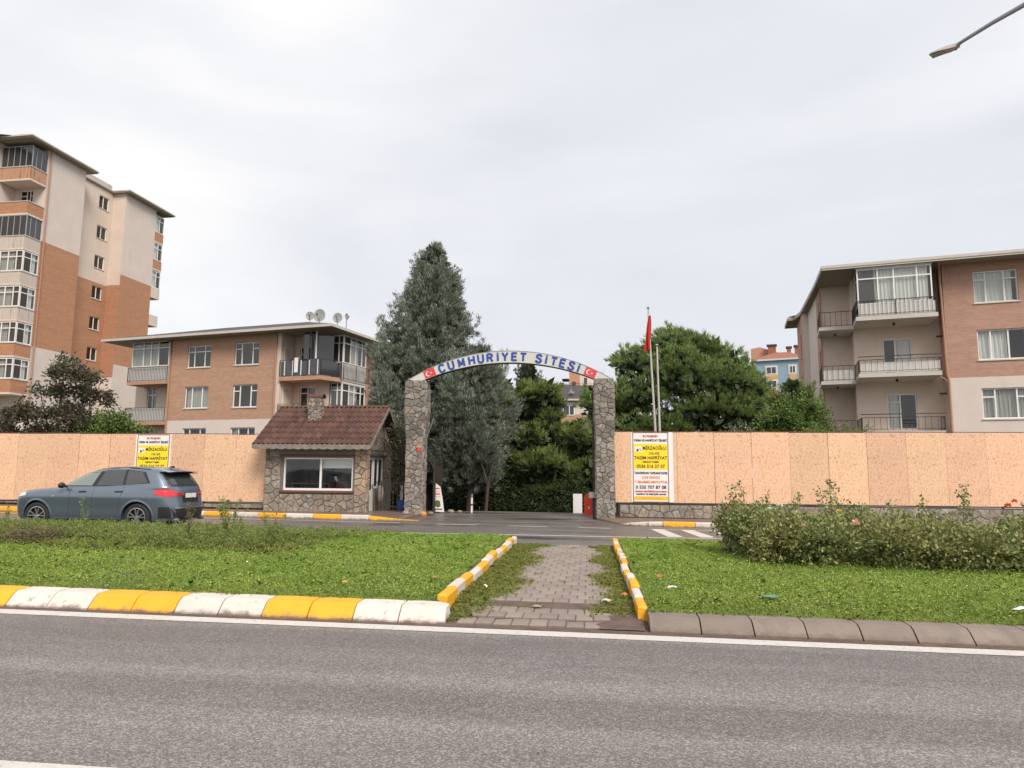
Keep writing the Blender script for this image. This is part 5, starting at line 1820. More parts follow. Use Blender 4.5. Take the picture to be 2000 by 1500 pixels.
# bays (top one narrower)
def bay(z0, z1, zg, u0, u1, v0, v1, rail, par=None):
    MB().box(u0, u1, v0, v1, z0 - .2, z0).build('bay_floor', A_fasc, B1)
    if zg > z0:
        MB().box(u0, u1 + .0, v0, v1, z0 + .001, zg).build('bay_parapet', A_panelw, B1)
    MB().box(u0, u1, v0, v1, z1 + .001, z1 + .08).build('bay_head', A_upvc, B1)
    window(B1, F(v0), u0, u1, zg + .002, z1, (1.2, .8), tr=.5, depth=0, sill=False, name='bay_glazing', curt=(A_curtg, ((0, 1),)))
    window(B1, lambda a, b, z: (u1 - b, a, z), v0 + .06, v1, zg + .002, z1, (1, .8, 1, .7), tr=.5, depth=0, sill=False, name='bay_glazing', curt=(A_curtg, ((0, .7),)))
    if rail:
        railing(B1, F(0), [(u0 + .3, v0 - .22), (u1 + .22, v0 - .22), (u1 + .22, v1 + .1)], z0 - .15, z0 + .92, .15, posts=1.5)
bay(7.62, 10.40, 8.60, 11.75, 12.62, 1.6, 4.45, True)
bay(5.05, 7.30, 5.10, 11.75, 12.60, 1.6, 4.45, False)
bay(2.2, 4.45, 2.3, 11.75, 12.60, 1.6, 4.45, False)
wall(B1, lambda a, b, z: (12.0 - b, a, z), 4.45, 9.5, [(-2.5, 4.89, A_white), (4.89, 10.45, A_brick)])
wall(B1, lambda a, b, z: (a, 9.5, z), -4.35, 12.0, [(-2.5, 10.45, A_brick)])
downpipe(B1, F(0), [(12.7, 4.3, 10.3), (12.12, 4.75, 10.1), (12.12, 4.75, 0)], .06)
# roof
mb = MB()
RU0, RU1, RV0, RV1, RZ0 = -5.35, 13.35, -.95, 10.6, 10.45
mb.box(RU0, RU1, RV0, RV1, RZ0, RZ0 + .05)
mb.build('soffit', A_soff, B1)
mb = MB()
for a, b, c, d in ((RU0 - .04, RU1 + .04, RV0 - .04, RV0), (RU0 - .04, RU1 + .04, RV1, RV1 + .04), (RU0 - .04, RU0, RV0, RV1), (RU1, RU1 + .04, RV0, RV1)):
    mb.box(a, b, c, d, RZ0 + .0, RZ0 + .17)
mb.build('fascia', A_fasc, B1)
mb = MB()
e_ = .03
mb.add([(RU0, RV0, RZ0 + .18), (RU1, RV0, RZ0 + .18), (RU1, RV1, RZ0 + .18), (RU0, RV1, RZ0 + .18), (RU0 + 5.5, 4.8, 12.25), (RU1 - 5.9, 4.8, 12.25)],
       [(0, 1, 5, 4), (1, 2, 5), (2, 3, 4, 5), (3, 0, 4)])
mb.build('roof', A_roofd, B1)
# satellite dishes on that roof: things of their own
def dish(x, y, z, r, az, lb, h=.6):
    d = thing('satellite_dish', lb, 'satellite dish', (x, y, z - h), R_(az), 'satellite dishes on the left block roof')
    MB().tube((0, 0, 0), (0, 0, h), .03, None, 6).build('mast', A_alu, d)
    mb = MB()
    n_ = 18
    vs = [(0, .10 * r * 1.6, h)]
    for k in (0.5, 1.0):
        for i in range(n_):
            a = 2 * math.pi * i / n_
            vs.append((r * k * math.cos(a), .16 * r * (1 - k * k) - .02, h + r * k * math.sin(a) * 1.05))
    mb.add(vs, [(0, 1 + i, 1 + (i + 1) % n_) for i in range(n_)] + [(1 + i, 1 + n_ + i, 1 + n_ + (i + 1) % n_, 1 + (i + 1) % n_) for i in range(n_)])
    mb.build('reflector', A_dish, d, smooth=True)
    MB().path([(0, 0, h - r), (0, -.55 * r, h - .6 * r), (0, -.9 * r, h - .1 * r)], .018, 5).box(-.06, .06, -.98 * r, -.84 * r, h - .12 * r, h + .08 * r).build('receiver_arm', A_steel, d)
    return d
dish(-19.40, 47.0, 12.35, .30, 10, 'smallest satellite dish at the left end of the roof group')
dish(-18.75, 47.1, 12.40, .44, -5, 'largest pale satellite dish, in the middle of the roof group')
dish(-17.25, 46.6, 12.10, .34, 0, 'satellite dish standing alone to the right on its own mast', h=1.0)
dish(-16.65, 46.7, 12.20, .22, 75, 'small edge-on satellite dish farthest right on the roof', h=1.0)

# ---------------------------------------------------------------- right block
B2 = thing('apartment_block', 'three-storey rose-brown apartment block with iron balconies, right edge of the view', 'building', (17.27, 36.18, 0), R_(-14.75))
ZT = 11.93
wr = [(1.30, 3.12, 9.92, 11.48, 0), (1.30, 3.30, 7.14, 8.60, 1), (1.32, 3.30, 4.32, 5.78, 2), (1.3, 3.3, 1.5, 2.9, 2)]
wall(B2, F(0), 0.0, 9.5, [(-2, 6.32, A_white), (6.32, ZT, A_brickr)], [w[:4] for w in wr])
window(B2, F(0), *wr[0][:4], (1, 1.5, 1.1), tr=.42, tcols=(0, 2), curt=(A_curt, ((0, .88),)))
window(B2, F(0), *wr[1][:4], (1, 1.3, 1.3), curt=(A_curt, ((0, .62),)))
window(B2, F(0), *wr[2][:4], (1, 1.6, 1), tr=.42, tcols=(0, 2), curt=(A_curtg, ((0, 1),)))
# pale recessed flank behind the balconies
lw2 = [(-2.60, -1.27, 6.75, 8.62, 0), (-2.55, -1.20, 3.95, 5.76, 1), (-2.6, -1.2, 9.4, 11.4, 2)]
wall(B2, F(1.3), -3.95, 0.0, [(-2, ZT, A_beige)], [w[:4] for w in lw2])
window(B2, F(1.3), *lw2[0][:4], (.8, 1.1), sill=False, name='balcony_door', curt=(A_curt, ((.45, 1),)))
window(B2, F(1.3), *lw2[1][:4], (.8, 1.0), tr=.42, tcols=(0,), sill=False, name='balcony_door', curt=(A_curt, ((.05, .4),)))
window(B2, F(1.3), *lw2[2][:4], (.8, 1.0), sill=False, name='balcony_door')
wall(B2, lambda a, b, z: (-.001 - b, a, z), 0, 1.3, [(-2, 6.32, A_beige), (6.32, ZT, A_brickr)])
wall(B2, lambda a, b, z: (-3.95 + b, a, z), 1.3, 2.7, [(-2, ZT, A_beige)])
wall(B2, F(2.7), -5.42, -3.95, [(-2, ZT, A_beige)])
for zf in (9.22, 6.38, 3.54):
    MB().box(-3.98, -.42, -.92, 1.3, zf, zf + .2).build('balcony_slab', A_fasc, B2)
    MB().box(-5.62, -3.99, .55, 2.7, zf - .12, zf + .06).build('balcony_slab', A_fasc, B2)
    st = .19 if zf > 9 else .27
    railing(B2, F(0), [(-3.95, 1.25), (-3.95, -.89), (-.44, -.89), (-.44, 0)], zf + .24, zf + .98 - (0 if zf > 9 else .12), st, posts=1.75)
    railing(B2, F(0), [(-5.58, 2.6), (-5.58, .58), (-4.02, .58)], zf + .06, zf + .84, .24, posts=1.5)
    if zf < 9:
        MB().box(-4.0, -.35, -.93, -.89, zf + 1.0, zf + 1.04).build('hand_rail', A_rail, B2)
# inner pale sheets behind the lower railing, white panel and glazing on the top balcony
MB().box(-3.85, -.50, -.84, -.80, 9.44, 10.02).build('white_parapet_panel', A_panelw, B2)
window(B2, F(-.84), -3.86, -.58, 10.03, ZT - .10, (1.25, .95, 1.35, .85), tr=.50, depth=0, sill=False, name='balcony_glazing', curt=(A_curt, ((0, .27), (.30, .5), (.5, .95))))
window(B2, lambda a, b, z: (-3.86 + b, a, z), -.78, 1.25, 10.03, ZT - .10, (1, 1), tr=.5, depth=0, sill=False, name='balcony_glazing', curt=(A_curt, ((0, 1),)))
MB().box(-3.9, -.55, -.86, -.78, ZT - .095, ZT - .01).build('glazing_head', A_upvc, B2)
MB().box(-3.88, -.46, -.80, -.78, 6.62, 7.12).build('balcony_sheet', A_panelw, B2)
MB().box(-5.5, -4.06, .64, .66, 6.46, 7.0).build('balcony_sheet', A_panelw, B2)
for zc in (9.18, 6.34):
    MB().tube((-2.2, .1, zc - .10), (-2.2, .1, zc + .03), .06).tube((-4.8, 1.6, zc - .2), (-4.8, 1.6, zc - .1), .05).build('balcony_lamp', A_steel, B2)
MB().box(-.30, -.02, .5, .72, 8.45, 8.52).box(-.30, -.02, .5, .72, 5.6, 5.67).build('wall_bracket', A_steel, B2)
downpipe(B2, F(-.08), [(-.25, -.8, ZT + .02), (-.12, 0, ZT - .25), (-.06, 0, 6.5), (-.0, 0, 6.2), (-.02, 0, -1)], .055)
downpipe(B2, F(2.6), [(-5.44, 0, ZT - .2), (-5.44, 0, -1)], .04)
downpipe(B2, F(-.04), [(-.44, -.5, 6.32), (-.2, -.1, 6.28), (-.05, 0, 6.1)], .035)
# side wing, set slightly off square; steps outwards towards the back
import mathutils
SD = R_(79.3 + 14.75)
def side(step):
    cs, sn = math.cos(SD), math.sin(SD)
    def T(a, b, z):      # a back along the wall, b into the building
        return (-5.40 - step * sn + a * cs + b * sn, 2.72 + step * -cs * -1 * 0 + a * sn - b * cs, z)
    return T
T1 = side(0.0)
wsd = [(.55, 1.15, 9.9, 11.3), (.55, 1.15, 7.1, 8.5), (.55, 1.15, 4.35, 5.5)]
wall(B2, T1, 0, 2.0, [(-2, 6.2, A_beige), (6.2, ZT, A_brickr)], wsd)
for w in wsd:
    window(B2, T1, *w, (1,), curt=(A_curtg, ((0, .5),)))
wall(B2, T1, 2.0, 6.3, [(-2, ZT, A_white)])
T2 = side(0.35)
MB(T2).add([(6.3, 0, -2), (6.3, .36, -2), (6.3, .36, ZT), (6.3, 0, ZT)], [(0, 1, 2, 3)]).build('wall_return', A_white, B2)
wsd2 = [(7.2, 7.8, 9.2, 10.7), (7.2, 7.8, 6.5, 8.0), (7.2, 7.8, 3.9, 5.0)]
wall(B2, T2, 6.3, 9.9, [(-2, 5.95, A_beige), (5.95, ZT, A_brickr)], wsd2)
for w in wsd2:
    window(B2, T2, *w, (1,), curt=(A_curtg, ((0, .5),)))
# roof: soffit, fascia, low slope
def sp(T, a, b):
    p = T(a, b, 0)
    return p[0], p[1]
outl = [(-5.46, -1.05), (9.9, -1.05), (9.9, 12.6), sp(T2, 11.2, -.70), sp(T2, 8.3, -.70), sp(T2, 8.3, -.30), sp(T1, 6.9, -.42), sp(T1, 0, -.30)]
MB().prism(outl, ZT, ZT + .06, 'z').build('soffit', A_soff, B2)
mb = MB()
no = len(outl)
for i in range(no):
    (xa, ya), (xb, yb) = outl[i], outl[(i + 1) % no]
    mb.add([(xa, ya, ZT - .04), (xb, yb, ZT - .04), (xb, yb, ZT + .20), (xa, ya, ZT + .20), (xa, ya, ZT + .20), (xb, yb, ZT + .20)], [(0, 1, 2, 3)])
mb.build('fascia', A_fasc, B2)
mb = MB()
cxr, cyr = 2.5, 8.0
mb.add([(x, y, ZT + .19) for x, y in outl] + [(cxr, cyr, ZT + 1.5)], [(i, (i + 1) % no, no) for i in range(no)])
mb.build('roof', A_roofd, B2)

# ---------------------------------------------------------------- tall block on the left
TW = thing('tower_block', 'tall nine-storey apartment block in pale render and orange, left edge of the view', 'building', (-43.12, 50.84, 0), R_(-2.75))
TZ = 27.05
Sd = lambda u0: (lambda a, b, z: (u0 - b, a, z))
bA = [(-3, 11.03, A_white), (11.03, 19.52, A_brickt), (19.52, TZ, A_white)]
wall(TW, Sd(0), -.65, 3.42, bA)
wall(TW, Sd(0), 8.45, 12.76, [(-3, 11.0, A_white), (11.0, 19.35, A_brickt), (19.35, TZ, A_white)])
tw_ = [(6.68, 7.92, zz - 1.18, zz) for zz in (26.35, 23.53, 20.76, 17.95, 15.15, 12.37, 9.55)]
wall(TW, Sd(-1.3), 3.42, 8.45, [(-3, 9.80, A_white), (9.80, 18.25, A_brickt), (18.25, TZ, A_beige)], tw_)
for w in tw_:
    window(TW, Sd(-1.3), *w, (1, 1.1), tr=None, depth=.08, curt=(A_curtg, ((0, .15),)))
wall(TW, lambda a, b, z: (a, 8.45 + b, z), -1.3, 0, [(-3, 9.80, A_white), (9.80, 18.35, A_brickt), (18.35, TZ, A_beige)])
wall(TW, lambda a, b, z: (a, 3.42 - b, z), -1.3, 0, [(-3, TZ, A_white)])
fw = [(-2.30, -1.10, 22.15, 23.75)]
wall(TW, F(-.65), -16, 0, [(-3, TZ, A_white)], fw + [(-2.2, -1.0, 4.4, 6.2)])
window(TW, F(-.65), *fw[0], (1, .5, .5), tr=.45, tcols=(0, 2), sill=False, name='balcony_door')
window(TW, F(-.65), -2.2, -1.0, 4.4, 6.2, (1,), sill=False, name='balcony_door')
wall(TW, lambda a, b, z: (-2.75 - b, a, z), -6.5, -.65, [(-3, TZ, A_white)])
wall(TW, F(-6.5), -16, -2.75, [(-3, TZ, A_white)])
wall(TW, lambda a, b, z: (a, 12.76 - b, z), -16, 0, [(-3, TZ, A_white)])
# front balconies, storey by storey
lv = [(23.90, 25.00, A_streak, 'dark'), (21.10, 22.16, A_brickt, None), (18.32, 19.40, A_streakw, 'dark'), (15.52, 16.58, A_streakw, 'w'), (12.72, 13.78, A_streakw, 'w'), (9.92, 11.00, A_brickt, 'w'), (7.12, 8.24, A_brickt, 'w')]
UB0, UB1, VB = -2.70, 0.02, -2.20
for i, (z0, z1, m_, k) in enumerate(lv):
    MB().box(UB0, UB1, VB, -.66, z0, z0 + .15).build('balcony_slab', A_beige, TW)
    mb = MB()
    mb.box(UB0, UB1, VB, VB + .12, z0 + .151, z1).box(UB1 - .12, UB1, VB + .121, -.66, z0 + .151, z1)
    mb.build('balcony_parapet', m_, TW)
    mb = MB()
    mb.box(UB0 - .03, UB1 + .04, VB - .04, VB + .15, z1 + .002, z1 + .07).box(UB1 - .14, UB1 + .04, VB + .151, -.66, z1 + .002, z1 + .07)
    mb.build('coping', A_fasc, TW)
    zt = z0 + 2.78 if i else 26.75
    if k == 'dark':
        fm = MB()
        for q in range(6):
            x = UB0 + (UB1 - UB0) * q / 5
            fm.box(x - .025, x + .025, VB + .03, VB + .08, z1 + .075, zt)
        for q in range(1, 3):
            y = VB + 1.5 * q / 3
            fm.box(UB1 - .10, UB1 - .05, y - .02, y + .02, z1 + .075, zt)
        fm.box(UB0, UB1, VB + .02, VB + .09, zt - .06, zt)
        fo = fm.build('smoked_glazing', A_dish, TW)
        for q in range(5):
            xa = UB0 + (UB1 - UB0) * q / 5 + .03
            MB().add([(xa, VB + .055, z1 + .08), (xa + .48, VB + .055, z1 + .08), (xa + .48, VB + .055, zt - .06), (xa, VB + .055, zt - .06)], [(0, 1, 2, 3)]).build('pane', A_smoke, fo)
        MB().add([(UB1 - .075, VB + .06, z1 + .08), (UB1 - .075, -.68, z1 + .08), (UB1 - .075, -.68, zt - .02), (UB1 - .075, VB + .06, zt - .02)], [(0, 1, 2, 3)]).build('pane', A_smoke, fo)
    elif k == 'w':
        window(TW, F(VB + .02), UB0, UB1, z1 + .075, zt - .02, (1, 1, 1, .8), tr=.5, depth=0, sill=False, f=.07, name='balcony_glazing', curt=(A_curtg, ((0, .8),)))
        window(TW, lambda a, b, z: (UB1 - b - .01, a, z), VB + .10, -.68, z1 + .075, zt - .02, (1, 1), tr=.5, depth=0, sill=False, f=.07, name='balcony_glazing', curt=(A_curt, ((.05, .9),)))
downpipe(TW, lambda a, b, z: (a, b, z), [(.10, -.45, TZ), (.10, -.45, 0)], .06)
# rear balconies peeping round the far corner
for z0, z1, m_, gzd in ((23.88, 24.95, A_brickt, True), (21.10, 22.15, A_brickt, True), (18.30, 19.35, A_white, True), (15.55, 16.60, A_white, False)):
    MB().box(-1.6, -.02, 12.77, 14.1, z0, z0 + .14).build('balcony_slab', A_beige, TW)
    MB().box(-.14, -.02, 12.77, 14.1, z0 + .141, z1).box(-1.6, -.14, 13.98, 14.1, z0 + .141, z1).build('balcony_parapet', m_, TW)
    if gzd:
        window(TW, Sd(-.04), 12.80, 14.08, z1 + .01, z1 + 1.68, (1, 1), tr=.5, depth=0, sill=False, name='balcony_glazing', curt=(A_curt, ((0, .5),)))
# roof with deep eaves, lower parapet over the recess
MB().prism([(-16, -8), (-2.2, -8), (-2.2, -2.9), (.55, -2.9), (.55, 4.1), (-1.15, 4.1), (-1.15, 8.1), (.55, 8.1), (.55, 14.8), (-16, 14.8)], TZ + .001, TZ + .10, 'z').build('soffit', A_soff, TW)
MB().prism([(-16, -8.1), (-2.1, -8.1), (-2.1, -3.0), (.62, -3.0), (.62, 4.15), (-1.10, 4.15), (-1.10, 8.05), (.62, 8.05), (.62, 14.9), (-16, 14.9)], TZ + .101, TZ + .21, 'z').build('eaves', A_fasc, TW)
MB().box(-1.75, -1.18, 4.2, 8.0, TZ + .211, TZ + .62).build('parapet', A_streakw, TW)
MB().add([(-16, -8, TZ + .215), (-1.2, -3, TZ + .215), (-1.2, 14.8, TZ + .215), (-16, 14.8, TZ + .215), (-7, 4, TZ + 1.3)], [(0, 1, 4), (1, 2, 4), (2, 3, 4), (3, 0, 4)]).build('roof', A_roofd, TW)

# ---------------------------------------------------------------- houses far beyond
dh = thing('far_house', 'pale house with a dark hipped roof seen through the arch', 'house', (-2.3, 75, 0), 0)
MB().box(-2.35, 2.95, 0, 8, 7.72, 9.28).build('wall', A_white, dh)
MB().box(-2.35, 2.95, 0.001, 8, -3, 7.70).build('wall', A_brick, dh)
MB().add([(-2.75, -.5, 9.30), (3.3, -.5, 9.30), (3.3, 8.5, 9.30), (-2.75, 8.5, 9.30), (-.45, 3.2, 11.35), (1.6, 3.2, 11.2)], [(0, 1, 5, 4), (1, 2, 5), (2, 3, 4, 5), (3, 0, 4)]).build('roof', A_roofd, dh)
MB().box(-2.8, 3.35, -.56, -.5, 9.16, 9.34).build('fascia', A_fasc, dh)
o = window(dh, F(-.06), -1.00, .74, 7.62, 8.75, (1, 1.2, 1), depth=0, sill=False, glass=A_smoke, f=.08)
MB().box(-1.15, .82, -.14, -.0, 8.80, 9.02).build('shutter_box', A_panelw, dh)
MB().box(.15, .65, .2, .6, 10.0, 10.2).box(.3, .42, .1, .2, 10.1, 10.45).build('roof_dish', A_dish, dh)
MB().box(.4, .8, 3.0, 3.4, 11.0, 11.6).box(-.9, -.5, 3.0, 3.4, 11.0, 11.5).build('chimney', A_woodd, dh)
sh = thing('salmon_house', 'low salmon-coloured block behind the dark roof seen through the arch', 'building', (-7.2, 109, 0))
MB().prism([(-1.6, -3), (1.3, -3), (1.3, 15.2), (-.2, 15.9), (-1.6, 15.5)], 0, 8, 'y').build('wall', A_pinkb, sh)
MB().prism([(-1.7, 15.5), (-.2, 16.0), (1.4, 15.3), (1.4, 15.45), (-.2, 16.2), (-1.7, 15.7)], -.2, 8.2, 'y').build('roof', A_roofr, sh)
st_ = thing('far_tower_block', 'salmon and white block with roof railings under the right end of the arch', 'building', (-1.2, 109.5, 0))
MB().box(-1.9, -.3, 0, 6, -3, 18.2).build('wall', A_pinkb, st_)
MB().box(-.29, 3.5, .4, 6, -3, 17.2).build('wall', A_white, st_)
MB().box(.4, .85, .36, .395, 15.3, 16.3).build('window', A_smoke, st_)
MB().box(-3.0, -1.9, 0, 3, 16.0, 16.12).box(-.3, 3.4, -.6, .3, 14.9, 15.0).build('terrace', A_roofd, st_)
railing(st_, F(0), [(-3.0, -.02), (-.35, -.02), (2.6, -.02)], 14.4, 15.4, .5)
bb = thing('blue_block', 'far blue apartment block with amber window bands and red roof', 'building', (41.7, 143.2, 0), R_(-20))
cs = math.cos(R_(20))
MB().box(-9, 0, 0, 10, -3, 24.2).build('wall', A_blueb, bb)
MB().box(-.42, .02, -.05, .3, -3, 24.2).build('corner_strip', A_panelw, bb)
wall(bb, lambda a, b, z: (.02 - b, a, z), 0, 10, [(-3, 24.2, A_blueb)])
MB().box(-9.3, .5, -.5, 10.5, 24.21, 24.55).build('eaves', A_panelw, bb)
MB().add([(-9.3, -.5, 24.56), (.5, -.5, 24.56), (.5, 10.5, 24.56), (-9.3, 10.5, 24.56), (-6, 5, 26.6), (-3, 5, 26.6)], [(0, 1, 5, 4), (1, 2, 5), (2, 3, 4, 5), (3, 0, 4)]).build('roof', A_roofr, bb)
for k in range(7):
    zt = 23.0 - 2.75 * k
    for xa, xb in ((-6.9, -5.0), (-2.55, -1.45)):
        MB().box(xa - .25, xb + .25, -.10, -.0, zt - 1.75, zt + .25).build('window_surround', A_panelw, bb)
        w_ = window(bb, F(-.16), xa, xb, zt - 1.45, zt, (1, 1), depth=0, sill=False, f=.1, glass=A_smoke)
        MB().box(xa - .1, xb + .2, -.13, -.0, zt - 2.75 + .27, zt - 1.77).build('amber_panel', A_orb, bb)
pk = thing('salmon_block', 'salmon gable with chimneys rising behind the blue block', 'building', (37.2, 152.3, 0), R_(-15))
MB().prism([(-3.3, -3), (9, -3), (9, 25.6), (2, 27.0), (-1.5, 28.3), (-3.3, 28.0)], 0, 6, 'y').build('wall', A_pinkb, pk)
for i, (x, w, z) in enumerate(((.9, .8, 28.2), (6.0, .7, 27.8), (8.2, .8, 27.2), (4.2, .4, 27.6))):
    c_ = MB().box(x - w, x + w, -1.2, -.2, 22, z).build('chimney', A_roofr, pk)
    MB().box(x - w - .2, x + w + .2, -1.4, 0, z + .01, z + .35).build('chimney_cap', A_roofd, c_)

# ================================================================== TREES
def limb_tree(trunk_pts, radii, m=None):
    return MB().path(trunk_pts, radii, 8)

def lobe_pts(g, c, r, n, flat=1.0, bias=0.35):
    d = randdir(g, n)
    d[:, 2] = np.abs(d[:, 2]) * (1 - bias) + d[:, 2] * bias
    d = unit(d)
    rr = r * g.uniform(0.72, 1.04, n)[:, None]
    return np.array(c) + d * rr * np.array([1, 1, flat]), d

def conifer(name, label, loc, H, prof, m, n_t=2300, per=24, ln=.26, wd=.042, base=1.0, lean=(0, 0), seed=1, cat='tree', trunk_r=.2, core=None, m2=None, lump=.16):
    """prof: list of (t, radius) from the foot of the crown (t=0) to the tip (t=1)"""
    g = np.random.default_rng(seed)
    r = thing(name, label, cat, loc)
    ts = np.array([p[0] for p in prof])
    rs = np.array([p[1] for p in prof])
    # branch lobes: each branch ends in an upswept cluster
    C, D = [], []
    nb = int(n_t / 14)
    for b in range(nb):
        while True:
            t = g.uniform(0, 1) ** 0.95
            if g.uniform() < (np.interp(t, ts, rs) + .12) / rs.max():
                break
        R0 = np.interp(t, ts, rs)
        th = g.uniform(0, 2 * math.pi)
        rr = R0 * g.uniform(.78, 1.0) * (1 + lump * math.sin(3 * th + 9 * t + seed))
        z = base + (H - base) * t
        c = np.array([rr * math.cos(th) + lean[0] * t, rr * math.sin(th) + lean[1] * t, z])
        s = (0.22 + 0.20 * R0 / rs.max()) * (1.0 if t < .93 else .55)
        k = 14
        off = g.normal(size=(k, 3)) * s * np.array([.55, .55, .62])
        pts = c + off
        d = unit(np.stack([np.cos(th) * .55 + off[:, 0] * 1.2, np.sin(th) * .55 + off[:, 1] * 1.2, 0.75 + off[:, 2] * .5], 1))
        C.append(pts)
        D.append(d)
        if g.uniform() < .55:     # sprigs that break the outline
            for q_ in range(3):
                C.append(c[None] + np.array([[math.cos(th) * s * (.8 + .25 * q_), math.sin(th) * s * (.8 + .25 * q_), s * (.8 + .55 * q_)]]) + g.normal(size=(1, 3)) * .04)
                D.append(np.array([[math.cos(th) * .35, math.sin(th) * .35, 1.0]]))
    C.append(np.array([[lean[0], lean[1], H - .08 * k_] for k_ in range(8)]))
    D.append(np.tile([[0, 0, 1.0]], (8, 1)))
    C = np.concatenate(C)
    D = unit(np.concatenate(D))
    P, A, B, Ln, Wd = sprays(g, C, D, per, .55, ln, wd, .06)
    cards('crown', P, A, B, Ln, Wd, m, r)
    # inner growth: the shade inside the crown is put into a darker leaf colour
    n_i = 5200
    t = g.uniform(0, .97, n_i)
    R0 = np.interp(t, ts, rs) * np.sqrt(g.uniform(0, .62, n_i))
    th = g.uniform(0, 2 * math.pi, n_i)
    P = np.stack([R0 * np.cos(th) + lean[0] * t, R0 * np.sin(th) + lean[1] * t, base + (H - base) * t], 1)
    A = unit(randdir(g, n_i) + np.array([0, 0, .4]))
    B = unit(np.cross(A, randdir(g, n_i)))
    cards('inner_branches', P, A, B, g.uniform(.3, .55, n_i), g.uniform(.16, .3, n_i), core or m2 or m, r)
    MB().path([(0, 0, 0), (0, 0, base), (lean[0] * .6, lean[1] * .6, H * .6), (lean[0], lean[1], H * .96)], [trunk_r, trunk_r * .8, trunk_r * .4, .02], 8).build('trunk', A_bark, r)
    return r

CT = conifer('cypress_tree', 'tall blue-grey conifer behind the gatehouse and left end of the arch', (-7.15, 31.6, -.5), 12.6,
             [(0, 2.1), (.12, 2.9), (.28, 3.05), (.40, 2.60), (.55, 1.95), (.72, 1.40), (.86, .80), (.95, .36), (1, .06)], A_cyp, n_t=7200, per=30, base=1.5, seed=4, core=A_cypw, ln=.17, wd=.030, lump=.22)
conifer('cypress_tree', 'lower spreading blue-grey conifer beside the tall one, its trunk showing through the gate', (-4.95, 29.6, -.1), 6.9,
        [(0, .9), (.15, 1.25), (.45, 1.42), (.7, 1.1), (.9, .6), (1, .1)], A_cyp, n_t=2800, per=28, ln=.16, wd=.028, lump=.22, base=1.3, seed=9, core=A_cypw, trunk_r=.17, lean=(.25, 0))
conifer('young_cypress', 'small dark spire-topped conifer rising under the arch between two pines', (-5.05, 58.5, 0), 10.9,
        [(0, 1.2), (.4, 1.15), (.7, .75), (.85, .55), (1, .1)], A_cypw, n_t=500, per=16, base=5.0, seed=12, ln=.3, wd=.06, core=A_dark)

def cloud_tree(name, label, loc, lobes, m, n_t, per, ln, wd, spread=.5, trunk=None, seed=1, m_core=None, up=.45, cat='tree', tuft=True, core_n=4000, flat=.85, core_sz=(.3, .6)):
    g = np.random.default_rng(seed)
    r = thing(name, label, cat, loc)
    tot = sum(l[3] ** 2 for l in lobes)
    C, D = [], []
    for (x, y, z, R0) in lobes:
        n = int(n_t * R0 * R0 / tot)
        p, d = lobe_pts(g, (x, y, z), R0, n, flat)
        # break each lobe into smaller bunches
        q = np.array([noise.noise(Vector((a[0] * 2.2, a[1] * 2.2, a[2] * 2.2))) for a in p])
        p = p + d * (q[:, None] * .55 * min(1, R0))
        keep = q > -.32
        C.append(p[keep])
        D.append(unit(d[keep] + np.array([0, 0, up])))
    C, D = np.concatenate(C), np.concatenate(D)
    P, A, B, Ln, Wd = sprays(g, C, D, per, spread, ln, wd, .05 if tuft else .14)
    cards('crown', P, A, B, Ln, Wd, m, r)
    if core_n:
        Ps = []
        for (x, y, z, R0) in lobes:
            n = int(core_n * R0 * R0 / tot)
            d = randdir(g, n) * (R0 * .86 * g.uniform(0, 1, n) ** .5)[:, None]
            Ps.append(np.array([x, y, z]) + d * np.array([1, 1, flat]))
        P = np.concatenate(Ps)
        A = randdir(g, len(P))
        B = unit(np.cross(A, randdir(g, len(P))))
        cards('inner_branches', P, A, B, g.uniform(*core_sz, len(P)), g.uniform(core_sz[0] * .5, core_sz[1] * .6, len(P)), m_core or m, r)  # m_core: darker leaf colour that carries the shade inside the crown
    if trunk:
        mb = MB()
        for pts, rad in trunk:
            mb.path(pts, rad, 8)
        mb.build('trunk', A_bark, r)
    return r

# big umbrella pine behind the right hoarding
g0 = random.Random(5)
lob = []
for i in range(46):
    a = g0.uniform(0, 6.283)
    e_ = math.asin(g0.uniform(-.12, 1))
    R0 = 3.9
    lob.append((R0 * math.cos(a) * math.cos(e_) * 1.07, R0 * math.sin(a) * math.cos(e_) * .8, 4.9 + 3.35 * math.sin(e_) - .5 * abs(math.cos(e_)), g0.uniform(.75, 1.15)))
for x, z, rr in ((-3.7, 3.0, 1.0), (-2.0, 2.2, 1.1), (0, 2.0, 1.2), (1.8, 2.2, 1.1), (3.6, 3.0, 1.1), (4.0, 4.2, 1.0), (-3.9, 4.6, .9), (-.8, 3.4, 1.6), (1.4, 4.4, 1.6), (0, 6.3, 1.6), (-2, 5, 1.5), (2.3, 5.8, 1.4), (-2.5, 3.2, 1.3), (2.8, 3.0, 1.3)):
    lob.append((x, -2.6 + g0.uniform(-.3, .4), z, rr))
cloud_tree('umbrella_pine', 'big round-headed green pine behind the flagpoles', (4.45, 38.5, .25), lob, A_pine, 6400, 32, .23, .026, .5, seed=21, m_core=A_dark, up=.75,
           trunk=[([(0, 0, 0), (.1, 0, 2.5), (.2, 0, 5)], [.3, .25, .15])] + [([(.1, 0, 2.4), (dx, dy, 4.6)], [.14, .05]) for dx, dy in ((-2.4, -.8), (2.5, -.5), (1, 1.5), (-1, -1.8), (1.5, -1.9))], core_n=9000)
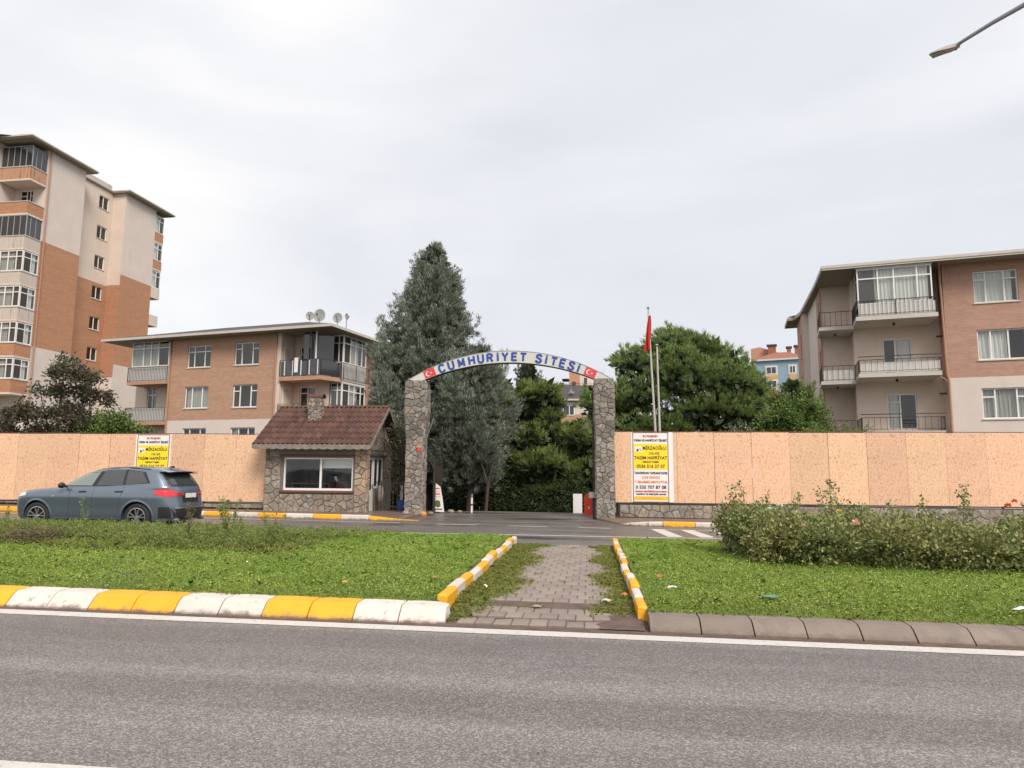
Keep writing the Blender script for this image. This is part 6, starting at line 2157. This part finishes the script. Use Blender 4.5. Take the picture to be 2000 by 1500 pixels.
# pines inside the gate
def pine_lobes(n, rx, ry, z0, z1, rr, seed):
    q = random.Random(seed)
    o_ = []
    for i in range(n):
        t = q.random()
        a = q.uniform(0, 6.283)
        k = math.sin(math.pi * min(1, .25 + .75 * (1 - t))) ** .6
        o_.append((rx * k * math.cos(a), ry * k * math.sin(a), z0 + (z1 - z0) * t, q.uniform(*rr) * (1 - .35 * t)))
    return o_
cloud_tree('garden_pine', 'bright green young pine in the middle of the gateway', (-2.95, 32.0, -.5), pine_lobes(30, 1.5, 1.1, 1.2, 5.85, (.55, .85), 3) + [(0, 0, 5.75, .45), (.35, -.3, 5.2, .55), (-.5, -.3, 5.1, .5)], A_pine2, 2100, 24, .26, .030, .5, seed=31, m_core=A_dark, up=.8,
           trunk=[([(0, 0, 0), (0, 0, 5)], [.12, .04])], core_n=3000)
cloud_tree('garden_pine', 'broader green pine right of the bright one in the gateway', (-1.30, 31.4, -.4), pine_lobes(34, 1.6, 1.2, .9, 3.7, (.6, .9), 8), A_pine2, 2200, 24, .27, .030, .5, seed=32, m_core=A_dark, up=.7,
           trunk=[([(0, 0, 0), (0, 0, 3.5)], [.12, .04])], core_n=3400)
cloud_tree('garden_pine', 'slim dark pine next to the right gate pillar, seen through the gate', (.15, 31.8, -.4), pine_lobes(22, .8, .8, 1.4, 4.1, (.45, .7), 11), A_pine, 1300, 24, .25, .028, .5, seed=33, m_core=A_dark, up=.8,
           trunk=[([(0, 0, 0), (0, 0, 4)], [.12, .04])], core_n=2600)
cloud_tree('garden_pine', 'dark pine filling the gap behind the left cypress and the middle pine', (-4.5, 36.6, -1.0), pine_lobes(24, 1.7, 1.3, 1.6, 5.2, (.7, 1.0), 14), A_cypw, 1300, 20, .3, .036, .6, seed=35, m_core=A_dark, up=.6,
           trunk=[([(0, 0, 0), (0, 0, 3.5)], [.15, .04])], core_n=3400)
# dusky undergrowth that closes the view through the gate: one mass
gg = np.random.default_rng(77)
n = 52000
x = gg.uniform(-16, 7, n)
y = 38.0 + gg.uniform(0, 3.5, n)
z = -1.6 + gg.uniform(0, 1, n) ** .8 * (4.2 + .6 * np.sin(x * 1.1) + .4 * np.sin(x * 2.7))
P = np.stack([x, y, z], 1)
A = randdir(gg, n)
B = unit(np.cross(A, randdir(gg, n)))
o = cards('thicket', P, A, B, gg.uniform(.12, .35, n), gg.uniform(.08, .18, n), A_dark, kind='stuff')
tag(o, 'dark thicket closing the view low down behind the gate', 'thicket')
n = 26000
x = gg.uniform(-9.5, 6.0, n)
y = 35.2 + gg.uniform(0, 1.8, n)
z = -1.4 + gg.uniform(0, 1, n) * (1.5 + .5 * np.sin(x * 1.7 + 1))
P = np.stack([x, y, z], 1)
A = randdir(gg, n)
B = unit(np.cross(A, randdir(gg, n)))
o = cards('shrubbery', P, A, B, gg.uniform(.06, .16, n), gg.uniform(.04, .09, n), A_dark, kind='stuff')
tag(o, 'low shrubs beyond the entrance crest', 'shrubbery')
for i, (x, y, lb) in enumerate(((-3.6, 31.0, 'dark rounded shrub low in the gateway, nearest the marker post'), (-2.2, 30.6, 'dark rounded shrub low in the middle of the gateway'), (-.9, 30.4, 'dark rounded shrub low in the gateway, left of the pale panel'))):
    cloud_tree('shade_shrub', lb, (x, y, -.55), [(0, 0, .7, .75), (-.5, .1, .5, .6), (.5, 0, .6, .6), (.1, -.1, 1.3, .55), (.3, 0, 1.7, .4)], A_dark, 420, 14, .12, .05, 1.0, seed=70 + i, up=.2, tuft=False, core_n=900, cat='shrub', core_sz=(.15, .3),
               trunk=[([(0, 0, 0), (0, 0, .9)], [.04, .02])])
# bare trunks in the shade
for i, (x, y, h, dx, lb) in enumerate(((-4.15, 28.6, 2.6, .4, 'forked dark trunk beside the banded marker post'), (-3.2, 34.5, 3.4, -.4, 'thin dark trunk in the shade, centre left of the gateway'), (-2.55, 34.0, 3.2, .3, 'second thin dark trunk in the shade, centre of the gateway'))):
    r = thing('bare_trunk', lb, 'tree trunk', (x, y, fall(y) - .1), 0, 'bare trunks in the shade of the gate')
    MB().path([(0, 0, 0), (dx * .2, 0, h * .45), (dx, 0, h)], [.07, .06, .04], 8).build('trunk', A_bark, r)
    MB().path([(dx * .2, 0, h * .45), (-dx * .9, 0, h * 1.0)], [.04, .025], 6).build("limb", A_bark, r)
# left: reddish broad-leaved tree and a rounded bush, above the hoarding
lt = []
q = random.Random(2)
for (x, z, rr) in ((0, 5.9, .50), (-.25, 6.3, .3), (.9, 5.6, .55), (1.7, 5.4, .5), (1.45, 4.6, .55), (-.9, 5.0, .5), (.3, 4.9, .6), (-1.5, 3.9, .5), (-2.8, 3.4, .5), (-2.2, 3.0, .45), (-3.3, 2.9, .45), (-.6, 3.9, .6), (.5, 3.9, .6), (1.3, 3.6, .6), (-.9, 2.9, .7), (.6, 2.8, .8), (1.8, 3.0, .6)):
    lt.append((x, q.uniform(-.8, .6), z, rr))
cloud_tree('magnolia_tree', 'dark reddish broad-leaved tree above the left hoarding, before the tower', (-23.0, 28.6, -0.1), lt, A_magn, 900, 16, .17, .085, 1.0, seed=41, up=.2, tuft=False, core_n=0,
           trunk=[([(0, 0, 0), (0, 0, 2.5), (.1, 0, 5.8)], [.14, .1, .03])] + [([(0, 0, 2.2), (dx, 0, zz)], [.06, .02]) for dx, zz in ((-3.0, 3.2), (1.6, 5.2), (-.9, 4.9), (1.4, 3.6))])
cloud_tree('round_bush', 'dark green rounded bush between the reddish tree and the left block', (-20.6, 28.9, 0), [(0, 0, 2.8, 1.1), (-1.0, 0, 2.6, .9), (1.0, 0, 2.55, .9), (.3, -.3, 3.4, .65), (-2.0, 0, 2.4, .8), (1.9, 0, 2.2, .7)], A_leafb, 1300, 14, .12, .07, 1.0, seed=42, up=.2, tuft=False, m_core=A_dark, cat='bush', core_n=1500,
           trunk=[([(0, 0, 0), (0, 0, 2)], [.1, .06])])
cloud_tree('garden_bush', 'greenery showing low at the far left above the hoarding', (-27.5, 29.5, 0), [(0, 0, 2.6, .9), (-1.2, 0, 2.5, .9), (1.2, 0, 2.3, .6)], A_leafb, 700, 14, .12, .07, 1.0, seed=43, up=.2, tuft=False, m_core=A_dark, cat='bush', core_n=900,
           trunk=[([(0, 0, 0), (0, 0, 2)], [.1, .06])])
# right: leafy yellow-green tree, thuja behind it, thin shrubs
cloud_tree('leafy_tree', 'yellow-green leafy tree between the umbrella pine and the right block', (8.95, 32.4, .15), [(0, 0, 4.35, .6), (-.6, -.2, 3.8, .7), (.6, -.1, 3.9, .65), (.1, -.3, 3.2, .95), (-1.1, 0, 3.0, .7), (1.0, 0, 3.0, .7), (-.5, 0, 2.4, .9), (.7, 0, 2.4, .8), (-1.3, 0, 2.2, .6)], A_leafb, 1900, 15, .12, .06, 1.0, seed=51, up=.3, tuft=False, m_core=A_dark, core_n=1600,
           trunk=[([(0, 0, 0), (0, 0, 3)], [.12, .05])])
conifer('young_thuja', 'upright yellow-green conifer top behind the leafy tree', (9.35, 34.0, 0), 5.75, [(0, 1.0), (.4, 1.05), (.7, .75), (1, .1)], A_pine2, n_t=700, per=18, base=1.8, seed=52, core=A_dark)
conifer('slim_fir', 'small dark spindly conifer left of the right block', (10.75, 37.0, 0), 5.75, [(0, .6), (.5, .45), (.8, .3), (1, .08)], A_cypw, n_t=220, per=14, base=1.8, seed=53, core=A_dark)
cloud_tree('tangled_shrub', 'thin tangled shrub peeking over the hoarding below the right block', (8.3, 26.2, 0), [(-.3, 0, 2.95, .35), (.5, 0, 3.0, .3), (1.2, 0, 2.85, .35), (.1, 0, 2.5, .6), (1.0, 0, 2.5, .5)], A_leafb, 420, 10, .09, .045, 1.0, seed=54, up=.3, tuft=False, core_n=0, cat='shrub',
           trunk=[([(0, 0, 0), (0, 0, 2.6), (.4, 0, 3.2)], [.03, .02, .01]), ([(0, 0, 2.0), (1.1, 0, 3.1)], [.02, .008]), ([(0, 0, 2.0), (-.5, 0, 3.1)], [.02, .008])])
cloud_tree('olive_sprig', 'small grey-green branch rising over the hoarding below the pine', (5.25, 26.6, 0), [(0, 0, 2.95, .22), (.35, 0, 3.1, .16), (-.3, 0, 2.9, .16)], A_cyp, 60, 9, .12, .035, 1.0, seed=55, up=.5, tuft=False, core_n=0, cat='shrub',
           trunk=[([(0, 0, 0), (0, 0, 2.4), (.35, 0, 3.2)], [.03, .02, .008])])
# dead-looking creeper between gatehouse and left pillar
cloud_tree('climbing_plant', 'brownish creeper hanging between the gatehouse gable and the left pillar', (-6.95, 25.5, 0), [(0, 0, 1.5, .30), (.2, 0, 2.0, .32), (-.1, 0, 2.4, .3), (.25, 0, 1.0, .28), (.1, .4, 3.0, .4)], A_magn, 260, 12, .10, .05, 1.0, seed=61, tuft=False, core_n=0, cat='plant',
           trunk=[([(0, 0, 0), (.1, 0, 2.6)], [.03, .02])])

# ================================================================== ROSE HEDGE
rh = thing('rose_hedge', 'long bed of leafy rose bushes on the right half of the median', 'hedge', (0, 0, 0))
C, D = [], []
bushes = []
q = random.Random(12)
xb = 3.10
row = 0
while xb < 12.5:
    for yb in (12.05, 12.85, 13.7):
        bushes.append((xb + q.uniform(-.2, .2), yb + q.uniform(-.15, .15) + .12 * max(0, 4 - xb), q.uniform(.42, .62), q.uniform(.70, .98) - (.14 if xb > 5 else 0)))
    xb += .52
bushes += [(2.75, 13.2, .4, .88), (2.95, 12.5, .4, .8), (2.6, 13.6, .32, .95)]
g = np.random.default_rng(19)
ST = MB()
for (x, y, R0, h) in bushes:
    z0 = gz(x) + .19
    n = 230
    d = randdir(g, n)
    d[:, 2] = d[:, 2] * .5 + .5 * np.abs(d[:, 2])
    rr = g.uniform(.45, 1.0, n)[:, None]
    p = np.array([x, y, z0 + h * .48]) + d * rr * np.array([R0, R0, h * .56])
    low = g.uniform(0, 1, n) < .35
    p[low, 2] = z0 + .03 + g.uniform(0, .5, low.sum()) * h
    p[:, 2] = np.maximum(p[:, 2], z0 + .03)
    C.append(p)
    D.append(unit(d + np.array([0, 0, .35])))
    for k in range(4):
        a = q.uniform(0, 6.28)
        ST.path([(x, y, z0 - .05), (x + .2 * math.cos(a), y + .2 * math.sin(a), z0 + h * .6), (x + .3 * math.cos(a), y + .3 * math.sin(a), z0 + h * .95)], [.008, .006, .003], 4)
shoots = [(2.55, 13.2, 1.20), (2.72, 13.1, 1.24), (3.05, 13.0, 1.08), (3.5, 13.1, 1.06), (4.15, 13.0, 1.27), (4.3, 13.1, 1.33), (4.0, 12.8, 1.16), (5.2, 13.0, 1.0), (6.35, 13.1, 1.26), (6.5, 13.2, 1.18), (7.4, 13.0, 1.0), (5.7, 13.2, 1.02), (8.0, 13.2, 1.05)]
for (x, y, h) in shoots:
    z0 = gz(x) + .19
    a = q.uniform(-.3, .3)
    pts = [(x - a * .4, y, z0), (x - a * .2, y, z0 + h * .5), (x + a * .2, y, z0 + h * .85), (x + a * .7, y, z0 + h)]
    ST.path(pts, [.006, .005, .004, .002], 4)
    for k in range(9):
        t = .5 + .5 * k / 8
        C.append(np.array([[x - a * .2 + a * .9 * max(0, t - .5) * 2 * .8, y + q.uniform(-.05, .05), z0 + h * t]]))
        D.append(unit(np.array([[q.uniform(-1, 1), q.uniform(-1, 1), .3]])))
C, D = np.concatenate(C), np.concatenate(D)
P, A, B, Ln, Wd = sprays(g, C, D, 11, .9, .060, .040, .04)
cards('foliage', P, A, B, Ln, Wd, A_rose, rh)
ST.build('stems', A_bark, rh)['kind'] = 'stuff'
def rose(x, y, z, r_, m_, lb):
    g2 = np.random.default_rng(int(x * 1000))
    n = 26
    d = randdir(g2, n)
    d[:, 2] = np.abs(d[:, 2])
    d = unit(d)
    o = cards('rose_bloom', np.zeros((n, 3)) + d * r_ * .15, unit(d + .4 * randdir(g2, n)), unit(np.cross(d, randdir(g2, n))), r_ * g2.uniform(.7, 1.1, n), r_ * .95 * np.ones(n), m_, rh)
    o.location = (x, y, z)
    o['label'] = lb
rose(4.10, 11.75, .86, .075, A_petp, 'large peach rose bloom facing the road')
rose(3.95, 12.0, 1.02, .05, A_pety, 'yellow rose bloom above the peach one')
rose(3.12, 12.3, 1.10, .04, A_petw, 'small white rose bloom')
rose(2.92, 12.2, 1.04, .04, A_petw, 'small white rose bloom')
rose(3.35, 12.2, 1.0, .035, A_petw, 'small white rose bloom')
rose(5.72, 12.4, 1.02, .045, A_petw, 'white rose bloom in the right part')
rose(6.80, 12.6, 1.13, .055, A_peto, 'orange rose bloom')
rose(6.95, 12.7, 1.20, .05, A_peto, 'orange rose bloom')
rose(3.36, 11.9, .80, .035, A_petp, 'faded rose bloom')
rose(2.45, 13.3, 1.02, .03, A_peto, 'tiny orange rose bloom')

# ================================================================== LITTER
def scrap(x, y, r_, m_, lb, cat, h=.02, sq=(1, .7), z=None):
    q2 = random.Random(int(x * 991))
    n = 9
    pts = []
    for i in range(n):
        a = 2 * math.pi * i / n
        k = r_ * q2.uniform(.6, 1.1)
        pts.append((k * math.cos(a) * sq[0], k * math.sin(a) * sq[1], q2.uniform(0, h)))
    mb = MB()
    mb.add(pts + [(0, 0, h * 1.3)], [(i, (i + 1) % n, n) for i in range(n)])
    o = mb.build(cat.replace(' ', '_'), m_)
    o.location = (x, y, gz(x) + (med_h(x, y) + .05 if z is None else z))
    tag(o, lb, cat)
    return o
scrap(2.05, 8.75, .10, A_green, 'faded teal plastic lid lying in the turf right of the path', 'plastic disc', .015, (1.3, .9))
scrap(4.55, 8.35, .10, A_signw, 'crumpled white paper in the turf at the right edge of the view', 'paper scrap', .05)
scrap(.92, 9.9, .055, A_dleaf, 'large orange fallen leaf on the turf right of the path', 'fallen leaf', .03)
scrap(.98, 9.0, .05, A_petw, 'pale dry twig curl right of the path kerb', 'leaf scrap', .03, (1.6, .4))
scrap(-1.35, 9.35, .035, A_signw, 'small white paper scrap on the weeds inside the left path kerb', 'paper scrap', .03, z=.12)
scrap(-4.85, 9.9, .035, A_signw, 'tiny white scrap in the turf left of the path', 'paper scrap', .03)
scrap(-3.0, 8.7, .045, A_dleaf, 'brown fallen leaf in the turf near the painted kerb', 'fallen leaf', .02)
scrap(-2.0, 9.25, .05, A_dleaf, 'brown fallen leaf in the turf left of the path kerb', 'fallen leaf', .02)
scrap(.42, 9.1, .05, A_dleaf, 'curled brown leaf against the right path kerb', 'fallen leaf', .03, z=.12)
scrap(.18, 8.75, .07, A_kw, 'white chipped stone on the path near its right kerb', 'stone', .05, z=.07)
scrap(-.62, 8.46, .07, A_kw, 'flat whitish stone lying in the step across the path', 'stone', .02, (1.3, .5), z=.06)
scrap(-7.95, 10.9, .09, A_black, 'small black plastic scrap lying among the weeds', 'plastic scrap', .06)
sheet('path_dirt', -.35, .56, 7.62, 8.25, 0, A_dirt, nx=8, ny=6, hf=lambda x, y: path_h(x, y) + (.008 if x > .02 + (y - 7.6) * .35 else -.02))

# ================================================================== CAR
car = thing('parked_car', 'blue-grey compact SUV seen from its rear left, on the road before the left hoarding', 'car', (-15.06, 18.10, gz(-13) - .085), R_(-1.0))
car.scale = (1.035, 1.02, 1.055)
CL, HWD = 4.45, .92
RG = [  # z, xf, xr, half width, exponent
    (.22, .40, 4.20, .78, 6), (.27, .14, 4.38, .86, 5.5), (.36, .05, 4.45, .880, 5), (.50, .015, 4.465, .889, 5), (.62, .01, 4.455, .900, 5), (.74, .02, 4.42, .918, 5), (.84, .06, 4.395, .928, 5),
    (.905, .14, 4.385, .912, 5), (.955, .26, 4.375, .898, 5), (.99, .48, 4.36, .885, 5), (1.015, .80, 4.35, .872, 5), (1.04, 1.12, 4.33, .858, 5.5), (1.065, 1.27, 4.31, .845, 6),
    (1.15, 1.43, 4.25, .812, 6), (1.25, 1.61, 4.18, .775, 6), (1.35, 1.81, 4.10, .735, 6), (1.43, 2.00, 4.03, .700, 6), (1.49, 2.18, 3.96, .665, 5.5), (1.535, 2.42, 3.84, .60, 4.5), (1.56, 2.75, 3.60, .48, 4), (1.575, 3.0, 3.4, .30, 3)]
def ring(z):
    for i in range(len(RG) - 1):
        if RG[i][0] <= z <= RG[i + 1][0]:
            t = (z - RG[i][0]) / (RG[i + 1][0] - RG[i][0])
            return [RG[i][k] + (RG[i + 1][k] - RG[i][k]) * t for k in range(1, 5)]
    return list(RG[0][1:]) if z < RG[0][0] else list(RG[-1][1:])
def sidey(x, z):
    xf, xr, b, n = ring(z)
    u = abs((x - (xf + xr) / 2) / ((xr - xf) / 2))
    return b * max(0, 1 - min(.9999, u) ** n) ** (1 / n)
def rearx(y, z):
    xf, xr, b, n = ring(z)
    return (xf + xr) / 2 + (xr - xf) / 2 * max(0, 1 - min(.9999, abs(y / b)) ** n) ** (1 / n)
NP = 72
vs = []
zs_ = []
for i in range(len(RG) - 1):
    k = 2
    for j in range(k):
        zs_.append(RG[i][0] + (RG[i + 1][0] - RG[i][0]) * j / k)
zs_.append(RG[-1][0])
for z in zs_:
    xf, xr, b, n = ring(z)
    xc, a = (xf + xr) / 2, (xr - xf) / 2
    for i in range(NP):
        t = 2 * math.pi * (i + .5) / NP
        c_, s_ = math.cos(t), math.sin(t)
        p = 2 / n
        vs.append((xc + a * math.copysign(abs(c_) ** p, c_), b * math.copysign(abs(s_) ** p, s_), z))
fs = [(j * NP + i, j * NP + (i + 1) % NP, (j + 1) * NP + (i + 1) % NP, (j + 1) * NP + i) for j in range(len(zs_) - 1) for i in range(NP)]
fs += [tuple(range(NP - 1, -1, -1)), tuple(range((len(zs_) - 1) * NP, len(zs_) * NP))]
body = MB().add(vs, fs).build('body', A_paint, car, smooth=False)
WXs = (.84, 3.53)
for wx in WXs:
    cut = MB().tube((wx, -1.2, .345), (wx, 1.2, .345), .395, None, 40).build('tmp_cut', A_black)
    cut.parent = car
    md = body.modifiers.new('b', 'BOOLEAN')
    md.operation = 'DIFFERENCE'
    md.solver = 'EXACT'
    md.object = cut
bpy.context.view_layer.update()
dg = bpy.context.evaluated_depsgraph_get()
nm_ = bpy.data.meshes.new_from_object(body.evaluated_get(dg))
body.modifiers.clear()
body.data = nm_
for o in [o for o in COL.objects if o.name.startswith('tmp_cut')]:
    bpy.data.objects.remove(o)
for p in body.data.polygons:
    p.use_smooth = True
try:
    body.data.set_sharp_from_angle(angle=R_(32))
except Exception:
    pass
MB().box(.3, 4.2, -.62, .62, .24, .70).build('underbody', A_black, car)
def spatch(name, bot, top, m_, off=.006, nu=10, nv=5, parent=None, sgn=-1):
    """patch on the flank: bot/top are polylines of (x, z)"""
    def ev(pl, u):
        k = u * (len(pl) - 1)
        i = min(int(k), len(pl) - 2)
        t = k - i
        return pl[i][0] + (pl[i + 1][0] - pl[i][0]) * t, pl[i][1] + (pl[i + 1][1] - pl[i][1]) * t
    def fn(u, v):
        xa, za = ev(bot, u)
        xb_, zb_ = ev(top, u)
        x_, z_ = xa + (xb_ - xa) * v, za + (zb_ - za) * v
        return (x_, sgn * (sidey(x_, z_) + off), z_)
    return MB().grid(fn, nu, nv).build(name, m_, parent or car, smooth=True)
def rpatch(name, bot, top, m_, off=.006, nu=12, nv=5, parent=None):
    def ev(pl, u):
        k = u * (len(pl) - 1)
        i = min(int(k), len(pl) - 2)
        t = k - i
        return pl[i][0] + (pl[i + 1][0] - pl[i][0]) * t, pl[i][1] + (pl[i + 1][1] - pl[i][1]) * t
    def fn(u, v):
        ya, za = ev(bot, u)
        yb_, zb_ = ev(top, u)
        y_, z_ = ya + (yb_ - ya) * v, za + (zb_ - za) * v
        return (rearx(y_, z_) + off, y_, z_)
    return MB().grid(fn, nu, nv).build(name, m_, parent or car, smooth=True)
for sg in (-1, 1):
    spatch('window_trim', [(1.34, 1.075), (2.6, 1.085), (3.80, 1.17)], [(1.98, 1.435), (2.35, 1.500), (3.0, 1.505), (3.60, 1.44)], A_black, .004, 24, 6, sgn=sg)
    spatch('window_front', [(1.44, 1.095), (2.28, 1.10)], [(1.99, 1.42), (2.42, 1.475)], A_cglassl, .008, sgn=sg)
    spatch('window_rear', [(2.40, 1.10), (3.10, 1.115)], [(2.53, 1.478), (3.06, 1.478)], A_cglass, .008, sgn=sg)
    spatch('quarter_window', [(3.17, 1.12), (3.74, 1.185)], [(3.13, 1.475), (3.52, 1.435)], A_cglass, .008, sgn=sg)
    spatch('roof_rail', [(2.0, 1.500), (3.0, 1.545), (3.7, 1.50)], [(2.05, 1.515), (3.0, 1.560), (3.68, 1.515)], A_black, .02, 20, 2, sgn=sg)
    for x_ in (1.72, 2.34, 3.10):
        spatch('door_gap', [(x_ - .10 if x_ > 3 else x_, .33), (x_ + .006 - (.10 if x_ > 3 else 0), .33)], [(x_ + (.02 if x_ < 3 else .06), 1.07), (x_ + (.026 if x_ < 3 else .066), 1.07)], A_black, .002, 1, 16, sgn=sg)
    for x_, z_ in ((1.98, .955), (2.95, .965)):
        spatch('door_handle', [(x_, z_ - .016), (x_ + .20, z_ - .012)], [(x_, z_ + .014), (x_ + .20, z_ + .018)], A_black, .02, 6, 2, sgn=sg)
    spatch('sill_trim', [(1.30, .235), (3.08, .235)], [(1.30, .285), (3.08, .285)], A_black, .012, 10, 2, sgn=sg)
    spatch('sill_strip', [(1.32, .305), (3.06, .305)], [(1.32, .33), (3.06, .33)], A_rim, .012, 10, 1, sgn=sg)
    spatch('headlight', [(.19, .80), (.50, .85)], [(.25, .90), (.46, .93)], A_head, .006, 6, 3, sgn=sg)
    spatch('tail_light', [(3.93, .90), (4.35, .84)], [(3.99, 1.01), (4.28, 1.03)], A_tail, .012, 26, 8, sgn=sg)
    spatch('fender_badge', [(1.28, .83), (1.33, .83)], [(1.28, .855), (1.33, .855)], A_rim, .006, 1, 1, sgn=sg)
    # wheel arch lip
    for wx in WXs:
        mb = MB()
        def fa(u, v, wx=wx):
            a = math.pi * (u * 1.10 - .05)
            r_ = .392 + .045 * v
            x_, z_ = wx + r_ * math.cos(a), .345 + r_ * math.sin(a)
            return (x_, sg * (sidey(x_, max(.23, z_)) + .010 * (1 - v)), z_)
        mb.grid(fa, 28, 1)
        mb.build('wheel_arch', A_paint, car, smooth=True)
    # mirror
    mi = MB().ball((1.58, sg * 1.0, 1.10), .10, 10, 7, (.75, 1.0, .72)).tube((1.60, sg * .84, 1.07), (1.60, sg * .93, 1.08), .03).build('door_mirror', A_black, car, smooth=True)
    MB().ball((1.535, sg * 1.02, 1.115), .06, 8, 5, (.6, 1.1, .5)).build('indicator', A_amb, mi)
    # wheels
    for wx in WXs:
        yo = sg * .87
        wh = thing_ = bpy.data.objects.new('wheel', None)
        COL.objects.link(wh)
        wh.parent = car
        wh.location = (wx, yo, .345)
        n_ = 36
        tv = []
        prof_ = [(.235, -.012), (.255, .0), (.315, .004), (.338, -.02), (.345, -.06), (.345, -.17), (.335, -.20), (.235, -.21)]
        for i in range(n_):
            a = 2 * math.pi * i / n_
            for r_, d_ in prof_:
                tv.append((r_ * math.cos(a), sg * d_, r_ * math.sin(a)))
        np__ = len(prof_)
        MB().add(tv, [(i * np__ + k, i * np__ + k + 1, ((i + 1) % n_) * np__ + k + 1, ((i + 1) % n_) * np__ + k) for i in range(n_) for k in range(np__ - 1)]).build('tyre', A_tyre, wh, smooth=True)
        MB().tube((0, -sg * .10, 0), (0, -sg * .105, 0), .24, None, 24).build('brake_disc', A_black, wh)
        rm = MB()
        for i in range(36):
            a, b_a = 2 * math.pi * i / 36, 2 * math.pi * (i + 1) / 36
            for (r1_, d1_), (r2_, d2_) in (((.238, -.01), (.222, -.008)), ((.222, -.008), (.218, -.08))):
                rm.add([(r1_ * math.cos(a), sg * d1_, r1_ * math.sin(a)), (r1_ * math.cos(b_a), sg * d1_, r1_ * math.sin(b_a)), (r2_ * math.cos(b_a), sg * d2_, r2_ * math.sin(b_a)), (r2_ * math.cos(a), sg * d2_, r2_ * math.sin(a))], [(0, 1, 2, 3)])
        for k in range(5):
            for da in (-.13, .13):
                a0_ = 2 * math.pi * k / 5 + .3
                ca, sa = math.cos(a0_), math.sin(a0_)
                ce, se = math.cos(a0_ + da * 1.9), math.sin(a0_ + da * 1.9)
                p0, p1 = Vector((.04 * ca, 0, .04 * sa)), Vector((.225 * ce, 0, .225 * se))
                d = (p1 - p0).normalized()
                nn = Vector((-d.z, 0, d.x)) * .0125
                y0_, y1_ = -sg * .012, -sg * .05
                rm.add([(p0 - nn) + Vector((0, y0_ - sg * .01, 0)), (p0 + nn) + Vector((0, y0_ - sg * .01, 0)), (p1 + nn) + Vector((0, y0_, 0)), (p1 - nn) + Vector((0, y0_, 0)),
                        (p0 - nn) + Vector((0, y1_, 0)), (p0 + nn) + Vector((0, y1_, 0)), (p1 + nn) + Vector((0, y1_, 0)), (p1 - nn) + Vector((0, y1_, 0))],
                       [(0, 1, 2, 3), (0, 3, 7, 4), (1, 5, 6, 2)])
        rm.tube((0, -sg * .05, 0), (0, -sg * .012, 0), .055, .05, 12)
        rm.build('rim', A_rim, wh)
# rear
rpatch('rear_window', [(-.66, 1.13), (.66, 1.13)], [(-.60, 1.40), (.60, 1.40)], A_cglass, .008)
rpatch('rear_window_trim', [(-.73, 1.09), (.73, 1.09)], [(-.64, 1.44), (.64, 1.44)], A_black, .004)
def spf(u, v):
    y_ = -.66 + 1.32 * u
    return (3.93 + .30 * v * (1 - .25 * (2 * u - 1) ** 4), y_, 1.515 - .055 * v - .02 * (2 * u - 1) ** 2)
sp1 = MB().grid(spf, 12, 4)
sp1.grid(lambda u, v: (spf(u, v)[0], spf(u, v)[1], spf(u, v)[2] - .035 + .02 * v), 12, 4)
sp1.grid(lambda u, v: (spf(u, 1)[0], spf(u, 1)[1], spf(u, 1)[2] - .015 * v), 12, 1)
sp1.build('spoiler', A_paint, car, smooth=False)
MB().grid(lambda u, v: (3.97 + .24 * v, -.60 + 1.2 * u, 1.455 - .05 * v), 10, 2).build('spoiler_underside', A_black, car)
for sg in (-1, 1):
    rpatch('tail_light', [(sg * .30, .895), (sg * .52, .875), (sg * .80, .84)], [(sg * .30, .94), (sg * .52, .95), (sg * .80, 1.03)], A_tail, .014, nu=26)
rpatch('tailgate_panel', [(-.34, .70), (.34, .70)], [(-.36, .86), (.36, .86)], A_black, .004)
pl = MB().grid(lambda u, v: (rearx(0, .80) + .022, -.26 + .52 * u, .815 + .11 * v), 1, 1).build('number_plate', A_signw, car)
MB().grid(lambda u, v: (rearx(0, .80) + .024, .215 + .045 * u, .815 + .11 * v), 1, 1).build('plate_strip', A_blue, pl)
rpatch('bumper_insert', [(-.60, .30), (.60, .30)], [(-.70, .56), (.70, .56)], A_black, .006)
rpatch('bumper_strip', [(-.62, .565), (.62, .565)], [(-.62, .59), (.62, .59)], A_rim, .010, nv=1)
for sg in (-1, 1):
    rpatch('bumper_vent', [(sg * .66, .33), (sg * .80, .34)], [(sg * .72, .60), (sg * .82, .60)], A_black, .008)
    MB().tube((4.30, sg * .56, .29), (4.46, sg * .56, .29), .045, None, 12).build('exhaust_tip', A_rim, car)
MB().path([(4.22, .25, 1.15), (4.24, -.12, 1.17)], .012, 5).build('rear_wiper', A_black, car)
MB().prism([(3.75, 1.555), (3.92, 1.54), (3.90, 1.60)], -.015, .015, 'y').build('roof_antenna', A_black, car)
def fpf(u, v):
    z_ = 1.09 + .39 * v
    xf, xr, b, n = ring(z_)
    y_ = (2 * u - 1) * (b - .09)
    return ((xf + xr) / 2 - (xr - xf) / 2 * (1 - abs(y_ / b) ** n) ** (1 / n) - .006, y_, z_)
MB().grid(fpf, 14, 6).build('windscreen', A_cglass, car, smooth=True)
